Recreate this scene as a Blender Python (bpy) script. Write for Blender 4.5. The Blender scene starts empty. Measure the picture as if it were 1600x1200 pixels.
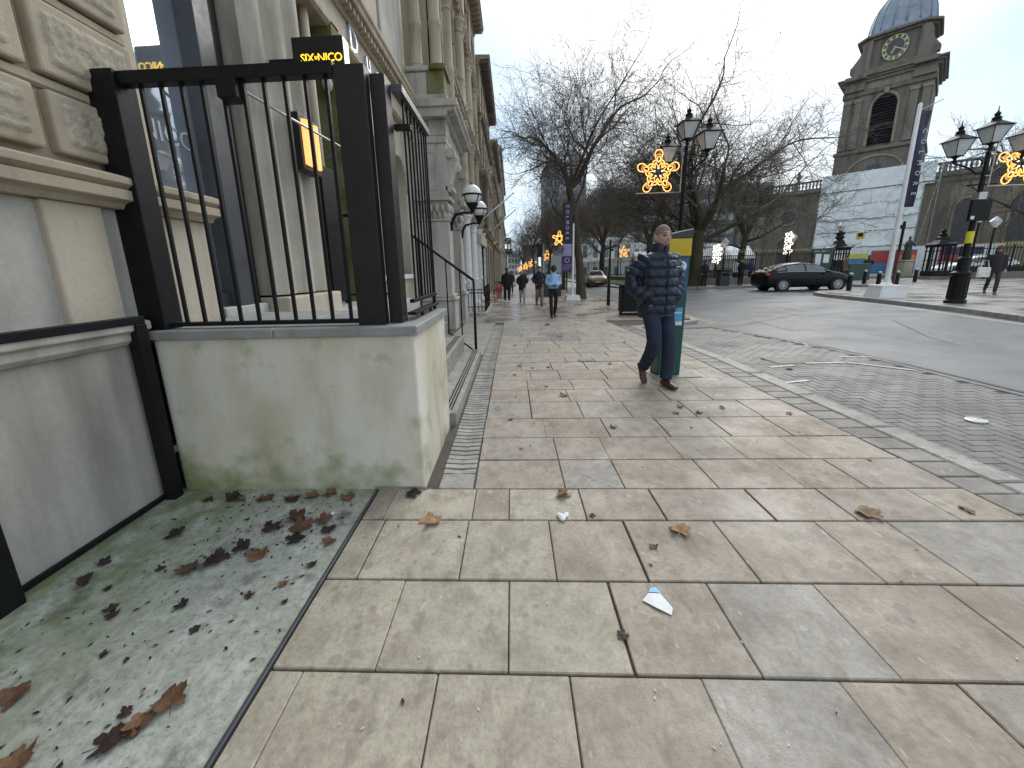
import bpy, bmesh, math, random
from math import sin, cos, pi, radians as rad, sqrt, atan2, exp
from mathutils import Vector, Matrix
import numpy as np

SC = bpy.context.scene
COL = SC.collection

# ---------------------------------------------------------------- camera, sky, sun, exposure
cam_d = bpy.data.cameras.new("camera")
cam = bpy.data.objects.new("camera", cam_d)
COL.objects.link(cam)
cam_d.sensor_width = 36.0
cam_d.lens = 616.0 / 1600 * 36.0
cam_d.shift_x = 25.0 / 1600
cam_d.shift_y = -39.0 / 1600
cam_d.clip_start = 0.05
cam_d.clip_end = 2000
CAM_H = 1.40
_p, _yw, _rl = rad(12.76), rad(2.64), rad(-1.51)
_F = Vector((-sin(_yw) * cos(_p), cos(_yw) * cos(_p), -sin(_p)))
_R = Vector((cos(_yw), sin(_yw), 0))
_U = _R.cross(_F)
_RR = cos(_rl) * _R + sin(_rl) * _U
_UU = -sin(_rl) * _R + cos(_rl) * _U
_M = Matrix((_RR, _UU, -_F)).transposed().to_4x4()
_M.translation = Vector((0, 0, CAM_H))
cam.matrix_world = _M
SC.camera = cam

SUN_EL, SUN_AZ = rad(36), rad(26)          # bright part of the cloud: ahead and to the right
W = bpy.data.worlds.new("World")
SC.world = W
W.use_nodes = True
nt = W.node_tree
nt.nodes.clear()
def wn(t, **k):
    n = nt.nodes.new(t)
    for a, b in k.items(): setattr(n, a, b)
    return n
wo = wn("ShaderNodeOutputWorld"); wb = wn("ShaderNodeBackground")
wb.inputs[1].default_value = 0.10
sky = wn("ShaderNodeTexSky"); sky.sky_type = 'NISHITA'; sky.sun_disc = False
sky.sun_elevation = SUN_EL; sky.sun_rotation = SUN_AZ
tc = wn("ShaderNodeTexCoord")
mp = wn("ShaderNodeMapping"); mp.inputs['Scale'].default_value = (1, 1, 2.4); mp.inputs['Location'].default_value = (5.3, 2.2, .9)
nz = wn("ShaderNodeTexNoise"); nz.inputs['Scale'].default_value = 1.7; nz.inputs['Detail'].default_value = 5; nz.inputs['Roughness'].default_value = .5
nt.links.new(tc.outputs['Generated'], mp.inputs['Vector']); nt.links.new(mp.outputs['Vector'], nz.inputs['Vector'])
rp = wn("ShaderNodeValToRGB")             # cloud brightness / tint
e = rp.color_ramp.elements
e[0].position = .38; e[0].color = (4.6, 5.9, 7.4, 1)
e[1].position = .70; e[1].color = (8.1, 8.25, 8.2, 1)
m_ = e.new(.53); m_.color = (6.2, 7.1, 7.8, 1)
nt.links.new(nz.outputs['Fac'], rp.inputs['Fac'])
# soft bright zone of cloud round the sun's direction
dt = wn("ShaderNodeVectorMath", operation='DOT_PRODUCT')
dt.inputs[1].default_value = (sin(SUN_AZ) * cos(SUN_EL), cos(SUN_AZ) * cos(SUN_EL), sin(SUN_EL))
nt.links.new(tc.outputs['Generated'], dt.inputs[0])
mr = wn("ShaderNodeMapRange"); mr.inputs['From Min'].default_value = .88; mr.inputs['From Max'].default_value = 1.0
mr.inputs['To Min'].default_value = .0; mr.inputs['To Max'].default_value = 1.0; mr.interpolation_type = 'SMOOTHSTEP'
nt.links.new(dt.outputs['Value'], mr.inputs['Value'])
mx0 = wn("ShaderNodeMix", data_type='RGBA', blend_type='MIX')
mx0.inputs['B'].default_value = (9.6, 9.4, 9.0, 1)
nt.links.new(mr.outputs['Result'], mx0.inputs['Factor']); nt.links.new(rp.outputs['Color'], mx0.inputs['A'])
mx = wn("ShaderNodeMix", data_type='RGBA', blend_type='MIX'); mx.inputs['Factor'].default_value = .86
nt.links.new(sky.outputs['Color'], mx.inputs['A']); nt.links.new(mx0.outputs['Result'], mx.inputs['B'])
nt.links.new(mx.outputs['Result'], wb.inputs['Color']); nt.links.new(wb.outputs['Background'], wo.inputs['Surface'])

sun_d = bpy.data.lights.new("sun", 'SUN'); sun_d.energy = 1.5; sun_d.angle = rad(40); sun_d.color = (1, .97, .92)
sun = bpy.data.objects.new("sun", sun_d); COL.objects.link(sun)
sun.rotation_euler = Vector((-sin(SUN_AZ) * cos(SUN_EL), -cos(SUN_AZ) * cos(SUN_EL), -sin(SUN_EL))).to_track_quat('-Z', 'Y').to_euler()
sun.location = (10, 20, 40)
SC.view_settings.view_transform = 'Standard'
SC.view_settings.look = 'None'
SC.view_settings.gamma = 1
SC.view_settings.exposure = 0.62
try: SC.view_settings.use_curve_mapping = False
except Exception: pass

# ---------------------------------------------------------------- terrain height
def clamp(v, a, b): return a if v < a else b if v > b else v
def G(x, y):
    if y < 6: g = 0.0
    elif y < 14: g = -.03 * (y - 6)
    elif y < 80: g = -.24 - .012 * (y - 14)
    else: g = -1.03
    return g * clamp((11 - x) / 6, 0, 1)
def GP(x, y):                       # plaza on the right
    return .03

# ---------------------------------------------------------------- mesh helpers
ORG = {}
class MB:
    def __init__(s): s.v = []; s.f = []; s.m = []
    def add(s, v, f, m=0):
        o = len(s.v); s.v.extend(tuple(p) for p in v)
        s.f.extend(tuple(i + o for i in q) for q in f); s.m.extend([m] * len(f)); return s
    def box(s, x0, x1, y0, y1, z0, z1, m=0):
        v = [(x0,y0,z0),(x1,y0,z0),(x1,y1,z0),(x0,y1,z0),(x0,y0,z1),(x1,y0,z1),(x1,y1,z1),(x0,y1,z1)]
        return s.add(v, [(3,2,1,0),(4,5,6,7),(0,1,5,4),(1,2,6,5),(2,3,7,6),(3,0,4,7)], m)
    def cbox(s, x0, x1, y0, y1, z0, z1, c=.005, m=0):   # box with all vertical and top edges chamfered
        v = [(x0+c,y0,z0),(x1-c,y0,z0),(x1,y0+c,z0),(x1,y1-c,z0),(x1-c,y1,z0),(x0+c,y1,z0),(x0,y1-c,z0),(x0,y0+c,z0)]
        w = [(a,b,z1-c) for a,b,_ in v]
        t = [(x0+c,y0+c,z1),(x1-c,y0+c,z1),(x1-c,y1-c,z1),(x0+c,y1-c,z1)]
        f = [tuple(reversed(range(8)))] + [(i,(i+1)%8,8+(i+1)%8,8+i) for i in range(8)]
        V = v + w + t
        T = [16,17,17,18,18,19,19,16]
        for i in range(8):
            a, b = 8+i, 8+(i+1)%8
            ta, tb = T[i], T[(i+1)%8]
            f.append((a,b,ta) if ta == tb else (a,b,tb,ta))
        f.append((16,17,18,19))
        return s.add(V, f, m)
    def obox(s, c, ax, ay, az, m=0):
        c, ax, ay, az = map(Vector, (c, ax, ay, az))
        v = [c+i*ax+j*ay+k*az for k in (-1,1) for i,j in ((-1,-1),(1,-1),(1,1),(-1,1))]
        return s.add(v, [(3,2,1,0),(4,5,6,7),(0,1,5,4),(1,2,6,5),(2,3,7,6),(3,0,4,7)], m)
    def loft(s, rings, m=0, cap=True, closed=True):
        n = len(rings[0]); o = []
        v = [p for r in rings for p in r]; f = []
        for i in range(len(rings)-1):
            for j in range(n if closed else n-1):
                a = i*n+j; b = i*n+(j+1)%n
                f.append((a,b,b+n,a+n))
        if cap:
            f.append(tuple(reversed(range(n)))); f.append(tuple(range((len(rings)-1)*n, len(rings)*n)))
        return s.add(v, f, m)
    def lathe(s, prof, n=16, c=(0,0,0), m=0, sx=1, sy=1, cap=True, a0=0):
        rings = [[(c[0]+r*sx*cos(a0+2*pi*k/n), c[1]+r*sy*sin(a0+2*pi*k/n), c[2]+z) for k in range(n)] for r,z in prof]
        return s.loft(rings, m, cap)
    def tube(s, pts, r, n=8, m=0, cap=True, rb=None):
        pts = [Vector(p) for p in pts]; k = len(pts)
        rr = r if isinstance(r, (list,tuple)) else [r]*k
        rbb = rr if rb is None else (rb if isinstance(rb,(list,tuple)) else [rb]*k)
        t0 = (pts[1]-pts[0]).normalized()
        up = Vector((0,0,1)) if abs(t0.z) < .9 else Vector((0,1,0))
        u = t0.cross(up).normalized(); rings = []
        for i in range(k):
            t = (pts[min(i+1,k-1)]-pts[max(i-1,0)]).normalized()
            u = (u - t*u.dot(t)).normalized(); w = t.cross(u)
            rings.append([pts[i]+u*rr[i]*cos(2*pi*j/n)+w*rbb[i]*sin(2*pi*j/n) for j in range(n)])
        return s.loft(rings, m, cap)
    def ring(s, pts, r, n=6, m=0):      # closed tube
        pts = [Vector(p) for p in pts]; k = len(pts); rings = []
        u = None
        for i in range(k):
            t = (pts[(i+1)%k]-pts[i-1]).normalized()
            if u is None: u = t.orthogonal().normalized()
            u = (u - t*u.dot(t)).normalized(); w = t.cross(u)
            rings.append([pts[i]+u*r*cos(2*pi*j/n)+w*r*sin(2*pi*j/n) for j in range(n)])
        v = [p for q in rings for p in q]
        f = [(i*n+j, i*n+(j+1)%n, ((i+1)%k)*n+(j+1)%n, ((i+1)%k)*n+j) for i in range(k) for j in range(n)]
        return s.add(v, f, m)
    def ball(s, c, rx, ry=None, rz=None, n=12, k=8, m=0):
        ry = rx if ry is None else ry; rz = rx if rz is None else rz
        v = [(c[0],c[1],c[2]-rz)]
        for i in range(1,k):
            a = -pi/2+pi*i/k
            v += [(c[0]+rx*cos(a)*cos(2*pi*j/n), c[1]+ry*cos(a)*sin(2*pi*j/n), c[2]+rz*sin(a)) for j in range(n)]
        v.append((c[0],c[1],c[2]+rz)); f = []
        for j in range(n):
            f.append((0,1+(j+1)%n,1+j)); b = 1+(k-2)*n; f.append((b+j,b+(j+1)%n,len(v)-1))
        for i in range(k-2):
            for j in range(n):
                a = 1+i*n+j; b = 1+i*n+(j+1)%n; f.append((a,b,b+n,a+n))
        return s.add(v, f, m)
    def prism(s, poly, a, b, axis='y', m=0):   # poly of (p,q) extruded along axis from a to b
        n = len(poly)
        def P(p,q,t): return (p,t,q) if axis=='y' else (t,p,q) if axis=='x' else (p,q,t)
        v = [P(p,q,a) for p,q in poly]+[P(p,q,b) for p,q in poly]
        f = [tuple(reversed(range(n))), tuple(range(n,2*n))]+[(i,(i+1)%n,n+(i+1)%n,n+i) for i in range(n)]
        return s.add(v, f, m)
    def mesh(s, name, mats):
        me = bpy.data.meshes.new(name); me.from_pydata(s.v, [], s.f)
        for q in (mats if isinstance(mats,(list,tuple)) else [mats]): me.materials.append(q)
        if any(s.m): me.polygons.foreach_set('material_index', s.m)
        me.update(); return me
    def build(s, name, mats, parent=None, smooth=False, at=None, world=True, bevel=0, auto=None, label=None):
        if parent is not None and world:
            ox, oy, oz = ORG.get(parent.name, (0,0,0))
            s.v = [(a-ox,b-oy,c-oz) for a,b,c in s.v]
        me = s.mesh(name, mats)
        bm = bmesh.new(); bm.from_mesh(me); bmesh.ops.recalc_face_normals(bm, faces=bm.faces); bm.to_mesh(me); bm.free()
        if smooth or auto:
            me.polygons.foreach_set('use_smooth', [True]*len(me.polygons))
            if auto: me.set_sharp_from_angle(angle=rad(auto))
        o = bpy.data.objects.new(name, me); COL.objects.link(o)
        if parent is not None:
            o.parent = parent; ORG[o.name] = ORG.get(parent.name, (0,0,0))
        if at: o.location = at
        if bevel:
            b = o.modifiers.new('bevel','BEVEL'); b.width = bevel; b.segments = 2; b.limit_method = 'ANGLE'
        if label: o['label'] = label
        return o

def tag(o, label=None, cat=None, group=None, kind=None):
    if label: o['label'] = label
    if cat: o['category'] = cat
    if group: o['group'] = group
    if kind: o['kind'] = kind
    return o
def thing(name, label, cat, loc=(0,0,0), rz=0, group=None, local=False):
    o = bpy.data.objects.new(name, None); COL.objects.link(o)
    o.location = loc; o.rotation_euler = (0,0,rz); o.empty_display_size = .2
    ORG[o.name] = (0,0,0) if local else tuple(loc)
    return tag(o, label, cat, group)
def struct(name, mb, m, parent=None, **k):
    o = mb.build(name, m, parent, **k)
    if parent is None: o['kind'] = 'structure'
    return o
KIDS = {}
def kids(o):
    return [c for c in bpy.data.objects if c.parent == o]
def dup(root, loc, rz=0, label=None, group=None, scale=None):
    def cp(o, parent):
        c = o.copy(); COL.objects.link(c); c.parent = parent
        for ch in kids(o): cp(ch, c)
        return c
    r = cp(root, None); r.location = loc; r.rotation_euler = (0,0,rz)
    if scale: r.scale = (scale,)*3 if not isinstance(scale,(tuple,list)) else scale
    if label: r['label'] = label
    if group: r['group'] = group
    return r
def text_mesh(txt, size, ext=.004, spacing=1.0):
    c = bpy.data.curves.new('lettering','FONT'); c.body = txt; c.size = size; c.extrude = ext
    c.align_x = 'CENTER'; c.align_y = 'CENTER'; c.space_character = spacing; c.resolution_u = 2
    o = bpy.data.objects.new('lettering', c); COL.objects.link(o)
    bpy.context.view_layer.update()
    me = bpy.data.meshes.new_from_object(o.evaluated_get(bpy.context.evaluated_depsgraph_get()))
    bpy.data.objects.remove(o); bpy.data.curves.remove(c)
    return me
def text(name, txt, size, mat, loc, right, up, parent, ext=.004, spacing=1.0, kind=None):
    me = text_mesh(txt, size, ext, spacing)
    r, u = Vector(right).normalized(), Vector(up).normalized(); n = r.cross(u)
    M = Matrix((r,u,n)).transposed().to_4x4(); M.translation = Vector(loc)-Vector(ORG.get(parent.name,(0,0,0))) if parent else Vector(loc)
    me.transform(M); me.materials.clear(); me.materials.append(mat)
    o = bpy.data.objects.new(name, me); COL.objects.link(o)
    if parent: o.parent = parent; ORG[o.name] = ORG.get(parent.name,(0,0,0))
    if kind: o['kind'] = kind
    return o
# ---------------------------------------------------------------- materials
class NT:
    def __init__(s, name):
        s.mat = bpy.data.materials.new(name); s.mat.use_nodes = True
        s.t = s.mat.node_tree; s.b = s.t.nodes['Principled BSDF']
        s.pos = s.n('ShaderNodeNewGeometry').outputs['Position']
    def n(s, t, **k):
        x = s.t.nodes.new(t)
        for a,b in k.items(): setattr(x,a,b)
        return x
    def l(s, a, b): s.t.links.new(a, b)
    def noise(s, scale, detail=4, rough=.55, stretch=None, vec=None, dist=0):
        x = s.n('ShaderNodeTexNoise'); x.inputs['Scale'].default_value = scale; x.inputs['Detail'].default_value = detail
        x.inputs['Roughness'].default_value = rough; x.inputs['Distortion'].default_value = dist
        v = vec or s.pos
        if stretch:
            m = s.n('ShaderNodeMapping'); m.inputs['Scale'].default_value = stretch; s.l(v, m.inputs['Vector']); v = m.outputs['Vector']
        s.l(v, x.inputs['Vector']); return x.outputs['Fac']
    def ramp(s, fac, stops):
        x = s.n('ShaderNodeValToRGB'); e = x.color_ramp.elements
        e[0].position, e[0].color = stops[0][0], (*stops[0][1],1)
        e[1].position, e[1].color = stops[-1][0], (*stops[-1][1],1)
        for p,c in stops[1:-1]: q = e.new(p); q.color = (*c,1)
        s.l(fac, x.inputs['Fac']); return x.outputs['Color']
    def val(s, fac, a, b, c=0., d=1.):
        x = s.n('ShaderNodeMapRange'); x.inputs[1].default_value=a; x.inputs[2].default_value=b; x.inputs[3].default_value=c; x.inputs[4].default_value=d
        s.l(fac, x.inputs[0]); return x.outputs[0]
    def mix(s, fac, a, b, blend='MIX'):
        x = s.n('ShaderNodeMix', data_type='RGBA', blend_type=blend)
        for sock,v in ((x.inputs['Factor'],fac),(x.inputs['A'],a),(x.inputs['B'],b)):
            if isinstance(v,(int,float)): sock.default_value = v
            elif isinstance(v,tuple): sock.default_value = (*v,1)
            else: s.l(v, sock)
        return x.outputs['Result']
    def math(s, op, a, b=0.):
        x = s.n('ShaderNodeMath', operation=op)
        for i,v in enumerate((a,b)):
            if isinstance(v,(int,float)): x.inputs[i].default_value = v
            else: s.l(v, x.inputs[i])
        return x.outputs[0]
    def xyz(s):
        x = s.n('ShaderNodeSeparateXYZ'); s.l(s.pos, x.inputs[0]); return x.outputs
    def rnd(s): return s.n('ShaderNodeObjectInfo').outputs['Random']
    def color(s, c):
        if isinstance(c, tuple): s.b.inputs['Base Color'].default_value = (*c,1)
        else: s.l(c, s.b.inputs['Base Color'])
    def rough(s, r):
        if isinstance(r,(int,float)): s.b.inputs['Roughness'].default_value = r
        else: s.l(r, s.b.inputs['Roughness'])
    def bump(s, h, strength=.3, dist=.01):
        x = s.n('ShaderNodeBump'); x.inputs['Strength'].default_value = strength; x.inputs['Distance'].default_value = dist
        s.l(h, x.inputs['Height']); s.l(x.outputs[0], s.b.inputs['Normal'])
    def spec(s, v): s.b.inputs['Specular IOR Level'].default_value = v

def mul(c, k): return tuple(min(1, v*k) for v in c)
def simple(name, col, rough=.6, metal=0, var=.18, scale=6, spec=.5, bump=0, bscale=60, bd=.004, alpha=None):
    t = NT(name)
    if var: t.color(t.mix(t.val(t.noise(scale), .3, .7), mul(col,1-var), mul(col,1+var)))
    else: t.color(col)
    t.rough(t.val(t.noise(scale*3.1), .3, .7, rough*.85, min(1, rough*1.15))); t.b.inputs['Metallic'].default_value = metal; t.spec(spec)
    if bump: t.bump(t.noise(bscale), bump, bd)
    return t.mat
def stone(name, col, dirt=(.10,.085,.06), amount=.45, scale=1.2, rough=.85, moss=None, bump=.35, joint=None, rv=0.0):
    t = NT(name)
    a = t.noise(scale, 6); b = t.noise(scale*2.3, 5, stretch=(1.6,1.6,.22)); c = t.noise(38, 4)
    base = t.mix(t.val(a,.3,.72), mul(col,.80), mul(col,1.14))
    if rv: base = t.mix(rv, base, t.mix(t.rnd(), mul(col,.72), mul(col,1.25)))
    base = t.mix(t.math('MULTIPLY', t.val(b,.48,.74), amount), base, dirt)
    base = t.mix(t.math('MULTIPLY', t.val(c,.35,.7), .25), base, mul(col,.6))
    if moss: base = t.mix(t.math('MULTIPLY', t.val(t.noise(scale*1.7,5),.42,.62), moss[1]), base, moss[0])
    t.color(base); t.rough(rough); t.spec(.3)
    t.bump(t.math('ADD', c, t.math('MULTIPLY', t.noise(9,5), 1.5)), bump, .008)
    return t.mat
def emit(name, col, strength):
    t = NT(name); t.color(mul(col,.3)); t.b.inputs['Emission Color'].default_value = (*col,1); t.b.inputs['Emission Strength'].default_value = strength
    return t.mat
def glassy(name, tint=(.03,.035,.04), metal=.0, rough=.03, spec=1.0, ior=1.9):
    t = NT(name); t.color(t.mix(t.val(t.noise(1.1),.35,.7), mul(tint,.7), mul(tint,1.3))); t.b.inputs['Metallic'].default_value = metal
    t.rough(t.val(t.noise(2.5,3),.3,.7,rough*.7,rough*1.6)); t.spec(spec); t.b.inputs['IOR'].default_value = ior
    t.bump(t.noise(1.3,2), .02, .02)
    return t.mat

M = {}
M['stone'] = stone('warm_stone', (.46,.39,.29), (.16,.125,.085), .55)
M['stone_pale'] = stone('pale_stone', (.53,.465,.37), (.19,.16,.12), .5, .9)
M['stone_grey'] = stone('grey_stone', (.49,.465,.42), (.17,.155,.13), .65, 1.4)
M['stone_plinth'] = stone('plinth_stone', (.42,.395,.355), (.14,.13,.11), .65, 1.1, .75, bump=.2)
M['stone_rough'] = stone('vermiculated_stone', (.44,.385,.30), (.15,.12,.085), .35, 3, bump=1.0)
M['stone_moss'] = stone('mossy_stone', (.22,.20,.11), (.05,.06,.02), .6, 1.6, moss=((.095,.105,.025), .9))
M['stone_streak'] = stone('streaked_stone', (.44,.40,.335), (.17,.145,.115), .8, 1.5)
M['stone_church'] = stone('blackened_church_stone', (.205,.185,.158), (.05,.042,.032), .75, .35, rv=.55)
M['stone_church_light'] = stone('newer_church_stone', (.30,.26,.20), (.07,.058,.042), .6, .5)
M['stone_far'] = stone('distant_stone', (.36,.31,.24), (.14,.11,.08), .5, .5)
M['stone_far_warm'] = stone('honey_stone', (.46,.34,.18), (.18,.12,.06), .4, .6)
M['stone_far_dark'] = stone('sooty_stone', (.20,.17,.14), (.08,.065,.05), .5, .5)
M['white_paint'] = simple('white_paint', (.72,.73,.73), .55, var=.08, bump=.08)
M['joint'] = simple('dark_joint', (.055,.05,.045), .95, bump=.4)

def render_wall():
    t = NT('stained_render'); X = t.xyz()
    base = t.mix(t.val(t.noise(1.6,5),.34,.66), (.57,.52,.40), (.69,.655,.555))
    pale = t.math('MULTIPLY', t.val(t.noise(1.1,2),.45,.62), .7)
    base = t.mix(pale, base, (.66,.64,.57))
    ochre = t.math('MULTIPLY', t.val(t.noise(2.2,5,stretch=(1,1,.45)),.46,.64), .55)
    base = t.mix(ochre, base, (.40,.355,.215))
    low = t.math('MULTIPLY', t.val(X[2], .42, .0, 0, 1), t.val(t.math('ABSOLUTE', t.math('ADD', X[0], 1.72)), .25, 1.0, 1.15, .55))
    mo = t.math('MULTIPLY', t.val(t.math('ADD', t.noise(2.6,6), t.math('MULTIPLY', low, .19)), .60, .78), .85)
    base = t.mix(mo, base, (.185,.215,.065))
    spot = t.math('MULTIPLY', t.val(t.noise(7.5,5),.62,.72), .28)
    base = t.mix(spot, base, (.20,.235,.10))
    streak = t.math('MULTIPLY', t.val(t.noise(3.2,4,stretch=(2.4,2.4,.3)),.56,.76), .22)
    base = t.mix(streak, base, (.23,.20,.13))
    t.color(base); t.rough(.82); t.spec(.3)
    t.bump(t.math('ADD', t.noise(70,4), t.noise(6,4)), .22, .008)
    return t.mat
M['render'] = render_wall()

def concrete():
    t = NT('mossy_concrete'); X = t.xyz()
    base = t.mix(t.val(t.noise(2.2,7,.65),.3,.7), (.35,.365,.315), (.58,.595,.54))
    base = t.mix(t.val(t.noise(26,5,.7),.35,.72), (.28,.285,.24), base)
    st = t.math('MULTIPLY', t.val(t.noise(13,6,.65,stretch=(1,.45,1)),.50,.68), .6)
    base = t.mix(st, base, (.58,.59,.56))
    edge = t.val(t.math('ADD', t.math('MULTIPLY', X[0], -1), t.math('MULTIPLY', t.noise(3,4), .9)), 1.85, 2.45)
    edge2 = t.val(t.math('ADD', X[1], t.math('MULTIPLY', t.noise(3.6,4), .7)), 2.35, 2.85)
    mo = t.math('MULTIPLY', t.math('MAXIMUM', edge, edge2), t.val(t.noise(5,6),.32,.58))
    base = t.mix(t.math('MULTIPLY', mo, .85), base, (.13,.165,.06))
    dk = t.math('MULTIPLY', t.val(t.noise(4.2,6,.6),.58,.68), .75)
    base = t.mix(dk, base, (.085,.078,.062)); base = t.mix(t.math('MULTIPLY', t.val(t.noise(34,5,.7),.54,.66), .55), base, (.12,.115,.095))
    t.color(base); t.rough(t.val(t.noise(3),.3,.7,.5,.85)); t.spec(.4)
    t.bump(t.math('ADD', t.noise(90,4), t.noise(18,4)), .35, .006)
    return t.mat
M['concrete'] = concrete()

def slab(name, stops, spots=True):
    t = NT(name); r = t.rnd()
    base = t.ramp(r, stops)
    base = t.mix(t.val(t.noise(4.6,7,.66),.30,.70), t.mix(.48, base, (.105,.088,.068)), t.mix(.34, base, (.56,.52,.44)))
    base = t.mix(t.math('MULTIPLY', t.val(t.noise(13,5,.6,stretch=(1,.6,1)),.50,.66), .42), base, (.155,.125,.09))
    base = t.mix(t.math('MULTIPLY', t.val(t.noise(48,4,.7),.42,.72), .38), base, (.12,.105,.09))
    if spots:
        v = t.n('ShaderNodeTexVoronoi'); v.inputs['Scale'].default_value = 7.5; v.inputs['Randomness'].default_value = 1; t.l(t.pos, v.inputs['Vector'])
        sz = t.noise(4.1,2)
        gum = t.math('MULTIPLY', t.val(t.math('SUBTRACT', v.outputs['Distance'], t.math('MULTIPLY', t.val(sz,.45,.7), .16)), .035, .0), .42)
        base = t.mix(gum, base, (.52,.50,.46))
        v2 = t.n('ShaderNodeTexVoronoi'); v2.inputs['Scale'].default_value = 11; t.l(t.pos, v2.inputs['Vector'])
        dk = t.math('MULTIPLY', t.val(t.math('SUBTRACT', v2.outputs['Distance'], t.math('MULTIPLY', t.val(t.noise(2.3,3),.48,.68), .35)), .12, .0), .34)
        base = t.mix(dk, base, (.105,.09,.07))
        fleck = t.math('MULTIPLY', t.val(t.noise(31,2,.5,stretch=(1,.45,1)),.66,.74), .45)
        base = t.mix(fleck, base, (.56,.54,.50))
    X = t.xyz()
    gap = t.math('MULTIPLY', t.val(t.noise(1.1,4),.5,.72), .35)
    base = t.mix(gap, base, (.18,.15,.12))
    t.color(base)
    wet = t.val(X[1], 4, 14, 0, .22)
    t.rough(t.math('SUBTRACT', t.val(t.noise(1.7,5),.32,.68,.42,.78), wet)); t.spec(.42)
    t.bump(t.math('ADD', t.noise(120,3), t.math('MULTIPLY', t.noise(22,5),1.3)), .32, .005)
    return t.mat
BUFF = [(0,(.365,.29,.232)),(.2,(.395,.322,.25)),(.42,(.37,.302,.245)),(.6,(.41,.33,.25)),(.78,(.375,.302,.24)),(.9,(.35,.302,.262)),(1,(.39,.318,.245))]
M['slab'] = slab('sandstone_paving', BUFF)
M['slab_pale'] = slab('mottled_pale_paving', [(0,(.47,.41,.315)),(.5,(.52,.46,.355)),(1,(.45,.395,.30))])
M['slab_grey'] = slab('grey_paving', [(0,(.335,.305,.275)),(.5,(.37,.34,.31)),(1,(.35,.32,.29))])
M['slab_blue'] = slab('blue_grey_paving', [(0,(.17,.175,.185)),(1,(.20,.205,.21))])
M['kerb'] = slab('granite_kerb', [(0,(.36,.355,.345)),(1,(.45,.44,.43))])
M['channel'] = slab('gutter_stone', [(0,(.27,.265,.255)),(.5,(.34,.335,.325)),(1,(.40,.395,.39))])
M['plaza'] = None
def far_paving(name, a, b, bw, bh, mortar=.012):
    t = NT(name)
    br = t.n('ShaderNodeTexBrick'); br.inputs['Scale'].default_value = 1; br.inputs['Mortar Size'].default_value = mortar
    br.inputs['Brick Width'].default_value = bw; br.inputs['Row Height'].default_value = bh
    br.inputs['Color1'].default_value = (*a,1); br.inputs['Color2'].default_value = (*b,1); br.inputs['Mortar'].default_value = (.09,.08,.07,1)
    t.l(t.pos, br.inputs['Vector'])
    base = t.mix(t.val(t.noise(1.2,6),.3,.7), mul(a,.7), br.outputs['Color'])
    base = t.mix(t.math('MULTIPLY', t.val(t.noise(24,4),.45,.7), .3), base, mul(a,.5))
    t.color(base); t.rough(t.val(t.noise(.9,5),.34,.66,.14,.52)); t.spec(.5)
    t.bump(t.math('ADD', t.noise(60,3), br.outputs['Fac']), .2, .004)
    return t.mat
M['paving_far'] = far_paving('damp_paving', (.36,.29,.225), (.32,.265,.215), .62, .5)
M['plaza'] = far_paving('plaza_paving', (.36,.335,.31), (.29,.285,.29), 1.1, .8)
M['bed'] = simple('paving_bed', (.085,.072,.058), .95, bump=.4)

def asphalt():
    t = NT('damp_asphalt')
    base = t.mix(t.val(t.noise(.55,6),.3,.7), (.078,.083,.090), (.165,.173,.184))
    base = t.mix(t.math('MULTIPLY', t.val(t.noise(150,2),.5,.75), .4), base, (.24,.24,.24))
    base = t.mix(t.math('MULTIPLY', t.val(t.noise(1.3,5,stretch=(.25,1,1)),.5,.7), .5), base, (.155,.158,.162))
    base = t.mix(t.math('MULTIPLY', t.val(t.noise(2.6,6,.7),.56,.66), .35), base, (.05,.05,.052))
    t.color(base); t.rough(t.val(t.noise(.7,5),.3,.7,.34,.66)); t.spec(.5); t.bump(t.noise(160,3), .4, .006)
    return t.mat
M['asphalt'] = asphalt()
def sett():
    t = NT('block_paving'); r = t.rnd()
    base = t.mix(r, (.125,.11,.103), (.195,.178,.168))
    base = t.mix(t.val(t.noise(2.1,5),.3,.7), t.mix(.45, base, (.08,.072,.068)), t.mix(.25, base, (.26,.25,.24)))
    base = t.mix(t.math('MULTIPLY', t.val(t.noise(90,3),.5,.72), .35), base, (.28,.265,.25))
    t.color(base); t.rough(t.val(t.noise(1.6,5),.3,.7,.38,.72)); t.spec(.45); t.bump(t.noise(110,3), .35, .004)
    return t.mat
M['sett'] = sett()
M['sett_dark'] = slab('dark_sett', [(0,(.16,.145,.135)),(.5,(.205,.19,.175)),(1,(.185,.175,.17))])
M['ground'] = simple('far_ground', (.14,.135,.125), .9, scale=.3)
M['grass'] = simple('lawn_grass', (.062,.085,.026), .95, var=.4, scale=2.5, bump=.8, bscale=60, bd=.03)
M['soil'] = simple('soil', (.06,.05,.04), .95)
M['road_paint'] = simple('worn_road_paint', (.62,.61,.58), .7, var=.25, scale=9)
M['yellow_paint'] = simple('worn_yellow_paint', (.50,.40,.18), .7, var=.25, scale=9)
M['black'] = simple('black_paint', (.008,.008,.009), .5, spec=.22, var=.3, scale=14, bump=.05, bscale=200)
M['brown_steel'] = simple('dark_bronze_steel', (.014,.010,.009), .45, var=.35, scale=5, spec=.35)
M['slate'] = simple('slate_grey_frame', (.055,.058,.066), .42, var=.15, spec=.5)
M['steel'] = simple('grey_steel', (.42,.43,.44), .35, metal=.8, var=.12)
M['brass'] = simple('brass', (.45,.32,.12), .35, metal=.9)
M['clock_gilt'] = simple('pale_clock_gilt', (.56,.55,.32), .5, var=.15)
M['gold'] = simple('gilt', (.62,.48,.17), .4, metal=.5, var=.1)
M['coping'] = stone('grey_coping', (.30,.30,.295), (.16,.155,.145), .4, 2.2, .7, bump=.15)
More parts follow.
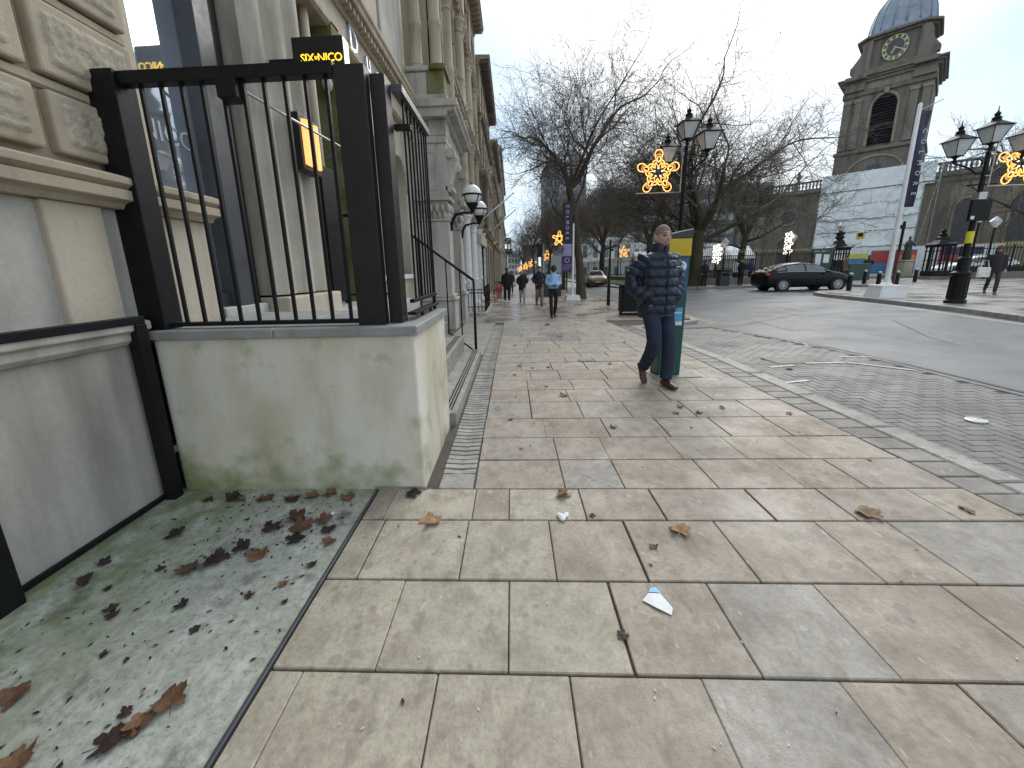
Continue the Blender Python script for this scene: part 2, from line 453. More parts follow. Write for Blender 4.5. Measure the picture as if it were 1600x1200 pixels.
M['terrace_floor'] = stone('pale_terrace_paving', (.50,.495,.48), (.30,.29,.27), .4, 2.0, .6, bump=.1)
M['glass'] = glassy('window_glass', (.56,.62,.70), .72, .025, 1.0, 2.0)
M['pane'] = glassy('facade_pane', (.035,.04,.047), .0, .05, 1.0, 1.8)
M['pane_pale'] = glassy('pale_pane', (.30,.33,.36), .4, .08, 1.0, 1.7)
M['car_glass'] = glassy('car_glass', (.02,.024,.028), .0, .03, 1.0, 1.7)
M['lantern_glass'] = simple('lantern_glass', (.55,.56,.56), .25, var=.12, scale=8)
M['opal'] = simple('opal_glass', (.74,.74,.70), .22, var=.05)
M['lamp_on'] = emit('warm_tube', (1,.50,.15), .92)
M['led'] = emit('amber_letters', (1,.60,.035), 1.3)
M['rope'] = emit('amber_rope_light', (1,.52,.11), 1.3)
M['rope_deep'] = emit('deep_amber_rope', (1,.36,.09), .95)
M['rope_white'] = emit('warm_white_bulbs', (1,.80,.55), 1.6)
M['white_light'] = emit('white_light_string', (1,.93,.80), 1.5)
M['headlight'] = emit('lit_headlight', (1,.84,.52), 5)
M['drl'] = emit('pale_headlight', (1,.95,.8), .8)
M['tail'] = simple('tail_light', (.45,.015,.012), .2, var=.1)
M['chrome'] = simple('chrome', (.6,.6,.6), .18, metal=1, var=.05)
M['bark'] = stone('plane_bark', (.085,.072,.054), (.03,.026,.02), .6, 2.4, .9, bump=.6)
M['bark_mossy'] = stone('mossy_bark', (.075,.066,.045), (.028,.024,.017), .6, 2.4, .9, moss=((.07,.075,.025), .55), bump=.6)
M['twig'] = simple('twig_bark', (.115,.097,.078), .9, var=.3)
M['leaf_dry'] = simple('clinging_leaf', (.16,.085,.035), .8, var=.4, scale=20)
M['hedge'] = simple('hedge_leaf', (.035,.052,.02), .8, var=.4, scale=5)
def leafmat(name, a, b):
    t = NT(name)
    t.color(t.mix(t.rnd(), t.mix(t.val(t.noise(28,4),.3,.7), mul(a,.55), a), t.mix(t.val(t.noise(30,4),.3,.7), mul(b,.6), b)))
    t.rough(.6); t.spec(.4); t.bump(t.noise(90,3), .5, .004); return t.mat
M['leaf_brown'] = leafmat('fallen_leaf', (.21,.105,.052), (.085,.038,.026))
M['leaf_tan'] = leafmat('tan_fallen_leaf', (.40,.235,.115), (.30,.19,.105))
M['leaf_dark'] = leafmat('wet_dark_leaf', (.05,.026,.021), (.025,.017,.014))
def plain(name, c, r=.6, **k):
    M[name] = simple(name, c, r, **k); return M[name]
# ---------------------------------------------------------------- ground
R1 = random.Random(11)
def local_part(par, name, m, mb, **k):
    return mb.build(name, M[m] if isinstance(m, str) else m, par, world=False, **k)
def sheet(name, xs, ys, zf, m, kind='structure'):
    mb = MB(); nx, ny = len(xs), len(ys)
    mb.v = [(x, y, zf(x, y)) for y in ys for x in xs]
    mb.f = [(j*nx+i, j*nx+i+1, (j+1)*nx+i+1, (j+1)*nx+i) for j in range(ny-1) for i in range(nx-1)]
    mb.m = [0]*len(mb.f)
    return tag(mb.build(name, m), kind=kind)
def span(a, b, n): return [a+(b-a)*i/n for i in range(n+1)]
sheet('ground', [-700, 700], [-300, 1200], lambda x, y: -1.6, M['ground'])
sheet('road', span(-3, 62, 40), span(-6, 30, 36)+[36, 44, 52, 60, 80, 120, 300], lambda x, y: G(x, y)-.10, M['asphalt'])

def strip(name, ys, xl, xr, zf, m, nx=6, parent=None, thick=None):
    mb = MB()
    for y in ys:
        a, b = xl(y), xr(y)
        for i in range(nx+1):
            x = a+(b-a)*i/nx; mb.v.append((x, y, zf(x, y)))
    n = nx+1
    mb.f = [(j*n+i, j*n+i+1, (j+1)*n+i+1, (j+1)*n+i) for j in range(len(ys)-1) for i in range(nx)]
    mb.m = [0]*len(mb.f)
    o = mb.build(name, m, parent)
    if parent is None: o['kind'] = 'structure'
    return o
def interp(tab, y):
    if y <= tab[0][0]: return tab[0][1]
    for (a, p), (b, q) in zip(tab, tab[1:]):
        if y <= b: return p+(q-p)*(y-a)/(b-a)
    return tab[-1][1]
KT = [(-3, 3.05), (10.5, 3.10), (11.6, 5.30), (14, 5.42), (22, 5.2), (34, 4.7), (80, 4.3)]     # inner kerb edge
kx = lambda y: interp(KT, y)
pavement = strip('pavement', span(-2, 13, 30), lambda y: -.93 if y < 2.3 else -2.5, kx, lambda x, y: G(x, y)-.014, M['bed'])
far_pave = strip('pavement_beyond', span(11.9, 30, 18)+[40, 55, 80], lambda y: -3, kx, lambda x, y: G(x, y)-.001, M['paving_far'])
# flagstones, one object each, near part of the pavement
SLABS = {}
def slab_mesh(w, d):
    k = (round(w, 2), round(d, 2))
    if k not in SLABS:
        mb = MB(); mb.cbox(-k[0]/2, k[0]/2, -k[1]/2, k[1]/2, -.03, 0, .004)
        SLABS[k] = mb.mesh('flagstone', M['slab'])
    return SLABS[k]
def put(name, me, m, parent, x, y, z, rz=0, tilt=.0025, rng=R1):
    o = bpy.data.objects.new(name, me); COL.objects.link(o); o.parent = parent
    s = (G(x, y+.1)-G(x, y-.1))/.2
    o.location = (x, y, z+G(x, y)); o.rotation_euler = (math.atan(s)+rng.uniform(-tilt, tilt), rng.uniform(-tilt, tilt), rz)
    if m and me.materials[0] != m:
        o.material_slots[0].link = 'OBJECT'; o.material_slots[0].material = m
    return o
rows = [-.62, -.18, .25, .69, 1.12, 1.55, 2.0, 2.33, 2.73, 3.13]
while rows[-1] < 11.6: rows.append(rows[-1]+R1.choice((.40, .44, .48)))
JR = [[-0.78, -0.29, 0.18, 0.63, 1.09], [-0.52, -0.04, 0.41, 0.85], [-0.76, -0.27, 0.18, 0.6], [-0.78, -0.26, -0.04, 0.4, 0.85]]
JN = {.69: JR[0], 1.12: JR[1], 1.55: JR[2], 2.0: JR[3]}
for a, b in zip(rows, rows[1:]):
    x = -.905 if b < 2.4 else -.275
    xe = 2.77 if b < 10.6 else kx(b)-.02
    xe = 2.77
    first = True
    while x < xe-.05:
        w = R1.choice((.38, .44, .46, .50, .54, .60))
        if first and b < 2.4: w = R1.choice((.2, .26, .38))
        nx_ = [j for j in JN.get(round(a, 2), ()) if j > x+.03]
        if nx_: w = nx_[0]-x
        if xe-(x+w) < .22: w = xe-x
        cx, cy = x+w/2, (a+b)/2
        m = M['slab']
        if x < .0 and b < 2.4 and R1.random() < .75: m = M['slab_pale']
        elif R1.random() < .05: m = M['slab_grey']
        if .25 < cx < .75 and 2.5 < cy < 2.75: m = M['slab_grey']
        if .55 < cx < 1.15 and .8 < cy < 1.6: m = M['slab_grey'] if cx > .8 and R1.random() < .9 else m
        if .5 < cx < 1.5 and 8 < cy < 9.3: m = M['slab_blue']
        if -.3 < cx < .35 and 8.8 < cy < 10.6: m = M['slab_blue']
        put('flagstone', slab_mesh(w-.005, b-a-.006), m, pavement, cx, cy, R1.uniform(-.0015, .0015))
        x += w; first = False
# grey flags in front of the stair and portico
y = 6.58
while y < 11.5:
    x = -1.45
    while x < -.55:
        w = min(R1.choice((.5, .6, .45)), -.52-x)
        if -.52-(x+w) < .15: w = -.52-x
        put('flagstone', slab_mesh(w-.006, .59), M['slab_grey'], pavement, x+w/2, y+.3, 0); x += w
    y += .6
# dark setts beside the kerb
me = MB().cbox(-.13, .13, -.096, .096, -.03, 0, .006).mesh('sett', M['sett_dark'])
y = -.6
while y < 10.3:
    put('sett', me, None, pavement, 2.91, y+.1, R1.uniform(-.002, .002)); y += .205
# kerb stones
kerb = struct('kerb', MB().box(3.06, 3.24, -3, 10.4, -.40, -.20), M['bed'])
me = MB().cbox(-.097, .097, -.44, .44, -.14, .004, .012).mesh('kerb_stone', M['kerb'])
y = -1.2
while y < 10.2:
    put('kerb_stone', me, None, kerb, 3.15, y+.45, 0, tilt=.001); y += .9
pts = [(3.13, 10.25), (3.7, 10.62), (4.5, 11.1), (5.2, 11.52), (5.42, 12.2)]
yy = 13.0
while yy < 60: pts.append((kx(yy)+.1, yy)); yy += .9 if yy < 26 else 4
for (xa, ya), (xb, yb) in zip(pts, pts[1:]):
    L = sqrt((xb-xa)**2+(yb-ya)**2); an = atan2(yb-ya, xb-xa)
    k = MB().cbox(-L/2+.006, L/2-.006, -.09, .09, -.15, .006, .012).mesh('kerb_stone', M['kerb'])
    o = put('kerb_stone', k, None, kerb, (xa+xb)/2, (ya+yb)/2, 0, an); o.rotation_euler = (0, 0, an)
# gutter channel with cross ribs
channel = struct('drain_channel', MB().box(-.53, -.278, 2.33, 11.6, -.6, -.26), M['bed'])
strip('channel_bed', span(2.33, 11.6, 14), lambda y: -.53, lambda y: -.278, lambda x, y: G(x, y)-.026, M['bed'], 1, channel)
put('channel_block', MB().cbox(-.115, .115, -.095, .095, -.03, 0, .006).mesh('channel_block', M['channel']), None, channel, -.398, 2.43, .001)
me = MB()
prof = [(-.115, -.02), (.115, -.02), (.115, .0), (.06, -.004), (0, -.009), (-.06, -.004), (-.115, .0)]
me.prism(prof, -.027, .027, 'y'); me = me.mesh('channel_block', M['channel'])
y = 2.535
while y < 11.3:
    put('channel_block', me, None, channel, -.398, y+.035, R1.uniform(-.003, .002), tilt=.008); y += .074
# herringbone block paving of the parking bay
bay = strip('parking_bay', span(-2, 10.6, 30), lambda y: 3.24 if y < 10.0 else 3.24+(y-10)*1.1, lambda y: 5.62 if y < 7.2 else 5.62-.11*(y-7.2), lambda x, y: G(x, y)-.094, M['bed'])
bme = MB().cbox(-.0985, .0985, -.0485, .0485, -.03, 0, .005).mesh('brick', M['sett'])
c45 = cos(pi/4); cand = []
for i in range(-60, 110):
    for j in range(-55, 45):
        for k in (0, 1):
            u0, v0 = i+2*j, i-2*j
            u, v, r = (u0+1, v0+.5, 0) if k == 0 else (u0+2.5, v0, 1)
            u *= .1; v *= .1
            x, y = u+4.4, v+3.4
            lim = 5.58 if y < 7.2 else 5.58-.1*(y-7.2)
            if 3.27 < x-(.1 if r == 0 else .05) and x+(.1 if r == 0 else .05) < lim-.055 and 1.2 < y < 10.3-.0 and not (y > 9.9 and x < 3.5): cand.append((x, y, r*pi/2))
cand.sort(key=lambda q: q[0]**2*.2+q[1]**2)
cand = [q for q in cand if q[1] > .62*q[0]-.35]
for x, y, r in cand[:300]:
    o = put('brick', bme, None, bay, x, y, -.084+R1.uniform(-.002, .002), r, .01); o.rotation_euler[2] = r
mb = MB()
for x, y, r in cand[300:]:
    cr, sr = cos(r), sin(r); z = -.084+R1.uniform(-.002, .002)+G(x, y); h, w = .0965, .0465
    q = [(-h, -w), (h, -w), (h, w), (-h, w)]
    lo = [(x+(a*1.03)*cr-(b*1.05)*sr, y+a*1.03*sr+b*1.05*cr, z-.012) for a, b in q]; hi = [(x+a*cr-b*sr, y+a*sr+b*cr, z) for a, b in q]
    mb.add(lo+hi, [(4, 5, 6, 7)]+[(i, (i+1) % 4, 4+(i+1) % 4, 4+i) for i in range(4)])
yy = 1.3
while yy < 9.7:
    xr = 5.575 if yy < 7.2 else 5.575-.11*(yy-7.2); z = -.085+G(xr, yy); mb.box(xr-.048, xr+.048, yy, yy+.194, z-.03, z); yy += .2
tag(mb.build('brick_field', M['sett'], bay), kind='stuff')
# worn paint on the bay
def paint(name, pts, z=.006, m='road_paint'):
    o = MB().add([(x, y, G(x, y)-.10+z) for x, y in pts], [tuple(range(len(pts)))]).build(name, M[m]); o['kind'] = 'structure'; return o
for i, (a, b) in enumerate((((4.35, 5.9), (4.95, 5.92)), ((4.95, 5.92), (5.45, 5.4)), ((5.2, 6.35), (5.6, 6.25)), ((3.7, 5.7), (4.1, 5.78)), ((3.35, 4.9), (3.75, 5.0)))):
    d = Vector(b)-Vector(a); n = Vector((-d.y, d.x)).normalized()*.028
    paint('bay_marking', [tuple(Vector(a)-n), tuple(Vector(b)-n), tuple(Vector(b)+n), tuple(Vector(a)+n)], .024)
for x0 in (10.4, 11.5, 12.35, 13.2):
    paint('lane_marking', [(x0, 19.95), (x0+.62, 19.9), (x0+.62, 20.1), (x0, 20.15)])
for y0 in (22, 25, 28, 31, 35): paint('lane_marking', [(7.2, y0), (7.32, y0), (7.3, y0+1.5), (7.18, y0+1.5)])
for dx in (0, .16):   # double yellow lines round the build-out
    pl = [(5.62+dx, 11.4), (5.72+dx, 13), (5.66+dx, 18), (5.5+dx, 23), (5.2+dx, 30)]
    for (xa, ya), (xb, yb) in zip(pl, pl[1:]): paint('edge_marking', [(xa, ya), (xa+.07, ya), (xb+.07, yb), (xb, yb)], .005, 'yellow_paint')
for (xa, ya), (xb, yb) in (((11.55, 8.9), (12.35, 11.8)), ((12.35, 11.8), (12.85, 14.5)), ((12.85, 14.5), (13.1, 17.5))):
    for dx in (0, .14): paint('edge_marking', [(xa-.22-dx, ya), (xa-.16-dx, ya), (xb-.16-dx, yb), (xb-.22-dx, yb)], .005, 'road_paint')

# repairs, seams and covers
M['asphalt_light'] = simple('worn_asphalt', (.128, .132, .139), .5, var=.25, scale=3, bump=.5, bscale=140)
M['seam'] = simple('tar_seam', (.03, .03, .032), .4)
def ribbon(name, pts, w, z, m):
    g = MB()
    for (xa, ya), (xb, yb) in zip(pts, pts[1:]):
        d = Vector((xb-xa, yb-ya)); n = Vector((-d.y, d.x)).normalized()*w/2
        k = max(1, int(d.length/1.5))
        for i in range(k):
            a, b = Vector((xa, ya))+d*i/k, Vector((xa, ya))+d*(i+1)/k
            g.add([(q.x, q.y, G(q.x, q.y)-.10+z) for q in (a-n, b-n, b+n, a+n)], [(0, 1, 2, 3)])
    return tag(g.build(name, M[m]), kind='structure')
def patch(pts, z=.005):
    return tag(MB().add([(x, y, G(x, y)-.10+z) for x, y in pts], [tuple(range(len(pts)))]).build('asphalt_patch', M['asphalt_light']), kind='structure')
patch([(7.0, 4.6), (9.4, 4.3), (10.6, 7.4), (11.2, 10.2), (9.8, 10.6), (8.2, 8.0)]); patch([(8.6, 12.5), (12.2, 12.2), (12.6, 13.6), (8.9, 14.1)]); patch([(6.5, 9.5), (7.6, 9.4), (8.2, 12.0), (7.0, 12.2)])
ribbon('tar_seam', [(5.72, 1), (5.72, 7.2), (5.45, 9.8)], .035, .010, 'seam'); ribbon('tar_seam', [(5.9, 10.6), (8.5, 12.3), (12.7, 12.0)], .03, .011, 'seam')
for x, y, w, d, lab, z in ((4.25, 6.1, .62, .42, 'rectangular iron cover set flush in the block paving', -.079), (1.12, 5.95, .26, .16, 'small iron stopcock cover set in the flags left of the man', .0035), (9.6, 6.4, .6, .6, 'square iron cover set in the grey road', -.088)):
    cvr = thing('iron_cover', lab, 'iron cover', (x, y, G(x, y)+z), .03, local=True)
    local_part(cvr, 'frame', M['bed'], MB().box(-w/2, w/2, -d/2, d/2, -.02, .0)); local_part(cvr, 'lid', M['sett_dark'], MB().cbox(-w/2+.02, w/2-.02, -d/2+.02, d/2-.02, -.01, .004, .003))
    g = MB()
    for i in range(int(w/.06)-1):
        for j in range(int(d/.06)-1): g.box(-w/2+.05+.06*i, -w/2+.08+.06*i, -d/2+.05+.06*j, -d/2+.08+.06*j, .0042, .007)
    tag(local_part(cvr, 'tread_studs', M['sett_dark'], g), kind='stuff')
# plaza on the far right with its kerb
PK = [(10.6, 5.5), (11.4, 8.2), (12.02, 9.8), (12.6, 11.7), (13.0, 14.0), (13.27, 16.2), (13.4, 17.6), (13.75, 18.7), (14.5, 19.4), (15.8, 19.75), (18.0, 20.1), (19.4, 20.6), (20.0, 21.6), (20.2, 23.2), (19.7, 24.6), (18.6, 25.3), (15, 25.5), (11.6, 25.6), (9.6, 27.2), (8.6, 31), (8.1, 40), (7.8, 60), (7.6, 90)]
def zplaza(x, y):
    return max(G(x, y)+.03, 0) if x > 13 else (G(x, y)+.03)
mb = MB()
def plz(x, y): return G(x, y)+GP(x, y) if x < 15 else GP(x, y)
for (xa, ya), (xb, yb) in zip(PK[:14], PK[1:14]):
    for t0, t1 in ((0, .04), (.04, .15), (.15, .4), (.4, 1)):
        q = []
        for (x, y), t in (((xa, ya), t0), ((xb, yb), t0), ((xb, yb), t1), ((xa, ya), t1)):
            X = x+(62-x)*t; q.append((X, y if t < 1 else y, plz(X, y)))
        mb.add(q, [(0, 1, 2, 3)])
for (xa, ya), (xb, yb) in zip(PK[13:17], PK[14:18]): pass
q = [(20.2, 23.2), (62, 23.2), (62, 25.3), (18.6, 25.3), (19.7, 24.6)]
mb.add([(x, y, plz(x, y)) for x, y in q], [(0, 1, 2, 3, 4)])
xs = span(11.6, 26, 6)+[40, 62]; ys = [25.3, 27.5, 34, 45, 60]
for i in range(len(xs)-1):
    for j in range(len(ys)-1):
        if j > 0 and xs[i] < 21: continue
        c = [(xs[i], ys[j]), (xs[i+1], ys[j]), (xs[i+1], ys[j+1]), (xs[i], ys[j+1])]
        mb.add([(x, y if y > 25.3 or x > 18.7 else 25.6, plz(x, y)) for x, y in c], [(0, 1, 2, 3)])
for (xa, ya), (xb, yb) in zip(PK[17:], PK[18:]):
    mb.add([(xa, ya, plz(xa, ya)), (xb, yb, plz(xb, yb)), (xb+2.2, yb+.3, plz(xb+2.2, yb)), (xa+2.2 if ya > 25.7 else xa+1.8, ya+(2 if ya < 27 else .3), plz(xa+2.2, ya))], [(3, 2, 1, 0)])
tag(mb.build('plaza', M['plaza']), kind='structure')
pk = struct('plaza_kerb', MB().box(13.45, 13.55, 17, 17.2, -.3, -.1), M['bed'])
for (xa, ya), (xb, yb) in zip(PK, PK[1:]):
    L = sqrt((xb-xa)**2+(yb-ya)**2); n = max(1, round(L/1.0)) if ya < 26 else max(1, round(L/4))
    an = atan2(yb-ya, xb-xa)
    for i in range(n):
        t = (i+.5)/n; x, y = xa+(xb-xa)*t, ya+(yb-ya)*t
        k = MB().cbox(-L/n/2+.006, L/n/2-.006, -.12, .10, -.22, .012, .015).mesh('kerb_stone', M['kerb'])
        o = bpy.data.objects.new('kerb_stone', k); COL.objects.link(o); o.parent = pk
        o.location = (x, y, plz(x, y)); o.rotation_euler = (0, 0, an)
# churchyard lawn
sheet('lawn', [9.0, 11.5, 14, 18, 22], [29.2, 34, 42, 55, 75, 110], lambda x, y: G(x, y)+.12 if x > 9.5 else G(x, y)+.1, M['grass'])
sheet('churchyard_lawn', [22, 30, 40, 70], [31, 40, 60, 110], lambda x, y: .045, M['grass'])

# concrete apron in front of the terrace wall
apron = struct('concrete_apron', MB().box(-2.42, -.925, -2, 2.34, -.12, .0), M['concrete'])
struct('edge_trim', MB().cbox(-.925, -.908, -2, 2.33, -.1, .008, .003), M['slate'])
# ---------------------------------------------------------------- restaurant building on the left, terrace, railings
R3 = random.Random(5)
def part(par, name, m, mb, **k): return mb.build(name, M[m] if isinstance(m, str) else m, par, **k)
def prof_y(mb, prof, y0, y1, m=0):   # (x,z) profile swept along the street
    return mb.prism(prof, y0, y1, 'y', m)

rb = thing('restaurant_building', 'tall pale stone corner building with rusticated pier, big window and lettered fascia beside the camera', 'building', (-2.4, 4, 0))
part(rb, 'plinth', 'stone_plinth', MB().box(-2.9, -2.30, -2.5, 2.32, -.1, 1.02), bevel=.008)
prof_y_ = [(-2.9, 1.02), (-2.275, 1.02), (-2.245, 1.05), (-2.245, 1.09), (-2.215, 1.105), (-2.215, 1.15), (-2.26, 1.165), (-2.9, 1.17)]
part(rb, 'plinth_moulding', 'stone_grey', prof_y(MB(), prof_y_, -2.5, 2.318), bevel=.006)
part(rb, 'pier_face', 'stone_grey', MB().box(-2.9, -2.33, -2.5, 2.64, 1.17, 1.80), bevel=.006)
part(rb, 'pier_return', 'stone_pale', MB().box(-2.9, -2.29, 1.95, 2.25, 1.1705, 1.80), bevel=.012)
part(rb, 'jamb_stone', 'stone_pale', MB().box(-2.9, -2.30, 2.643, 3.04, .95, 1.80), bevel=.01)
prof = [(-2.9, 1.80), (-2.27, 1.80), (-2.25, 1.83), (-2.20, 1.845), (-2.20, 1.90), (-2.225, 1.905), (-2.185, 1.93), (-2.185, 1.965), (-2.24, 1.985), (-2.31, 2.0), (-2.9, 2.0)]
part(rb, 'string_course', 'stone', prof_y(MB(), prof, -2.5, 3.07), bevel=.004)
# rusticated courses
part(rb, 'pier_wall', 'stone', MB().box(-2.9, -2.36, -2.5, 2.69, 2.0, 6.2))
zc = 2.0
cnt = 0
for hgt in (.37, .42, .42, .42, .42, .42, .42):
    z0, z1 = zc+.045, zc+hgt-.03
    for (ya, yb) in ((-1.2, 0.1), (.16, 1.05), (1.1, 2.06), (2.12, 2.66)):
        mb = MB()
        mb.cbox(-.085, .085, -(yb-ya)/2, (yb-ya)/2, -(z1-z0)/2, (z1-z0)/2, .02)
        mb.v = [(a*1.0, b, c) for a, b, c in mb.v]
        blk = part(rb, 'quoin_block', 'stone', MB().box(-2.37, -2.30, ya, yb, z0, z1), bevel=.014)
        # raised vermiculated field
        n, k = 30, 14; g = MB(); my, mz = .05, .045
        for i in range(n+1):
            for j in range(k+1):
                e_ = min(i, j, n-i, k-j)
                x = -2.301+(.0 if e_ == 0 else .012+.007*sin(i*1.1+3*sin(j*.9+cnt))*sin(j*1.3+2*sin(i*.7))+R3.uniform(-.003, .003))
                g.v.append((x, ya+my+(yb-ya-2*my)*i/n, z0+mz+(z1-z0-2*mz)*j/k))
        g.f = [(i*(k+1)+j, (i+1)*(k+1)+j, (i+1)*(k+1)+j+1, i*(k+1)+j+1) for i in range(n) for j in range(k)]; g.m = [0]*len(g.f)
        part(blk, 'rough_field', 'stone_rough', g, smooth=True); cnt += 1
    part(rb, 'course_band', 'stone', prof_y(MB(), [(-2.4, z1+.008), (-2.345, z1+.008), (-2.33, z1+.022), (-2.33, z1+.055), (-2.345, z1+.067), (-2.4, z1+.067)], -2.5, 2.665))
    zc += hgt
# the big window
part(rb, 'reveal', 'stone_pale', MB().box(-2.9, -2.362, 2.692, 2.76, 2.0, 6.2))
win = part(rb, 'window', 'slate', MB().box(-2.52, -2.30, 3.28, 3.46, 1.16, 5.6), bevel=.006)
part(win, 'mullion', 'brown_steel', MB().box(-2.50, -2.335, 3.462, 3.60, 1.16, 5.6), bevel=.006)
part(win, 'bottom_rail', 'slate', MB().box(-2.50, -2.39, 2.76, 3.279, 1.16, 1.27), bevel=.005)
part(win, 'pane', 'glass', MB().box(-2.47, -2.45, 2.70, 3.28, 1.27, 5.6))
text('window_lettering', 'NICO', .19, M['etched'] if 'etched' in M else plain('etched', (.42, .45, .48), .5), (-2.446, 3.02, 2.40), (0, 1, 0), (0, 0, 1), win, .001)
part(rb, 'threshold', 'terrace_floor', MB().box(-2.6, -2.28, 3.06, 3.62, .94, 1.157), bevel=.008)
part(rb, 'window_surround', 'stone_moss', MB().box(-2.9, -2.43, 3.602, 3.66, .94, 5.8))
# rounded pilaster with weather streaks
def pilaster_plan(y0, y1, xb, xf):
    P = [(xb, y0)]
    w = y1-y0
    segs = [(0, .10, .07), (.12, .46, .035), (.54, .88, .035), (.90, 1.0, .07)]
    P = [(xb, y0), (xf-.05, y0)]
    for a, b, d in ((.03, .30, .07), (.34, .66, .08), (.70, .97, .07)):
        for k in range(7):
            t = k/6; P.append((xf-.05+d*sin(pi*t), y0+w*(a+(b-a)*t)))
    P += [(xf-.05, y1), (xb, y1)]
    return P
part(rb, 'pilaster', 'stone_streak', MB().prism(pilaster_plan(3.66, 4.74, -2.9, -2.16), 1.22, 5.0, 'z'), auto=40)
part(rb, 'pilaster_base', 'stone_pale', MB().box(-2.9, -2.08, 3.635, 4.78, .94, 1.20), bevel=.02)
part(rb, 'recess_wall', 'stone_moss', MB().box(-3.4, -2.66, 4.742, 6.2, .94, 5.0))
part(rb, 'recess_side', 'stone_moss', MB().box(-3.0, -2.36, 6.0, 6.26, .94, 4.7), bevel=.01)
br_ = MB()
for i in range(3): br_.ball((-2.46, 5.93, 4.25-.17*i), .10-.015*i, .09, .10, 10, 6)
part(rb, 'carved_bracket', 'stone_grey', br_, smooth=True)
pp = part(rb, 'downpipe', 'stone_pale', MB().tube([(-2.54, 5.62, 1.0), (-2.54, 5.62, 4.9)], .055, 10), smooth=True)
part(pp, 'pipe_collar', 'stone_pale', MB().tube([(-2.54, 5.62, 2.66), (-2.54, 5.62, 2.76)], .075, 10))
# arcade wall with arched windows, fascia, cornice
def arched_wall(par, y0, y1, z0, z1, xf, depth, openings, m, name='wall'):
    """connected front sheet with round-headed openings (yc, half width, sill, spring)"""
    mb = MB()
    ys = sorted(set([y0, y1]+[o[0]-o[1] for o in openings]+[o[0]+o[1] for o in openings]))
    for a, b in zip(ys, ys[1:]):
        op = next((o for o in openings if abs(o[0]-o[1]-a) < 1e-6), None)
        if op is None: mb.box(xf-depth, xf, a, b, z0, z1)
        else:
            yc, hw, zs, sp = op
            if zs > z0: mb.box(xf-depth, xf, a, b, z0, zs)
            n = 12
            for k in range(n):
                t0, t1 = pi-pi*k/n, pi-pi*(k+1)/n
                p0, p1 = (yc+hw*cos(t0), sp+hw*sin(t0)), (yc+hw*cos(t1), sp+hw*sin(t1))
                mb.prism([p0, p1, (p1[0], z1), (p0[0], z1)], xf-depth, xf, 'x')
    o = part(par, name, m, mb)
    bm = bmesh.new(); bm.from_mesh(o.data); bmesh.ops.remove_doubles(bm, verts=bm.verts, dist=1e-4)
    bm.to_mesh(o.data); bm.free(); return o
ops = [(7.35, .62, 1.35, 3.25), (9.35, .62, 1.35, 3.25)]
arched_wall(rb, 6.262, 10.58, .3, 4.62, -2.50, .4, ops, 'stone_pale')
for yc, hw, zs, sp in ops:
    ar = MB().tube([(-2.49, yc+(hw+.05)*cos(pi-pi*k/16), sp+(hw+.05)*sin(pi-pi*k/16)) for k in range(17)], .05, 8)
    part(rb, 'arch_moulding', 'stone_grey', ar, smooth=True)
    w_ = part(rb, 'window', 'white_paint', MB().box(-2.68, -2.62, yc-.03, yc+.03, zs, sp+hw), bevel=.004)
    part(w_, 'pane', 'pane_pale', MB().box(-2.70, -2.685, yc-hw, yc+hw, zs, sp+hw))
    part(rb, 'sill', 'white_paint', MB().box(-2.7, -2.42, yc-hw-.08, yc+hw+.08, zs-.10, zs), bevel=.006)
fa = part(rb, 'fascia', 'stone_pale', MB().box(-2.9, -2.46, 4.75, 10.58, 4.74, 5.12))
part(rb, 'fascia_moulding', 'stone', prof_y(MB(), [(-2.9, 4.62), (-2.40, 4.62), (-2.36, 4.66), (-2.36, 4.70), (-2.42, 4.74), (-2.9, 4.74)], 4.746, 10.58))
for ch, y, s_ in (('D', 7.02, .50), ('u', 7.66, .47), ('c', 8.14, .47)):
    text('fascia_letter', ch, s_, M['steel_blue'] if 'steel_blue' in M else plain('steel_blue', (.50, .58, .66), .3, metal=.3), (-2.435, y, 4.93), (0, 1, 0), (0, 0, 1), fa, .02)
part(rb, 'cornice', 'stone', prof_y(MB(), [(-2.9, 5.122), (-2.42, 5.122), (-2.40, 5.16), (-2.40, 5.26), (-2.25, 5.27), (-2.235, 5.30), (-2.235, 5.34), (-2.20, 5.38), (-2.20, 5.44), (-2.9, 5.50)], 3.2, 10.6))
dm = MB().box(-2.40, -2.29, -.035, .035, 5.17, 5.262); dm.v = [(a-ORG[rb.name][0], b, c) for a, b, c in dm.v]
dme = dm.mesh('dentil', M['stone'])
y = 5.0
while y < 10.5:
    o = bpy.data.objects.new('dentil', dme); COL.objects.link(o); o.parent = rb; o.location = (0, y-4, 0); y += .15
part(rb, 'upper_wall', 'stone_pale', MB().box(-6, -2.55, 3.2, 10.9, 5.5, 13.5))
part(rb, 'upper_panel', 'stone_grey', MB().box(-2.552, -2.50, 8.9, 10.4, 5.6, 8.6), bevel=.02)
part(rb, 'upper_pier', 'stone', MB().box(-6, -2.37, -2.5, 3.2, 6.2, 13.5))
part(rb, 'building_core', 'stone_far', MB().box(-7, -2.92, -2.5, 10.6, 0, 13.4))

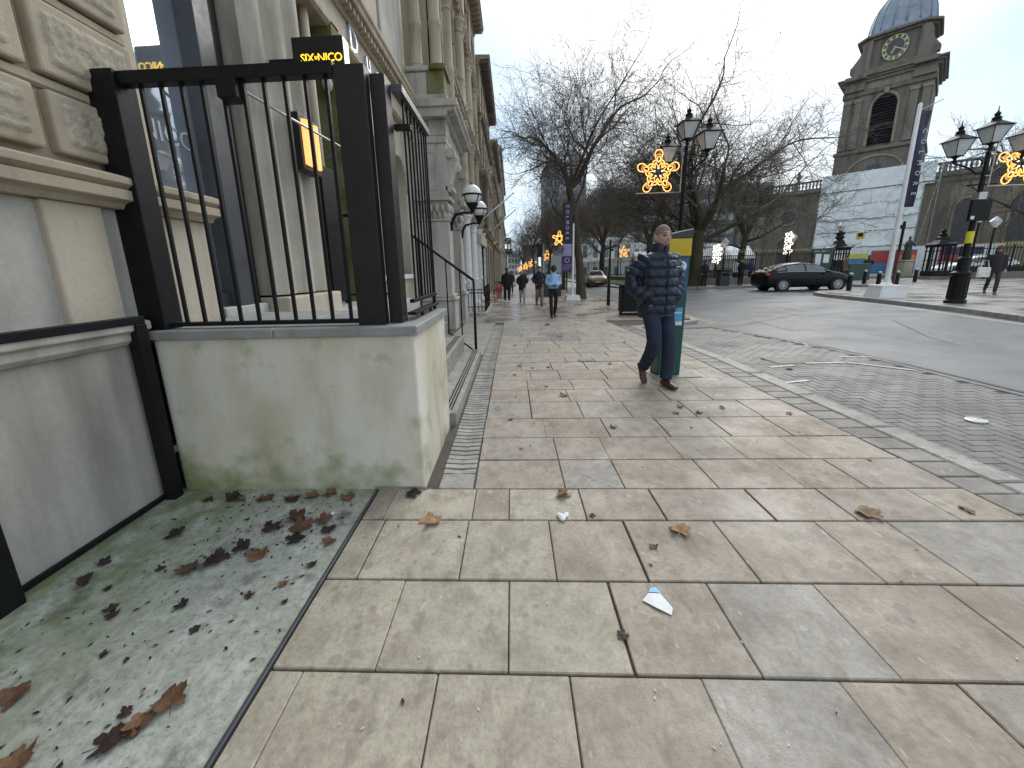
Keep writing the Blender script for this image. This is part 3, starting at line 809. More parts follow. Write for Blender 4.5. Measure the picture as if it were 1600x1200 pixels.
# illuminated projecting sign
sg = thing('projecting_sign', 'dark projecting box sign with glowing amber restaurant lettering above the terrace railing', 'sign', (-1.75, 4.0, 3.3))
part(sg, 'sign_box', 'brown_steel', MB().box(-1.95, -1.485, 4.0, 4.13, 3.19, 3.475), bevel=.006)
part(sg, 'bracket', 'black', MB().box(-2.2, -1.953, 4.045, 4.085, 3.28, 3.33))
part(sg, 'side_panel', 'steel', MB().box(-1.4845, -1.478, 4.005, 4.125, 3.2, 3.465))
me_x = text('lettering', 'SIX', .095, M['led'], (-1.815, 3.9965, 3.30), (1, 0, 0), (0, 0, 1), sg, .003, .92)
text('small_lettering', 'BY', .036, M['led'], (-1.728, 3.9965, 3.302), (1, 0, 0), (0, 0, 1), sg, .003)
text('lettering', 'NICO', .095, M['led'], (-1.607, 3.9965, 3.30), (1, 0, 0), (0, 0, 1), sg, .003, .92)
# wall sconce
sc = thing('wall_light', 'dark wall light with two glowing vertical tubes on the streaked pilaster', 'wall light', (-2.1, 4.3, 2.65))
part(sc, 'backplate', 'brown_steel', MB().box(-2.14, -2.03, 4.12, 4.50, 2.42, 2.93), bevel=.006)
for yy_ in (4.225, 4.395): part(sc, 'light_tube', 'lamp_on', MB().prism([(-2.029+.05*cos(a), yy_+.062*sin(a)) for a in [pi*k/8-pi/2 for k in range(9)]], 2.47, 2.88, 'z'), smooth=False)
rod = thing('tie_rod', 'thin silver rod running across the doorway above the terrace', 'rod', (-2.0, 4, 2.75))
part(rod, 'rod', 'steel', MB().tube([(-2.15, 3.4, 2.86), (-2.0, 4.0, 2.80), (-1.9, 4.8, 2.79), (-2.35, 5.4, 2.84)], .012, 6), smooth=True)

# terrace: rendered wall, coping, floor, steps
tr = thing('entrance_terrace', 'raised entrance terrace with green-stained rendered wall, grey coping and side steps', 'terrace', (-1.4, 2.8, 0))
part(tr, 'wall', 'render', MB().box(-2.24, -.60, 2.33, 3.42, -.1, 1.03), bevel=.012)
part(tr, 'base_fillet', 'channel', MB().box(-.93, -.585, 2.318, 2.329, -.02, .018))
for xa, xb in ((-2.26, -1.46), (-1.455, -.575)):
    part(tr, 'coping_stone', 'coping', MB().cbox(xa, xb, 2.305, 3.44, 1.032, 1.085, .007))
part(tr, 'floor', 'terrace_floor', MB().box(-2.62, -1.52, 3.442, 6.45, -.2, .985), bevel=.004)
part(tr, 'floor_edge', 'terrace_floor', MB().box(-2.24, -1.45, 2.9, 3.44, .9, 1.0))
for i, (xa, xb, z) in enumerate(((-.82, -.54, .12), (-1.08, -.815, .36), (-1.34, -1.075, .60), (-1.60, -1.335, .80))):
    st = part(tr, 'step', 'channel', MB().cbox(xa, xb, 3.425, 6.40, -.25, z, .008))
    for dx in (.055, .085, .115): part(st, 'nosing_strip', 'black', MB().box(xb-dx-.007, xb-dx+.007, 3.5, 6.33, z+.0005, z+.004))
# railings
rl = thing('terrace_railing', 'black steel terrace railing with square posts and thin bars on the rendered wall', 'railing', (-1.4, 2.6, 1.085))
part(rl, 'post', 'black', MB().box(-2.33, -2.17, 2.36, 2.50, 1.086, 2.53), bevel=.004)
part(rl, 'post', 'brown_steel', MB().box(-.955, -.785, 2.39, 2.47, 1.086, 2.505), bevel=.004)
part(rl, 'post', 'brown_steel', MB().box(-.785, -.70, 2.475, 2.60, 1.086, 2.49), bevel=.004)
part(rl, 'top_rail', 'black', MB().box(-2.169, -.956, 2.385, 2.455, 2.46, 2.525), bevel=.003)
part(rl, 'bottom_rail', 'black', MB().box(-2.169, -.956, 2.395, 2.445, 1.10, 1.125), bevel=.003)
bar = MB().box(-.009, .009, -.009, .009, 0, 1.336).mesh('bar', M['black'])
k = 0
x = -2.07
while x < -.98:
    o = bpy.data.objects.new('bar', bar); COL.objects.link(o); o.parent = rl; o.location = (x+1.4, 2.42-2.6, 1.124-1.085); x += .118
part(rl, 'latch_box', 'black', MB().box(-1.60, -1.49, 2.36, 2.47, 2.36, 2.459), bevel=.004)
# side return, towards the far end of the wall
part(rl, 'top_rail', 'slate', MB().box(-.70, -.635, 2.601, 3.40, 2.44, 2.485), bevel=.003)
part(rl, 'bottom_rail', 'black', MB().box(-.68, -.65, 2.601, 3.40, 1.20, 1.225), bevel=.003)
part(rl, 'kick_rail', 'black', MB().box(-.70, -.64, 2.601, 3.42, 1.12, 1.14), bevel=.003)
for y in (2.72, 2.82, 2.92, 3.02, 3.12, 3.22, 3.31, 3.385): part(rl, 'bar', 'black', MB().box(-.671, -.659, y-.006, y+.006, 1.226 if y < 3.3 else 1.086, 2.44))
for y in (2.9, 3.2): part(rl, 'foot', 'black', MB().box(-.68, -.66, y-.01, y+.01, 1.086, 1.12))
# lattice of the lower side rail near the corner
part(rl, 'mid_rail', 'black', MB().box(-.70, -.60, 2.6005, 2.64, 2.24, 2.27))
# left return against the pier
rt = thing('railing_return', 'thin black railing frame closing the gap between the thick post and the pier', 'railing', (-2.4, 2.55, 1.0))
part(rt, 'stile', 'black', MB().box(-2.46, -2.43, 2.46, 2.50, 1.18, 2.46), bevel=.002)
part(rt, 'short_rail', 'black', MB().box(-2.431, -2.335, 2.46, 2.50, 2.43, 2.47), bevel=.002)
# low rail along the forecourt
lr = thing('forecourt_rail', 'low black steel rail with two posts along the plinth in the left foreground', 'rail', (-2.2, 1.8, 0))
part(lr, 'post', 'black', MB().box(-2.27, -2.20, 2.20, 2.27, 0, 1.14), bevel=.003)
part(lr, 'post', 'black', MB().box(-2.29, -2.20, 1.30, 1.40, 0, 1.14), bevel=.003)
part(lr, 'upright', 'black', MB().box(-2.29, -2.20, 1.30, 1.40, 1.19, 1.9), bevel=.003)
part(lr, 'top_rail', 'black', MB().box(-2.265, -2.205, .2, 2.27, 1.141, 1.185), bevel=.003)
part(lr, 'base_rail', 'black', MB().box(-2.292, -2.272, -1, 2.26, 0.002, .03))
# stair handrail
hr = thing('stair_handrail', 'slim black handrail sloping down beside the entrance steps', 'handrail', (-.65, 6.49, 0))
Y = 6.49
xs_ = [-.63, -.85, -1.07, -1.29, -1.5]
zt = lambda x: 1.24+(-.63-x)*.76
zb = lambda x: .06+(-.63-x)*.76
part(hr, 'hand_rail', 'black', MB().tube([(-.63, Y, zt(-.63)), (-1.6, Y, zt(-1.6))], .022, 8), smooth=True)
part(hr, 'lower_rail', 'black', MB().tube([(-.63, Y, zb(-.63)), (-1.5, Y, zb(-1.5))], .014, 6), smooth=True)
part(hr, 'post', 'black', MB().tube([(-.63, Y, G(-.6, Y)), (-.63, Y, zt(-.63))], .022, 8), smooth=True)
for x in xs_[1:]: part(hr, 'bar', 'black', MB().tube([(x, Y, zb(x)), (x, Y, zt(x))], .011, 6), smooth=True)
# black gate by the doorway
gt = thing('entrance_gate', 'open black metal gate standing at the far side of the terrace', 'gate', (-2.2, 5.2, .985))
part(gt, 'gate_leaf', 'black', MB().box(-2.34, -2.30, 5.08, 5.50, 1.04, 2.70), bevel=.004)
for x, zz in ((-2.40, 2.2), (-2.02, 2.2), (-1.92, 2.7)): part(gt, 'upright', 'black', MB().box(x, x+.03, 5.62, 5.65, .985, zz))
part(gt, 'top_rail', 'black', MB().box(-2.37, -2.02, 5.62, 5.65, 2.16, 2.199))
part(gt, 'low_rail', 'black', MB().box(-2.40, -1.6, 5.655, 5.68, 1.09, 1.12))

# ---------------------------------------------------------------- portico and the Victorian terrace running down the street
def acanthus(mb, cx, cy, z0, z1, hx, hy, n=10):
    for lay in range(2):
        for k in range(n):
            t = (k+.5*lay)/n*4; s = int(t) % 4; f_ = t-int(t)
            p = [(-1+2*f_, -1), (1, -1+2*f_), (1-2*f_, 1), (-1, 1-2*f_)][s]
            z = z0+(z1-z0)*(.22+.36*lay)
            mb.ball((cx+p[0]*(hx+.02+.03*lay), cy+p[1]*(hy+.02+.03*lay), z), .055, .055, (z1-z0)*.26, 6, 5)
pt = thing('stone_portico', 'grey stone portico with panelled pier, carved capital, scroll bracket and heavy cornice', 'portico', (-2, 11, -.15))
g0 = -.2
for y0 in (10.66, 13.0):
    y1 = y0+.62
    part(pt, 'pedestal', 'stone_grey', MB().box(-2.5, -1.55, y0-.06, y1+.06, g0-.2, .62), bevel=.02)
    part(pt, 'pedestal_cap', 'stone_grey', MB().box(-2.5, -1.50, y0-.11, y1+.11, .622, .70), bevel=.02)
    part(pt, 'base_moulding', 'stone_grey', MB().box(-2.5, -1.56, y0-.05, y1+.05, .702, .79), bevel=.03)
    part(pt, 'pier_shaft', 'stone_grey', MB().box(-2.5, -1.62, y0, y1, .792, 2.66), bevel=.015)
    part(pt, 'neck_moulding', 'stone_grey', MB().box(-2.5, -1.585, y0-.035, y1+.035, 2.662, 2.72), bevel=.012)
    cp_ = MB().box(-2.5, -1.64, y0+.02, y1-.02, 2.722, 3.16)
    capi = part(pt, 'capital', 'stone_grey', cp_)
    am = MB(); acanthus(am, -2.02, (y0+y1)/2, 2.72, 3.16, .36, .28, 22)
    part(capi, 'carving', 'stone_grey', am, smooth=True)
    part(pt, 'abacus', 'stone_grey', MB().box(-2.5, -1.54, y0-.07, y1+.07, 3.162, 3.25), bevel=.012)
    part(pt, 'pier_block', 'stone_grey', MB().box(-2.5, -1.60, y0, y1, 3.252, 4.50), bevel=.01)
    # recessed panel frame on the block
    for a in ((-2.42, -2.38, 3.42, 4.32), (-1.90, -1.86, 3.42, 4.32)): part(pt, 'panel_bead', 'stone_grey', MB().box(a[0], a[1], y0-.014, y0-.001, a[2], a[3]))
    for a in ((-2.38, -1.90, 4.28, 4.32), (-2.38, -1.90, 3.42, 3.46)): part(pt, 'panel_bead', 'stone_grey', MB().box(a[0]+.001, a[1]-.001, y0-.014, y0-.001, a[2], a[3]))
    sb = MB()
    path = [(-1.58, 4.40), (-1.50, 4.30), (-1.42, 4.14), (-1.47, 3.98), (-1.56, 3.80), (-1.62, 3.55), (-1.58, 3.36)]
    sb.loft([[(-1.64, y0+.06, z), (-1.64, y1-.06, z), (x+.06, y1-.06, z-.02), (x+.06, y0+.06, z-.02)] for x, z in path])
    scr = part(pt, 'scroll_bracket', 'stone_grey', sb)
    for x, z, r in ((-1.50, 4.27, .12), (-1.56, 3.45, .09)): part(scr, 'volute', 'stone_grey', MB().tube([(x, y0+.0, z), (x, y1-.0, z)], r, 12), auto=40)
    lf = MB()
    for i in range(9): lf.ball((-1.49-.012*i, y0+.31, 4.12-.085*i), .06, .2, .055, 8, 5)
    part(scr, 'carved_leaf', 'stone_pale', lf, smooth=True)
part(pt, 'architrave', 'stone_grey', MB().box(-2.5, -1.58, 10.62, 13.7, 4.502, 4.66), bevel=.01)
part(pt, 'frieze', 'stone_grey', MB().box(-2.5, -1.62, 10.66, 13.66, 4.662, 5.02))
part(pt, 'frieze_block', 'stone_grey', MB().box(-2.0, -1.57, 10.615, 11.3, 4.663, 5.02), bevel=.01)
prof = [(-2.5, 5.02), (-1.55, 5.02), (-1.50, 5.07), (-1.50, 5.12), (-1.32, 5.16), (-1.30, 5.22), (-1.24, 5.28), (-1.24, 5.33), (-2.5, 5.38)]
part(pt, 'cornice', 'stone_moss_grey' if 'stone_moss_grey' in M else 'stone_grey', prof_y(MB(), prof, 10.40, 13.9))
part(pt, 'cornice_return', 'stone_grey', MB().box(-2.5, -1.241, 10.34, 10.399, 5.22, 5.37))
part(pt, 'parapet_base', 'stone_grey', MB().box(-2.5, -1.50, 10.55, 13.75, 5.382, 5.55), bevel=.02)
part(pt, 'parapet', 'stone_grey', MB().box(-2.5, -1.98, 10.62, 13.7, 5.552, 6.05), bevel=.01)
part(pt, 'parapet_pier', 'stone_mossy_grey' if 'stone_mossy_grey' in M else 'stone_moss', MB().box(-1.978, -1.56, 10.60, 11.3, 5.552, 6.06), bevel=.01)
part(pt, 'parapet_cap', 'stone_grey', MB().box(-2.5, -1.90, 10.56, 13.75, 6.062, 6.17), bevel=.03)
part(pt, 'parapet_pier_cap', 'stone_moss', MB().box(-1.899, -1.50, 10.52, 11.38, 6.064, 6.19), bevel=.03)
colp = [(.17, 0), (.19, .02), (.19, .07), (.155, .1), (.165, .13), (.14, .17), (.138, .9), (.155, .93), (.155, 1.05), (.132, 1.09), (.12, 2.5), (.14, 2.52), (.14, 2.56), (.12, 2.6), (.16, 2.85), (.19, 2.95), (.19, 3.02)]
cme = MB().lathe(colp, 16).mesh('column', M['stone'])
cme.polygons.foreach_set('use_smooth', [True]*len(cme.polygons)); cme.set_sharp_from_angle(angle=rad(35))
def place(par, name, me, x, y, z, rz=0, sc=None):
    ox, oy, oz = ORG[par.name]
    o = bpy.data.objects.new(name, me); COL.objects.link(o); o.parent = par; o.location = (x-ox, y-oy, z-oz); o.rotation_euler = (0, 0, rz)
    if sc: o.scale = sc
    return o
for x, y in ((-2.25, 10.92), (-1.78, 10.95), (-1.78, 13.2)): place(pt, 'upper_column', cme, x, y, 6.19)
part(pt, 'door', 'brown_steel', MB().box(-2.55, -2.48, 11.5, 12.7, -.2, 3.9))

def facade(name, label, xw, y0, y1, storeys, nb, wall, trim, depth=9, g=-.4, core='stone_far'):
    t = thing(name, label, 'building', (xw, (y0+y1)/2, g))
    bw = (y1-y0)/nb
    ztop = storeys[-1][1]
    part(t, 'side_wall', core, MB().box(xw-depth, xw-.36, y0, y1, g-.6, ztop))
    mb = MB(); zs = [g-.6]; holes = []
    for s in storeys:
        za, zb, wh, wl, wt = s[:5]
        for b in range(nb):
            yc = y0+bw*(b+.5); holes.append((yc-wh*bw/2, yc+wh*bw/2, za+wl, zb-wt))
    ys = sorted(set([y0, y1]+[round(h[i], 4) for h in holes for i in (0, 1)]))
    zs = sorted(set([g-.6, ztop]+[round(h[i], 4) for h in holes for i in (2, 3)]))
    def inh(y, z): return any(h[0] < y < h[1] and h[2] < z < h[3] for h in holes)
    for a, b in zip(ys, ys[1:]):
        for c, d in zip(zs, zs[1:]):
            if not inh((a+b)/2, (c+d)/2): mb.add([(xw, a, c), (xw, b, c), (xw, b, d), (xw, a, d)], [(0, 1, 2, 3)])
    for h in holes:
        a, b, c, d = h; i = xw-.34
        mb.add([(xw, a, c), (xw, b, c), (xw, b, d), (xw, a, d), (i, a, c), (i, b, c), (i, b, d), (i, a, d)], [(0, 1, 5, 4), (1, 2, 6, 5), (2, 3, 7, 6), (3, 0, 4, 7)])
    mb.add([(xw, y0, g-.6), (xw-.4, y0, g-.6), (xw-.4, y0, ztop), (xw, y0, ztop)], [(0, 1, 2, 3)])
    mb.add([(xw, y1, g-.6), (xw-.4, y1, g-.6), (xw-.4, y1, ztop), (xw, y1, ztop)], [(0, 1, 2, 3)])
    w = part(t, 'front_wall', wall, mb)
    bm = bmesh.new(); bm.from_mesh(w.data); bmesh.ops.remove_doubles(bm, verts=bm.verts, dist=1e-3); bm.to_mesh(w.data); bm.free()
    for s in storeys:
        za, zb, wh, wl, wt, style = s[:6]
        zl, zh = za+wl, zb-wt; hw = wh*bw/2
        fr = MB().box(-.33, -.29, -hw, hw, zl, zl+.07).box(-.33, -.29, -hw, hw, zh-.07, zh).box(-.33, -.29, -hw, -hw+.06, zl, zh).box(-.33, -.29, hw-.06, hw, zl, zh).box(-.325, -.295, -hw, hw, (zl+zh)/2-.03, (zl+zh)/2+.03)
        fr = fr.mesh('window', M[s[6] if len(s) > 6 else 'white_paint'])
        pn = MB().box(-.345, -.335, -hw, hw, zl, zh).mesh('pane', M['pane'])
        hood = MB().prism([(0, zh+.05), (.10, zh+.05), (.16, zh+.14), (.16, zh+.2), (0, zh+.24)], -hw-.18, hw+.18, 'y').mesh('window_hood', M[trim])
        sill = MB().box(-.05, .10, -hw-.1, hw+.1, zl-.12, zl).mesh('sill', M[trim])
        sur = MB().box(0, .06, -hw-.16, -hw-.01, zl, zh+.05).mesh('surround', M[trim])
        for b in range(nb):
            yc = y0+bw*(b+.5)
            o = place(t, 'window', fr, xw, yc, 0); ORG[o.name] = ORG[t.name]
            c = bpy.data.objects.new('pane', pn); COL.objects.link(c); c.parent = o
            if style != 'plain':
                place(t, 'window_hood', hood, xw, yc, 0); place(t, 'sill', sill, xw, yc, 0)
                place(t, 'surround', sur, xw, yc, 0); place(t, 'surround', sur, xw, yc+2*hw+.17, 0)
        if style in ('column', 'white'):
            h_ = zb-za-.5; r = .19 if style == 'white' else .17
            pr = [(r*1.35, 0), (r*1.35, .14), (r*1.1, .2), (r, .28), (r*.98, h_*.30), (r*1.12, h_*.31), (r*1.12, h_*.33), (r*.96, h_*.34), (r*.82, h_-.42), (r, h_-.4), (r*.9, h_-.34), (r*1.25, h_-.1), (r*1.45, h_-.06), (r*1.45, h_)]
            cm = MB().lathe(pr, 14).mesh('column', M['white_paint' if style == 'white' else trim])
            cm.polygons.foreach_set('use_smooth', [True]*len(cm.polygons)); cm.set_sharp_from_angle(angle=rad(35))
            for b in range(nb+1):
                for dy in ((-.24, .24) if style == 'column' else (0,)):
                    yy2 = clamp(y0+bw*b+dy, y0+.24, y1-.24)
                    place(t, 'column', cm, xw+.22, yy2, za+.05)
        if style == 'pier':
            for b in range(nb+1):
                yy2 = clamp(y0+bw*b, y0+.3, y1-.3)
                part(t, 'pilaster', trim, MB().box(xw-.02, xw+.16, yy2-.26, yy2+.26, za+.02, zb-.46), bevel=.02)
        # cornice of the storey
        pj = s[7] if len(s) > 7 else .34
        part(t, 'cornice', trim, prof_y(MB(), [(xw-.3, zb-.45), (xw+.12, zb-.45), (xw+.14, zb-.30), (xw+.20, zb-.28), (xw+.20, zb-.18), (xw+pj, zb-.16), (xw+pj, zb-.08), (xw+pj+.07, zb-.02), (xw+pj+.07, zb+.03), (xw-.3, zb+.07)], y0+.002, y1-.002))
        md = MB().box(.201, pj-.03, -.07, .07, zb-.30, zb-.162).mesh('modillion', M[core])
        yy2 = y0+.2
        while yy2 < y1-.1: place(t, 'modillion', md, xw, yy2, 0); yy2 += max(.42, (y1-y0)/46)
    return t, bw
fb, bwB = facade('columned_building', 'honey stone building with white ground floor columns and rows of attached columns above', -2.05, 13.75, 25.2,
   [(-.3, 4.0, .56, .75, .95, 'white', 'brown_steel', .3), (4.0, 7.3, .5, .9, .75, 'column'), (7.3, 10.6, .48, .9, .75, 'column'), (10.6, 14.3, .46, .8, 1.1, 'pier', 'white_paint', .62)], 4, 'stone', 'stone')
fc, _ = facade('pilastered_building', 'sooty stone building with pilasters and a deep cornice further down the street', -1.85, 25.4, 36.0,
   [(-.4, 3.9, .55, .7, .9, 'pier', 'brown_steel', .3), (3.9, 7.2, .45, .8, .8, 'column'), (7.2, 10.2, .42, .8, .8, 'pier'), (10.2, 13.2, .42, .7, .95, 'pier', 'white_paint', .7)], 4, 'stone_far', 'stone_far', core='stone_far_dark')
fd, _ = facade('plain_stone_building', 'narrow honey stone frontage with small windows beyond the sooty building', -1.7, 36.2, 52.0,
   [(-.5, 3.6, .5, .8, .9, 'pier', 'brown_steel', .3), (3.6, 6.6, .42, .8, .8, 'hood'), (6.6, 9.4, .42, .8, .8, 'hood'), (9.4, 12.0, .42, .7, .95, 'hood', 'white_paint', .55)], 6, 'stone_far_warm', 'stone_far', core='stone_far_dark')
fe, _ = facade('far_grey_building', 'tall pale grey frontage near the end of the street on the left', -1.5, 52.2, 84.0,
   [(-.9, 4.0, .5, .8, .9, 'pier', 'brown_steel', .3), (4.0, 8, .5, .8, .8, 'hood'), (8, 12, .5, .8, .8, 'hood'), (12, 16.0, .5, .7, .95, 'hood', 'white_paint', .4)], 7, 'stone_grey', 'stone_grey')
fg = thing('balconied_building', 'stone building with a columned rooftop balcony where the street ends', 'building', (-1, 92, -1))
part(fg, 'wall', 'stone_far', MB().box(-9, -1.1, 86, 99, -1.5, 5.0)); part(fg, 'balcony_slab', 'stone_far_dark', MB().box(-9, .1, 85, 99, 5.002, 5.6)); part(fg, 'balcony_roof', 'stone_far_dark', MB().box(-9, -.1, 85, 99, 7.3, 7.8))
for x in (-1.6, -.9, -.3): part(fg, 'balcony_column', 'stone_far', MB().box(x-.15, x+.15, 85.3, 85.7, 5.601, 7.299))
# tall window grid bay and area railings in front of the columned building
gb = thing('leaded_bay', 'shopfront bay of small panes between the white columns and the next building', 'shopfront', (-1.75, 23, -.35))
part(gb, 'frame', 'white_paint', MB().box(-2.04, -1.62, 21.0, 21.12, -.4, 3.2)); part(gb, 'frame', 'white_paint', MB().box(-2.04, -1.62, 24.9, 25.02, -.4, 3.2))
part(gb, 'fascia', 'stone_pale', MB().box(-2.04, -1.55, 20.9, 25.1, 2.72, 3.2)); part(gb, 'pane', 'pane_pale', MB().box(-1.75, -1.73, 21.125, 24.895, -.3, 2.715))
for i in range(1, 8): part(gb, 'glazing_bar', 'black', MB().box(-1.728, -1.70, 21.12+.47*i-.02, 21.12+.47*i+.02, -.3, 2.715))
for i in range(1, 7): part(gb, 'glazing_bar', 'black', MB().box(-1.7, -1.675, 21.13, 24.89, -.3+.43*i-.02, -.3+.43*i+.02))
ar = thing('area_railing', 'short black spiked railing on a stone kerb in front of the white columns', 'railing', (-1.2, 16, -.26))
part(ar, 'kerb_block', 'stone_grey', MB().box(-2.0, -.95, 14.6, 18.6, -.5, -.16), bevel=.015)
for z in (.02, .55, .66): part(ar, 'rail', 'black', MB().box(-1.93, -1.05, 15.03, 15.06, z, z+.035)); part(ar, 'rail', 'black', MB().box(-1.07, -1.04, 15.07, 18.3, z, z+.035))
rbm = MB().tube([(0, 0, 0), (0, 0, .85), (0, 0, .98)], [.012, .012, .001], 6).mesh('bar', M['black'])
for i in range(8): place(ar, 'bar', rbm, -1.93+.125*i, 15.045, -.16)
for i in range(26): place(ar, 'bar', rbm, -1.055, 15.12+.125*i, -.16)
# globe lanterns on brackets
def globe(loc, label):
    t = thing('globe_lantern', label, 'lantern', loc, group='white globe lanterns on the portico', local=True)
    x = .0
    gl = part(t, 'globe', 'opal', MB().ball((0, 0, .03), .25, .25, .25, 18, 12), smooth=True)
    part(t, 'band', 'black', MB().lathe([(.252, .0), (.262, .0), (.262, .045), (.252, .045)], 20, cap=False))
    for k in range(4):
        a = pi/4+k*pi/2
        part(t, 'rib', 'black', MB().tube([(.257*cos(b)*cos(a), .257*cos(b)*sin(a), .03+.257*sin(b)) for b in [-.1-.25*i for i in range(5)]], .012, 5))
    part(t, 'cup', 'black', MB().lathe([(.03, -.42), (.05, -.40), (.07, -.33), (.155, -.2), (.15, -.17)], 14), auto=40)
    part(t, 'bracket', 'black', MB().tube([(0, 0, -.40), (-.25, 0, -.40), (-.45, 0, -.45), (-.56, 0, -.62), (-.58, 0, -.85)], [.028, .03, .035, .05, .03], 8), smooth=True)
    part(t, 'finial', 'black', MB().tube([(0, 0, .28), (0, 0, .33)], [.03, .005], 8))
    return t
globe((-1.02, 10.95, 3.29), 'nearer of two white globe lanterns on black brackets, fixed to the portico pier')
globe((-1.03, 13.3, 3.27), 'further of two white globe lanterns on black brackets, lower behind the first')
# flagpoles
for (x, y, z), (x2, z2), lab in (((-1.75, 21.9, 3.85), (.12, 5.25), 'nearest bare white flagpole slanting out over the pavement'), ((-1.5, 28.2, 3.9), (.26, 5.3), 'second bare white flagpole slanting out, below the nearest one'),
        ((-1.5, 44, 4.1), (.5, 5.8), 'third white flagpole slanting from the honey stone frontage'), ((-1.45, 58, 4.6), (.55, 6.3), 'furthest white flagpole slanting from the grey frontage')):
    t = thing('flagpole', lab, 'flagpole', (x, y, z), group='flagpoles slanting from the facades')
    part(t, 'pole', 'white_paint', MB().tube([(x, y, z), (x2, y, z2)], [.045, .03], 8), smooth=True)
    part(t, 'finial', 'white_paint', MB().ball((x2, y, z2), .05, n=8, k=6)); part(t, 'bracket', 'black', MB().box(x-.1, x+.06, y-.06, y+.06, z-.12, z+.06))
# ---------------------------------------------------------------- church with clock tower
def local_part(par, name, m, mb, **k):
    return mb.build(name, M[m] if isinstance(m, str) else m, par, world=False, **k)
tw = thing('clock_tower', 'dark stone church tower with round gilded clock, louvred arch window and blue-grey lead dome', 'church tower', (47.7, 58.1, 0), rad(-45), local=True); tw.scale = (.85, .85, 1)
w = 4.85
local_part(tw, 'lower_stage', 'stone_church', MB().box(-w-.15, w+.15, 0, 9.9, -.5, 15.3))
local_part(tw, 'belfry_stage', 'stone_church', MB().box(-w, -1.36, .02, 9.7, 15.75, 22.3))
local_part(tw, 'belfry_stage', 'stone_church', MB().box(1.36, w, .02, 9.7, 15.75, 22.3))
local_part(tw, 'belfry_core', 'stone_church', MB().box(-1.359, 1.359, .6, 9.6, 15.75, 22.3))
mb = MB()
for k in range(14):
    t0, t1 = pi-pi*k/14, pi-pi*(k+1)/14
    p0, p1 = (1.3595*cos(t0), 20.5+1.3595*sin(t0)), (1.3595*cos(t1), 20.5+1.3595*sin(t1))
    mb.prism([p0, p1, (p1[0], 22.3), (p0[0], 22.3)], .02, .6, 'y')
local_part(tw, 'arch_spandrel', 'stone_church', mb)
lv = local_part(tw, 'belfry_window', 'slate', MB().box(-1.36, 1.36, .5, .56, 16.2, 21.85))
for i in range(16):
    z = 16.35+.34*i; hw = 1.33 if z < 20.5 else sqrt(max(.05, 1.34**2-(z-20.5)**2))
    local_part(lv, 'louvre', 'black', MB().obox((0, .36, z), (hw, 0, 0), (0, .16, .10), (0, -.015, .02)))
local_part(tw, 'window_arch', 'stone_church_light', MB().tube([(1.55*cos(pi-pi*k/16), .0, 20.5+1.55*sin(pi-pi*k/16)) for k in range(17)], .16, 6))
for s_ in (-1, 1):
    local_part(tw, 'window_jamb', 'stone_church_light', MB().box(s_*1.55-.16, s_*1.55+.16, -.12, .015, 16.1, 20.5))
    for q in (3.05, 4.3):
        local_part(tw, 'corner_pilaster', 'stone_church', MB().box(s_*q-.42, s_*q+.42, -.28, .015, 16.3, 21.9))
        local_part(tw, 'pilaster_cap', 'stone_church_light', MB().box(s_*q-.52, s_*q+.52, -.4, .012, 21.5, 21.92), bevel=.06)
        local_part(tw, 'pilaster_base', 'stone_church', MB().box(s_*q-.5, s_*q+.5, -.36, .012, 15.9, 16.29))
local_part(tw, 'keystone', 'stone_church_light', MB().prism([(-.22, 21.95), (.22, 21.95), (.32, 22.6), (-.32, 22.6)], -.35, .02, 'y'))
def ring_box(z0, z1, o, m, name='cornice', bv=.0, y1=9.9): local_part(tw, name, m, MB().box(-w-o, w+o, -o, y1-.2+o, z0, z1), bevel=bv)
ring_box(15.302, 15.75, .34, 'stone_church', 'sill_course', .1)
ring_box(22.302, 22.9, .22, 'stone_church', 'architrave', .06); ring_box(22.902, 23.7, .12, 'stone_church_light', 'frieze')
ring_box(23.702, 24.05, .45, 'stone_church'); ring_box(24.052, 24.3, .75, 'stone_church', bv=.08); ring_box(24.302, 24.55, 1.0, 'stone_church', bv=.1)
for s_ in (-1, 1):   # cornice breaks forward over the corners
    local_part(tw, 'cornice_break', 'stone_church', MB().box(s_*3.7-1.25, s_*3.7+1.25, -1.42, -1.0005, 24.06, 24.56), bevel=.1)
    local_part(tw, 'frieze_break', 'stone_church', MB().box(s_*3.7-1.15, s_*3.7+1.15, -.55, -.1215, 22.91, 23.69))
local_part(tw, 'attic', 'stone_church', MB().box(-4.5, 4.5, .35, 9.4, 24.552, 25.4), bevel=.1)
# clock stage with concave shoulders
P = []
for sx_, sy_ in ((-1, -1), (1, -1), (1, 1), (-1, 1)): pass
oct_ = [(-2.6, -3.7), (2.6, -3.7), (3.7, -2.6), (3.7, 2.6), (2.6, 3.7), (-2.6, 3.7), (-3.7, 2.6), (-3.7, -2.6)]
local_part(tw, 'clock_stage', 'stone_church', MB().prism([(x, y+4.85) for x, y in oct_], 25.402, 28.75, 'z'))
for s_ in (-1, 1):   # scroll buttresses at the corners
    path = [(4.75, 25.41), (4.8, 26.0), (4.35, 26.5), (3.9, 27.1), (3.55, 27.8), (3.7, 28.3), (3.3, 28.7), (2.5, 28.7), (2.5, 25.41)]
    local_part(tw, 'scroll_buttress', 'stone_church', MB().prism([(s_*x, z) for x, z in path], .55, 1.5, 'y'), bevel=.06)
    local_part(tw, 'urn', 'stone_church', MB().lathe([(.1, 0), (.3, .05), (.12, .2), (.34, .6), (.3, .75), (.1, .9), (.02, 1.2)], 10, (s_*4.35, .7, 25.4)), smooth=True)
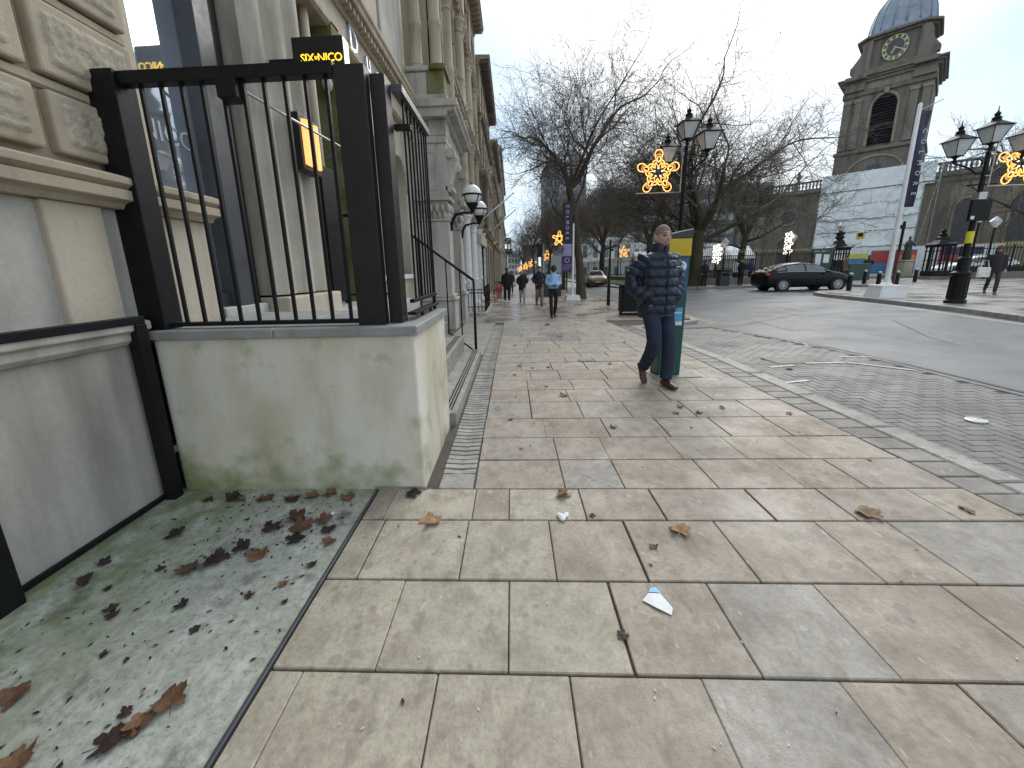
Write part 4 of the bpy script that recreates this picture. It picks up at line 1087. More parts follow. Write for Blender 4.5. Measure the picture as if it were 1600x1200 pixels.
local_part(tw, 'upper_cornice', 'stone_church', MB().prism([(x*1.1, y*1.1+4.85) for x, y in oct_], 28.752, 29.0, 'z')); local_part(tw, 'upper_cornice', 'stone_church', MB().prism([(x*1.22, y*1.22+4.85) for x, y in oct_], 29.002, 29.3, 'z'), bevel=.08)
ck = local_part(tw, 'clock_face', 'stone_far_dark', MB().tube([(0, 1.16, 27.28), (0, 1.0, 27.28)], 1.30, 36))
local_part(ck, 'dial', 'slate', MB().tube([(0, .999, 27.28), (0, .97, 27.28)], 1.0, 32))
local_part(ck, 'chapter_ring', 'clock_gilt', MB().ring([(1.38*cos(a), .98, 27.28+1.38*sin(a)) for a in [2*pi*k/36 for k in range(36)]], .05, 5)); local_part(ck, 'chapter_ring', 'clock_gilt', MB().ring([(.98*cos(a), .98, 27.28+.98*sin(a)) for a in [2*pi*k/36 for k in range(36)]], .03, 5))
for k in range(12):
    a = 2*pi*k/12; d = Vector((sin(a), 0, cos(a))); e_ = Vector((cos(a), 0, -sin(a)))
    local_part(ck, 'numeral', 'clock_gilt', MB().obox(Vector((0, .972, 27.28))+d*1.18, d*.15, e_*.12, (0, .015, 0)))
for a, L, wd in ((rad(118), .95, .05), (rad(208), .72, .075)):
    d = Vector((sin(a), 0, cos(a))); e_ = Vector((cos(a), 0, -sin(a)))
    local_part(ck, 'clock_hand', 'clock_gilt', MB().obox(Vector((0, .94, 27.28))+d*L*.42, d*L*.58, e_*wd, (0, .01, 0)))
plain('lead', (.23, .275, .335), .55, metal=.25, var=.22, scale=1.5, bump=.2, bscale=5)
dome = [(3.95, 29.302), (4.0, 29.7), (3.75, 29.9), (3.72, 30.6), (3.55, 31.5), (3.25, 32.4), (2.8, 33.2), (2.2, 33.9), (1.7, 34.3), (1.6, 34.8)]
dm_ = local_part(tw, 'dome', 'lead', MB().lathe(dome, 32, (0, 4.85, 0)), smooth=True)
for k in range(16):
    a = pi/16+2*pi*k/16
    local_part(dm_, 'lead_roll', 'lead', MB().tube([((r+.02)*cos(a), 4.85+(r+.02)*sin(a), z) for r, z in dome[2:]], .09, 6), smooth=True)
local_part(tw, 'cupola', 'stone_church_light', MB().lathe([(1.3, 34.8), (1.2, 37.5), (1.5, 37.6), (1.3, 38), (.5, 39.2), (.1, 40.5)], 8, (0, 4.85, 0)))
# lower arch band on the stage above the sheeting
local_part(tw, 'arch_band', 'stone_church_light', MB().tube([(3.4*cos(pi-pi*k/20), -.02, 12.2+2.5*sin(pi-pi*k/20)) for k in range(21)], .17, 6))
local_part(tw, 'lower_window', 'slate', MB().box(-.8, .8, -.02, .1, 11, 13.6))

# body of the church either side of the tower
nv = thing('church_body', 'low brown stone church body with balustraded roofline beside the tower', 'church', (48.5, 58.1, 0), rad(-45), local=True)
local_part(nv, 'wall', 'stone_church', MB().box(-17, -3.5, 1.6, 22, -.5, 11.2)); local_part(nv, 'wall', 'stone_church_light', MB().box(3.0, 46, 1.6, 22, -.5, 10.6))
for x0, x1 in ((-17.4, -3.6), (3.1, 46)):
    local_part(nv, 'cornice', 'stone_church', MB().box(x0, x1, 1.0, 22, 11.202, 11.6), bevel=.1); local_part(nv, 'balustrade_base', 'stone_church', MB().box(x0+.2, x1, 1.45, 1.95, 11.602, 11.85))
    local_part(nv, 'balustrade_rail', 'stone_church', MB().box(x0+.2, x1, 1.42, 1.98, 12.75, 12.98), bevel=.05)
local_part(nv, 'frieze', 'stone_church', MB().box(3.1, 46, 1.3, 22, 10.602, 11.2))
bal = MB().lathe([(.1, 0), (.12, .08), (.07, .15), (.15, .4), (.07, .75), (.12, .82), (.1, .9)], 8).mesh('baluster', M['stone_church_light'])
def lplace(par, name, me, x, y, z, rz=0):
    o = bpy.data.objects.new(name, me); COL.objects.link(o); o.parent = par; o.location = (x, y, z); o.rotation_euler = (0, 0, rz); return o
x = -16.8
while x < 30:
    if not -4.6 < x < 3.8:
        if int((x+17)/.42) % 9 == 0: local_part(nv, 'balustrade_pier', 'stone_church', MB().box(x-.22, x+.22, 1.4, 2.0, 11.855, 12.745))
        else: lplace(nv, 'baluster', bal, x, 1.7, 11.85)
    x += .42
urn = MB().lathe([(.28, 0), (.28, .1), (.12, .2), (.36, .7), (.38, .85), (.15, 1.0), (.2, 1.1), (.05, 1.35)], 10).mesh('urn', M['stone_church'])
for x in (-16.9, -9, 9.2, 17, 25): lplace(nv, 'urn', urn, x, 1.7, 12.98)
for x in (-16.5, -13.2, -6.2, 6.2, 10.6, 15, 19.4, 23.8, 28.2): local_part(nv, 'pilaster', 'stone_church', MB().box(x-.55, x+.55, 1.3, 1.598, 0, 10.55), bevel=.04)
for x in (-9.7, 8.4, 12.8, 17.2, 21.6, 26):
    dw = local_part(nv, 'arched_window' if x > 0 else 'arched_door', 'slate', MB().prism([(x-.95, .1 if x < 0 else 3.2), (x+.95, .1 if x < 0 else 3.2)]+[(x+.95*cos(a), 4.0+(3.4 if x > 0 else 0)+.95*sin(a)) for a in [pi*k/10 for k in range(11)]], 1.5, 1.58, 'y'))
    local_part(nv, 'surround', 'stone_church_light', MB().tube([(x-1.1, 1.52, 0)]+[(x+1.1*cos(pi-pi*k/10), 1.52, 4.0+(3.4 if x > 0 else 0)+1.1*sin(pi-pi*k/10)) for k in range(11)]+[(x+1.1, 1.52, 0)], .17, 6))
local_part(nv, 'round_window', 'slate', MB().tube([(-9.7, 1.6, 8), (-9.7, 1.5, 8)], .95, 24)); local_part(nv, 'round_surround', 'stone_church_light', MB().ring([(-9.7+1.1*cos(a), 1.5, 8+1.1*sin(a)) for a in [2*pi*k/24 for k in range(24)]], .16, 6))

# sheeted scaffold round the tower's foot
plain('sheeting', (.74, .77, .80), .42, var=.13, scale=.8, bump=.5, bscale=1.3, bd=.08)
sf = thing('sheeted_scaffold', 'scaffold wrapped in pale bluish white sheeting around the foot of the church tower', 'scaffold', (47.9, 58.1, 0), rad(-45), local=True); sf.scale = (.85, .85, 1)
R4 = random.Random(9)
zrow = [1.6, 3.3, 5.1, 6.9, 8.6, 10.4, 12.7]
for i in range(len(zrow)-1):
    x0, x1 = (-5.9, 6.7) if i == 5 else (-5.9, 5.7)
    cuts = [x0]+sorted(R4.uniform(x0+2.5, x1-2.5) for _ in range(1 if i % 2 else 2))+[x1]
    for a, b in zip(cuts, cuts[1:]):
        nx, nz = 16, 6; g = MB(); yo = -2.3-R4.uniform(0, .22)
        for p in range(nx+1):
            for q in range(nz+1):
                z = zrow[i]-.12+(zrow[i+1]-zrow[i]+.12)*q/nz
                if q == 0: z += R4.uniform(-.12, .1)
                g.v.append((a+(b-a)*p/nx, yo+R4.uniform(-.09, .09)-.12*(1-q/nz), z))
        g.f = [(p*(nz+1)+q, (p+1)*(nz+1)+q, (p+1)*(nz+1)+q+1, p*(nz+1)+q+1) for p in range(nx) for q in range(nz)]; g.m = [0]*len(g.f)
        local_part(sf, 'sheet', 'sheeting', g, smooth=True)
    local_part(sf, 'ledger', 'slate', MB().tube([(-5.9, -2.48, zrow[i]+.03), (x1, -2.48, zrow[i]+.03)], .05, 5)) if i else None
    local_part(sf, 'ledger', 'steel', MB().tube([(-6.1, -2.42, zrow[i]), (x1+.3, -2.42, zrow[i])], .035, 6))
    local_part(sf, 'side_sheet', 'sheeting', MB().box(-5.92, -5.9, -2.2, 5, zrow[i], zrow[i+1]-.05)); local_part(sf, 'side_sheet', 'sheeting', MB().box(5.72, 5.74, -2.2, 1.5, zrow[i], zrow[i+1]-.05))
for x in (-5.9, -3, 0, 3, 5.7, 7.2): local_part(sf, 'standard', 'steel', MB().tube([(x, -2.15, 0), (x, -2.15, 12.9)], .04, 6))
local_part(sf, 'brace', 'steel', MB().tube([(5.8, -2.2, .5), (7.3, -2.2, 12.2)], .035, 6))
local_part(sf, 'warning_sign', 'yellow_sign' if 'yellow_sign' in M else plain('yellow_sign', (.62, .46, .03), .5), MB().box(-.6, .35, -2.56, -2.52, 4.2, 5.2)); local_part(sf, 'sign_panel', 'black', MB().box(-.42, .17, -2.57, -2.562, 4.45, 4.9))
# hoarding with posters
plain('hoarding', (.68, .70, .72), .5, var=.08); plain('poster_red', (.40, .05, .055), .45, var=.1); plain('poster_blue', (.07, .19, .42), .45, var=.1); plain('poster_orange', (.65, .25, .03), .45, var=.1); plain('poster_yellow', (.6, .5, .1), .5); plain('poster_navy', (.03, .04, .10), .45)
hd = thing('hoarding', 'white site hoarding with red and blue posters across the foot of the scaffold', 'hoarding', (30.2, 34.6, .03), rad(-14), local=True)
for i in range(6): local_part(hd, 'panel', 'hoarding', MB().cbox(-2.6+1.7*i, -.92+1.7*i, 0, .06, 0, 2.35, .01))
def poster(x0, x1, z0, z1, m, y=-.012): local_part(hd, 'poster', m, MB().box(x0, x1, y-.008, y, z0, z1))
poster(-.7, 2.3, .25, 2.1, 'poster_blue'); poster(-.65, 2.25, 1.1, 2.05, 'poster_red', -.021); poster(1.2, 2.2, .95, 1.7, 'poster_orange', -.03)
poster(-2.4, -.9, .8, 1.9, 'poster_yellow'); poster(-2.3, -1.0, .9, 1.5, 'poster_blue', -.021)
poster(3.7, 5.4, .2, 2.2, 'poster_red'); poster(3.75, 6.4, 1.6, 2.15, 'poster_navy', -.021); poster(3.9, 5.1, 1.0, 1.1, 'hoarding', -.021); poster(3.9, 4.9, .75, .85, 'hoarding', -.021)
# statue
plain('bronze', (.045, .05, .04), .5, metal=.4, var=.3)
stt = thing('bronze_statue', 'dark bronze robed statue on a pale stone plinth in front of the hoarding', 'statue', (31.0, 33.3, .03), 0, local=True); stt.scale = (.68, .68, .8)
local_part(stt, 'plinth', 'stone_pale', MB().box(-.5, .5, -.5, .5, 0, 1.5), bevel=.05); local_part(stt, 'plinth_cap', 'stone_pale', MB().box(-.6, .6, -.6, .6, 1.502, 1.62), bevel=.03)
local_part(stt, 'figure', 'bronze', MB().lathe([(.42, 1.62), (.46, 1.75), (.36, 2.5), (.34, 3.0), (.40, 3.25), (.24, 3.42), (.10, 3.5), (.14, 3.62), (.13, 3.75), (.03, 3.86)], 14, sy=.75), smooth=True)
local_part(stt, 'arm', 'bronze', MB().tube([(.34, 0, 3.25), (.5, -.2, 2.95), (.3, -.42, 2.9)], [.1, .09, .06], 8), smooth=True); local_part(stt, 'arm', 'bronze', MB().tube([(-.34, 0, 3.25), (-.52, -.1, 2.9), (-.4, -.3, 2.7)], [.1, .09, .06], 8), smooth=True)

# ---------------------------------------------------------------- churchyard railing and gate piers
def gate_pier(loc, label, lantern):
    t = thing('gate_pier', label, 'gate pier', loc, rad(-10), 'ironwork gate piers of the churchyard', local=True); t.scale = (.84, .84, .9)
    local_part(t, 'base', 'stone_church', MB().box(-.75, .75, -.75, .75, -.05, .22), bevel=.03); local_part(t, 'plinth', 'black', MB().box(-.62, .62, -.62, .62, .222, .62), bevel=.03)
    for i in range(4):
        for j in range(4):
            if i in (0, 3) or j in (0, 3): local_part(t, 'bar', 'black', MB().box(-.55+.355*i, -.48+.355*i, -.55+.355*j, -.48+.355*j, .621, 2.3))
    for z in (1.35, 2.0): local_part(t, 'band', 'black', MB().box(-.6, .6, -.6, .6, z, z+.06))
    local_part(t, 'frieze', 'black', MB().box(-.62, .62, -.62, .62, 2.301, 2.45), bevel=.03)
    local_part(t, 'roof', 'black', MB().lathe([(1.05, 2.451), (1.0, 2.52), (.62, 2.62), (.42, 2.8), (.34, 3.0), (.2, 3.1)], 4, a0=pi/4))
    if lantern:
        local_part(t, 'scroll', 'black', MB().lathe([(.2, 3.1), (.34, 3.25), (.22, 3.4), (.36, 3.6), (.1, 3.72)], 8)); ln = local_part(t, 'lantern', 'lantern_glass', MB().lathe([(.16, 3.721), (.30, 4.05), (.28, 4.06)], 6))
        local_part(ln, 'lantern_roof', 'steel', MB().lathe([(.36, 4.061), (.2, 4.2), (.05, 4.3), (.02, 4.45)], 6))
    else: local_part(t, 'finial', 'black', MB().lathe([(.2, 3.1), (.28, 3.2), (.1, 3.3), (.18, 3.42), (.02, 3.62)], 8))
    return t
gate_pier((22.6, 29.3, .03), 'black ironwork gate pier topped by a lantern, beside the black car', True)
gate_pier((28.1, 28.0, .03), 'black ironwork gate pier with pointed finial, right of the hoarding', False)
gbar = MB().box(-.011, .011, -.011, .011, 0, 1.62, 0)
gbar.lathe([(.012, 1.62), (.035, 1.70), (.004, 1.86)], 4, m=1)
gbm = gbar.mesh('railing_bar', [M['black'], M['gold']])
def iron_railing(name, label, a, b, step, cap=300):
    a, b = Vector(a), Vector(b); L = (b-a).length; an = atan2(b.y-a.y, b.x-a.x)
    t = thing(name, label, 'railing', (a.x, a.y, 0), an, local=True)
    zz = lambda s: (plz((a+(b-a)*s/L).x, (a+(b-a)*s/L).y))
    local_part(t, 'plinth_wall', 'stone_church', MB().add([(s, y, zz(s)+h) for s in (0, L) for y in (-.18, .18) for h in (-.3, .42)], [(0, 1, 3, 2), (4, 6, 7, 5), (0, 4, 5, 1), (2, 3, 7, 6), (1, 5, 7, 3)]))
    for h in (.55, 1.86): local_part(t, 'rail', 'black', MB().add([(s, y, zz(s)+h+d) for s in (0, L) for y in (-.02, .02) for d in (0, .045)], [(0, 1, 3, 2), (4, 6, 7, 5), (0, 4, 5, 1), (2, 3, 7, 6), (1, 5, 7, 3), (0, 2, 6, 4)]))
    n = int(L/step)
    for i in range(n+1): lplace(t, 'railing_bar', gbm, i*step, 0, zz(i*step)+.42)
    for i in range(0, n+1, 16): local_part(t, 'standard', 'black', MB().box(i*step-.03, i*step+.03, -.03, .03, zz(i*step)+.4, zz(i*step)+2.1))
    return t
iron_railing('churchyard_railing', 'black churchyard railing with gilded spear tips behind the black car', (11.9, 27.7), (21.7, 28.9), .145)
iron_railing('churchyard_railing', 'gilt tipped black churchyard railing running right from the second gate pier', (29.0, 27.6), (50, 23.8), .17)
iron_railing('churchyard_railing', 'black churchyard railing with gilded spear tips running away beside the road under the trees', (11.7, 27.75), (10.2, 60), .22)
# slim churchyard lamps with pale heads
def yard_lamp(loc, h, label):
    t = thing('churchyard_lamp', label, 'lamp post', loc, 0, 'slim churchyard lamps with pale heads', local=True)
    local_part(t, 'post', 'black', MB().lathe([(.11, 0), (.11, .5), (.06, .6), (.045, h-.6), (.07, h-.55)], 8)); local_part(t, 'lamp_head', 'opal', MB().lathe([(.08, h-.55), (.24, h-.25), (.26, h-.18)], 10), auto=40); local_part(t, 'lamp_cap', 'steel', MB().lathe([(.30, h-.179), (.2, h-.05), (.03, h+.12)], 10), auto=40)
for x, y, h, l in ((28.1, 26.1, 3.95, 'churchyard lamp with pale conical head just behind the black box sign'), (30.3, 27.2, 3.7, 'churchyard lamp with pale conical head nearest the right edge'), (14.9, 29.3, 3.0, 'churchyard lamp with pale conical head under the tree behind the railing'), (20.6, 31, 3.3, 'churchyard lamp with pale conical head before the dark arched door')): yard_lamp((x, y, .03), h, l)
# strings of white lights on posts
def light_cluster(loc, hgt, label):
    t = thing('light_decoration', label, 'light decoration', loc, 0, 'white illuminated decorations behind the railing', local=True)
    local_part(t, 'post', 'black', MB().box(-.03, .03, -.03, .03, -2.2, 0))
    for k in range(3):
        z = .18+hgt*k/3
        local_part(t, 'rope_light', 'white_light', MB().ring([((.30+.10*cos(5*a))*cos(a)*.8, 0, z+(.26+.07*cos(5*a))*sin(a)) for a in [2*pi*i/30 for i in range(30)]], .035, 5)); local_part(t, 'rope_light', 'white_light', MB().ring([(.13*cos(a), 0, z+.12*sin(a)) for a in [2*pi*i/10 for i in range(10)]], .03, 5))
light_cluster((19.8, 30.2, 2.0), 1.5, 'white illuminated decoration glowing in front of the dark arched door'); light_cluster((14.2, 28.9, 1.55), 1.0, 'white illuminated decoration glowing under the tree behind the railing')

# ---------------------------------------------------------------- distant buildings
plain('concrete_far', (.30, .32, .34), .8, var=.15, scale=.4); plain('concrete_pale', (.46, .48, .50), .8, var=.1, scale=.4); plain('glass_far', (.12, .15, .18), .25, var=.3, scale=.3); plain('brick_far', (.20, .13, .10), .9, var=.2, scale=.5); plain('white_render', (.66, .67, .67), .8, var=.08, scale=.5)
def block(name, label, x0, x1, y0, y1, z0, z1, m, win='glass_far', nf=6, nb=5, roof=None, face='y', ww=.62, wh=.55):
    t = thing(name, label, 'building', ((x0+x1)/2, y0, z0))
    part(t, 'wall', m, MB().box(x0, x1, y0, y1, z0, z1))
    fh = (z1-z0)/nf; bw = (x1-x0)/nb
    me = MB().box(-bw*ww/2, bw*ww/2, -.12, .02, -fh*wh/2, fh*wh/2).mesh('window', M[win])
    for i in range(nf):
        for j in range(nb): place(t, 'window', me, x0+bw*(j+.5), y0, z0+fh*(i+.55))
    if face == 'xy':
        nd = max(2, int((y1-y0)/bw)); dw = (y1-y0)/nd
        m2 = MB().box(-.12, .02, -dw*ww/2, dw*ww/2, -fh*wh/2, fh*wh/2).mesh('window', M[win])
        for i in range(nf):
            for j in range(nd): place(t, 'window', m2, x0, y0+dw*(j+.5), z0+fh*(i+.55))
    part(t, 'parapet', m, MB().box(x0-.2, x1+.2, y0-.2, y1+.2, z1+.002, z1+.6))
    if roof: part(t, 'roof', roof, MB().lathe([((x1-x0)*.68, z1+.602), (.6, z1+.602+(x1-x0)*.3)], 4, ((x0+x1)/2, (y0+y1)/2, 0), sy=(y1-y0)/(x1-x0), a0=pi/4))
    return t
tbk = block('tower_block', 'grey concrete tower block with stepped pointed top seen through the street tree', 8.6, 19.4, 110, 122, -1.5, 26.0, 'concrete_far', nf=12, nb=5, ww=.6, wh=.5)
part(tbk, 'gable', 'concrete_far', MB().prism([(8.6, 26.6), (11.2, 30.5), (13.8, 27.6)], 110.1, 121, 'y')); part(tbk, 'gable', 'concrete_far', MB().prism([(13.9, 27.6), (16.4, 31.2), (19.4, 26.6)], 110.1, 121, 'y'))
block('banded_office', 'long grey office block with pale horizontal bands behind the churchyard trees', 21, 63, 104, 120, -1.5, 19.5, 'concrete_pale', nf=6, nb=16, ww=.96, wh=.55)
block('brick_terrace', 'dark brick block behind the trees between the tower block and the office', 14, 24, 88, 99, -1.5, 12.2, 'brick_far', nf=4, nb=6)
block('white_house', 'white rendered house behind the trees at the bend of the road', 11.5, 20.5, 70, 78, -1.5, 5.6, 'white_render', nf=2, nb=5, ww=.4)
block('white_house', 'long white low building behind the churchyard trees, left of the banner', 22, 34, 76, 84, -1.0, 5.0, 'white_render', nf=2, nb=7, ww=.4)
block('street_end_block', 'distant grey block closing the end of the street on the left side', -2, 4, 190, 200, -1.6, 9, 'concrete_pale', nf=4, nb=4); block('street_end_block', 'distant brick block closing the end of the street beside the tree line', 4.6, 11, 170, 182, -1.6, 10.5, 'brick_far', nf=4, nb=4)
block('grey_tall_building', 'pale glazed tower rising over the end of the left frontages', -7.5, -2.6, 128, 140, -1.6, 30, 'concrete_pale', nf=12, nb=3, face='y')
# market marquees
def marquee(loc, L, D, label, m='white_render'):
    t = thing('marquee', label, 'marquee', loc, 0, 'white marquees on the lawn', local=True)
    local_part(t, 'canopy', m, MB().prism([(-D/2, 2.2), (0, 3.3), (D/2, 2.2), (D/2, 1.9), (-D/2, 1.9)], 0, L, 'x'))
    local_part(t, 'back_panel', m, MB().box(0, L, D/2-.04, D/2, 0, 1.9))
    for x in (0.03, L/2, L-.03): local_part(t, 'pole', 'steel', MB().box(x-.03, x+.03, -D/2, -D/2+.06, 0, 1.9))
    local_part(t, 'counter', 'brick_far', MB().box(.3, L-.3, -D/2+.3, -D/2+.9, 0, 1.0))
marquee((13.5, 46, -.35), 5, 3, 'white marquee under the left churchyard tree', 'hoarding'); marquee((20.5, 47, 0), 6, 3, 'white marquee behind the railing, left of the dark arched door', 'hoarding'); marquee((15.2, 38, -.1), 4, 3, 'white marquee nearest the railing behind the large tree', 'hoarding')
hg = thing('clipped_hedge', 'low dark green clipped hedge along the churchyard railing on the right', 'hedge', (30, 28.6, 0), rad(-10), local=True)
g = MB(); RH = random.Random(3)
for i in range(5200):
    c = Vector((RH.uniform(0, 20), RH.uniform(-.35, .35), RH.uniform(.05, .85))); a = RH.uniform(0, 6.28); d = Vector((cos(a), sin(a)*.5, RH.uniform(-.5, .5)))*.07; e_ = Vector((-sin(a), cos(a)*.3, RH.uniform(.2, 1)))*.06
    g.add([c-d, c-e_*.6, c+d, c+e_], [(0, 1, 2, 3)])
tag(local_part(hg, 'leaves', 'hedge', g), kind='stuff'); local_part(hg, 'core', 'hedge', MB().box(0, 20, -.28, .28, 0, .78))
# ---------------------------------------------------------------- street furniture
def L_(par, name, m, mb, **k): return local_part(par, name, m, mb, **k)
def lantern(par, x, y, z, k_=.84):
    a = pi/4; P = lambda pr: [(r*k_, z+(q*k_)) for r, q in pr]
    b = L_(par, 'lantern', 'black', MB().lathe(P([(.20, 0), (.205, .03), (.19, .035)]), 4, (x, y, 0), a0=a))
    L_(b, 'glass', 'lantern_glass', MB().lathe(P([(.185, .036), (.39, .50)]), 4, (x, y, 0), a0=a, cap=False))
    for k in range(4):
        c, s_ = k_*cos(a+k*pi/2), k_*sin(a+k*pi/2)
        L_(b, 'glazing_bar', 'black', MB().tube([(x+.19*c, y+.19*s_, z+.03*k_), (x+.397*c, y+.397*s_, z+.505*k_)], .012, 4))
    L_(b, 'roof', 'black', MB().lathe(P([(.46, .505), (.47, .53), (.40, .55), (.13, .70), (.12, .74)]), 4, (x, y, 0), a0=a))
    L_(b, 'finial', 'black', MB().lathe(P([(.10, .741), (.12, .80), (.06, .86), (.085, .92), (.02, 1.0), (.008, 1.16)]), 10, (x, y, 0)), auto=40)
    L_(b, 'stem', 'black', MB().lathe([(.03, z-.18), (.05, z-.1), (.03, z-.05), (.10, z-.001)], 8, (x, y, 0)))
def street_lamp(loc, ax, label, zt=4.45, up=0):
    t = thing('street_lamp', label, 'street lamp', loc, 0, 'black triple lantern street lamps', local=True)
    L_(t, 'pedestal', 'black', MB().lathe([(.25, 0), (.25, .08), (.21, .12), (.20, .82), (.24, .86), (.24, .92), (.15, .98), (.13, 1.30), (.16, 1.34), (.10, 1.40)], 12), auto=30)
    fl = MB()
    for k in range(12):
        a = 2*pi*k/12; fl.tube([(.203*cos(a), .203*sin(a), .15), (.198*cos(a), .198*sin(a), .80)], .018, 5)
    L_(t, 'fluting', 'black', fl)
    L_(t, 'shaft', 'black', MB().lathe([(.085, 1.401), (.07, 2.2), (.065, 3.35), (.05, zt-.2), (.07, zt-.18), (.04, zt-.1)], 12), auto=40)
    d = Vector((ax[0], ax[1], 0)).normalized()
    L_(t, 'ladder_bar', 'black', MB().tube([tuple(d*-.34+Vector((0, 0, 3.42))), tuple(d*.34+Vector((0, 0, 3.42)))], .022, 6))
    for s_ in (-1, 1):
        pts = [(0, 3.72+up), (.18, 3.72+up), (.36, 3.88+up), (.56, 3.98+up), (.70, 4.02+up), (.74, 4.06+up)]
        L_(t, 'arm', 'black', MB().tube([tuple(d*s_*a+Vector((0, 0, b))) for a, b in pts], .024, 6), smooth=True)
        L_(t, 'scroll', 'black', MB().ring([tuple(d*s_*(.22+.12*cos(q))+Vector((0, 0, 4.0+up+.12*sin(q)))) for q in [2*pi*k/14 for k in range(14)]], .018, 5))
        L_(t, 'brace', 'black', MB().tube([tuple(d*s_*.05+Vector((0, 0, 4.3+up))), tuple(d*s_*.62+Vector((0, 0, 4.1+up)))], .012, 5))
        lantern(t, d.x*s_*.74, d.y*s_*.74, 4.22+up)
    lantern(t, 0, 0, zt+.05)
    return t
street_lamp((5.22, 13.0, G(5.2, 13)), (.42, -.9), 'tall black street lamp with three lanterns rising behind the green pay machine', 5.15, .5)
sl2 = street_lamp((13.66, 12.85, .03), (1, -.25), 'tall black street lamp with three lanterns, black box sign and yellow band on the plaza')
b = L_(sl2, 'box_sign', 'black', MB().box(-.30, .26, -.16, -.08, 2.40, 3.0), bevel=.012); L_(b, 'sticker', 'white_paint', MB().box(-.27, -.17, -.164, -.1605, 2.45, 2.54)); L_(b, 'sign_bracket', 'steel', MB().box(-.12, .10, -.12, .07, 3.0005, 3.2))
plain('yellow_band', (.65, .58, .03), .5, var=.1); L_(sl2, 'yellow_band', 'yellow_band', MB().lathe([(.085, 1.78), (.084, 2.12)], 12))
def star_curve(R, y=0, n=150):
    out = []
    for k in range(n):
        a = 2*pi*k/n; c5 = cos(5*(a-pi/2))
        r = R*(.66+.25*c5+.085*cos(15*(a-pi/2))+.07*cos(10*(a-pi/2)))
        a2 = a+.10*sin(15*(a-pi/2))
        out.append((r*cos(a2), y, r*sin(a2)))
    return out
def snowflake(loc, R, label, side=1, frame=True, rz=0, post=None, sparse=1):
    t = thing('snowflake_light', label, 'light decoration', loc, rz, 'amber snowflake lights along the street', local=True)
    th = .0165*max(1, sparse)
    L_(t, 'rope_light', 'rope', MB().ring(star_curve(R, 0, 150 if frame else 90), th, 5))
    L_(t, 'fill_rope', 'rope_deep', MB().ring([(x*.80, -.012, z*.80) for x, _, z in star_curve(R, 0, 150 if frame else 90)], th*.8, 5))
    L_(t, 'inner_rope', 'rope', MB().ring([(R*(.36+.10*cos(10*a))*cos(a), -.01, R*(.36+.10*cos(10*a))*sin(a)) for a in [2*pi*k/60 for k in range(60)]], th*.8, 5))
    if frame:
        for k in range(5):
            a = pi/2+2*pi*k/5
            L_(t, 'petal_rope', 'rope', MB().ring([(R*(.62+.13*cos(q))*cos(a)-R*.08*sin(q)*sin(a), -.01, R*(.62+.13*cos(q))*sin(a)+R*.08*sin(q)*cos(a)) for q in [2*pi*i/16 for i in range(16)]], .013, 4))
            L_(t, 'bulb', 'rope_white', MB().ball((R*.2*cos(a), -.02, R*.2*sin(a)), .028, n=6, k=4)); L_(t, 'bulb', 'rope_white', MB().ball((R*.5*cos(a), -.02, R*.5*sin(a)), .02, n=6, k=4))
        f = R*1.02
        L_(t, 'frame_bar', 'steel', MB().tube([(-f, .03, -R*.95), (side*.0+f*1.2, .03, -R*.95)] if side > 0 else [(-f*1.2, .03, -R*.95), (f, .03, -R*.95)], .016, 5)); L_(t, 'frame_bar', 'steel', MB().tube([(side*f*1.15, .03, -R*.95), (side*f*1.15, .03, R*1.05)], .016, 5)); L_(t, 'frame_bar', 'steel', MB().tube([(0, .03, R*1.0), (side*f*1.2, .03, R*1.0)], .013, 5))
        for z in (-.5, .5): L_(t, 'clamp', 'steel', MB().tube([(side*f*1.15, .03, R*z), (side*f*1.38, .03, R*z)], .012, 5))
    if post: L_(t, 'post', 'black', MB().box(side*R*1.1, side*R*1.1+.09, -.04, .05, post, R*1.2))
    return t
snowflake((4.42, 12.98, 4.12), .60, 'amber snowflake light hanging on the left of the lamp behind the pay machine', 1)
snowflake((14.46, 12.72, 3.98), .62, 'amber snowflake light cut by the right edge of the photo', -1)
for (x, y, z, R, side, lab) in ((12.2, 45, 2.95, .62, -1, 'small amber snowflake glowing on a thin post left of the walking man'), (4.3, 50, 2.9, .62, -1, 'small amber snowflake above the pedestrians, beside the street tree'), (3.8, 33, 3.7, .55, 1, 'amber snowflake partly behind the tall street banner'),
        (13.1, 30.2, 3.4, .62, 1, 'small amber snowflake just right of the pay machine top'), (3.65, 74, 2.35, .75, -1, 'tiny amber snowflake far down the street, right of the fair-haired walker'), (2.75, 82, 1.9, .7, -1, 'tiny amber snowflake far down the street, lowest of the row'), (2.0, 100, 1.4, .8, 1, 'furthest tiny amber snowflake above the fair-haired walker')):
    snowflake((x, y, z), R, lab, side, False, .15, G(x, y)-z, 2.0)

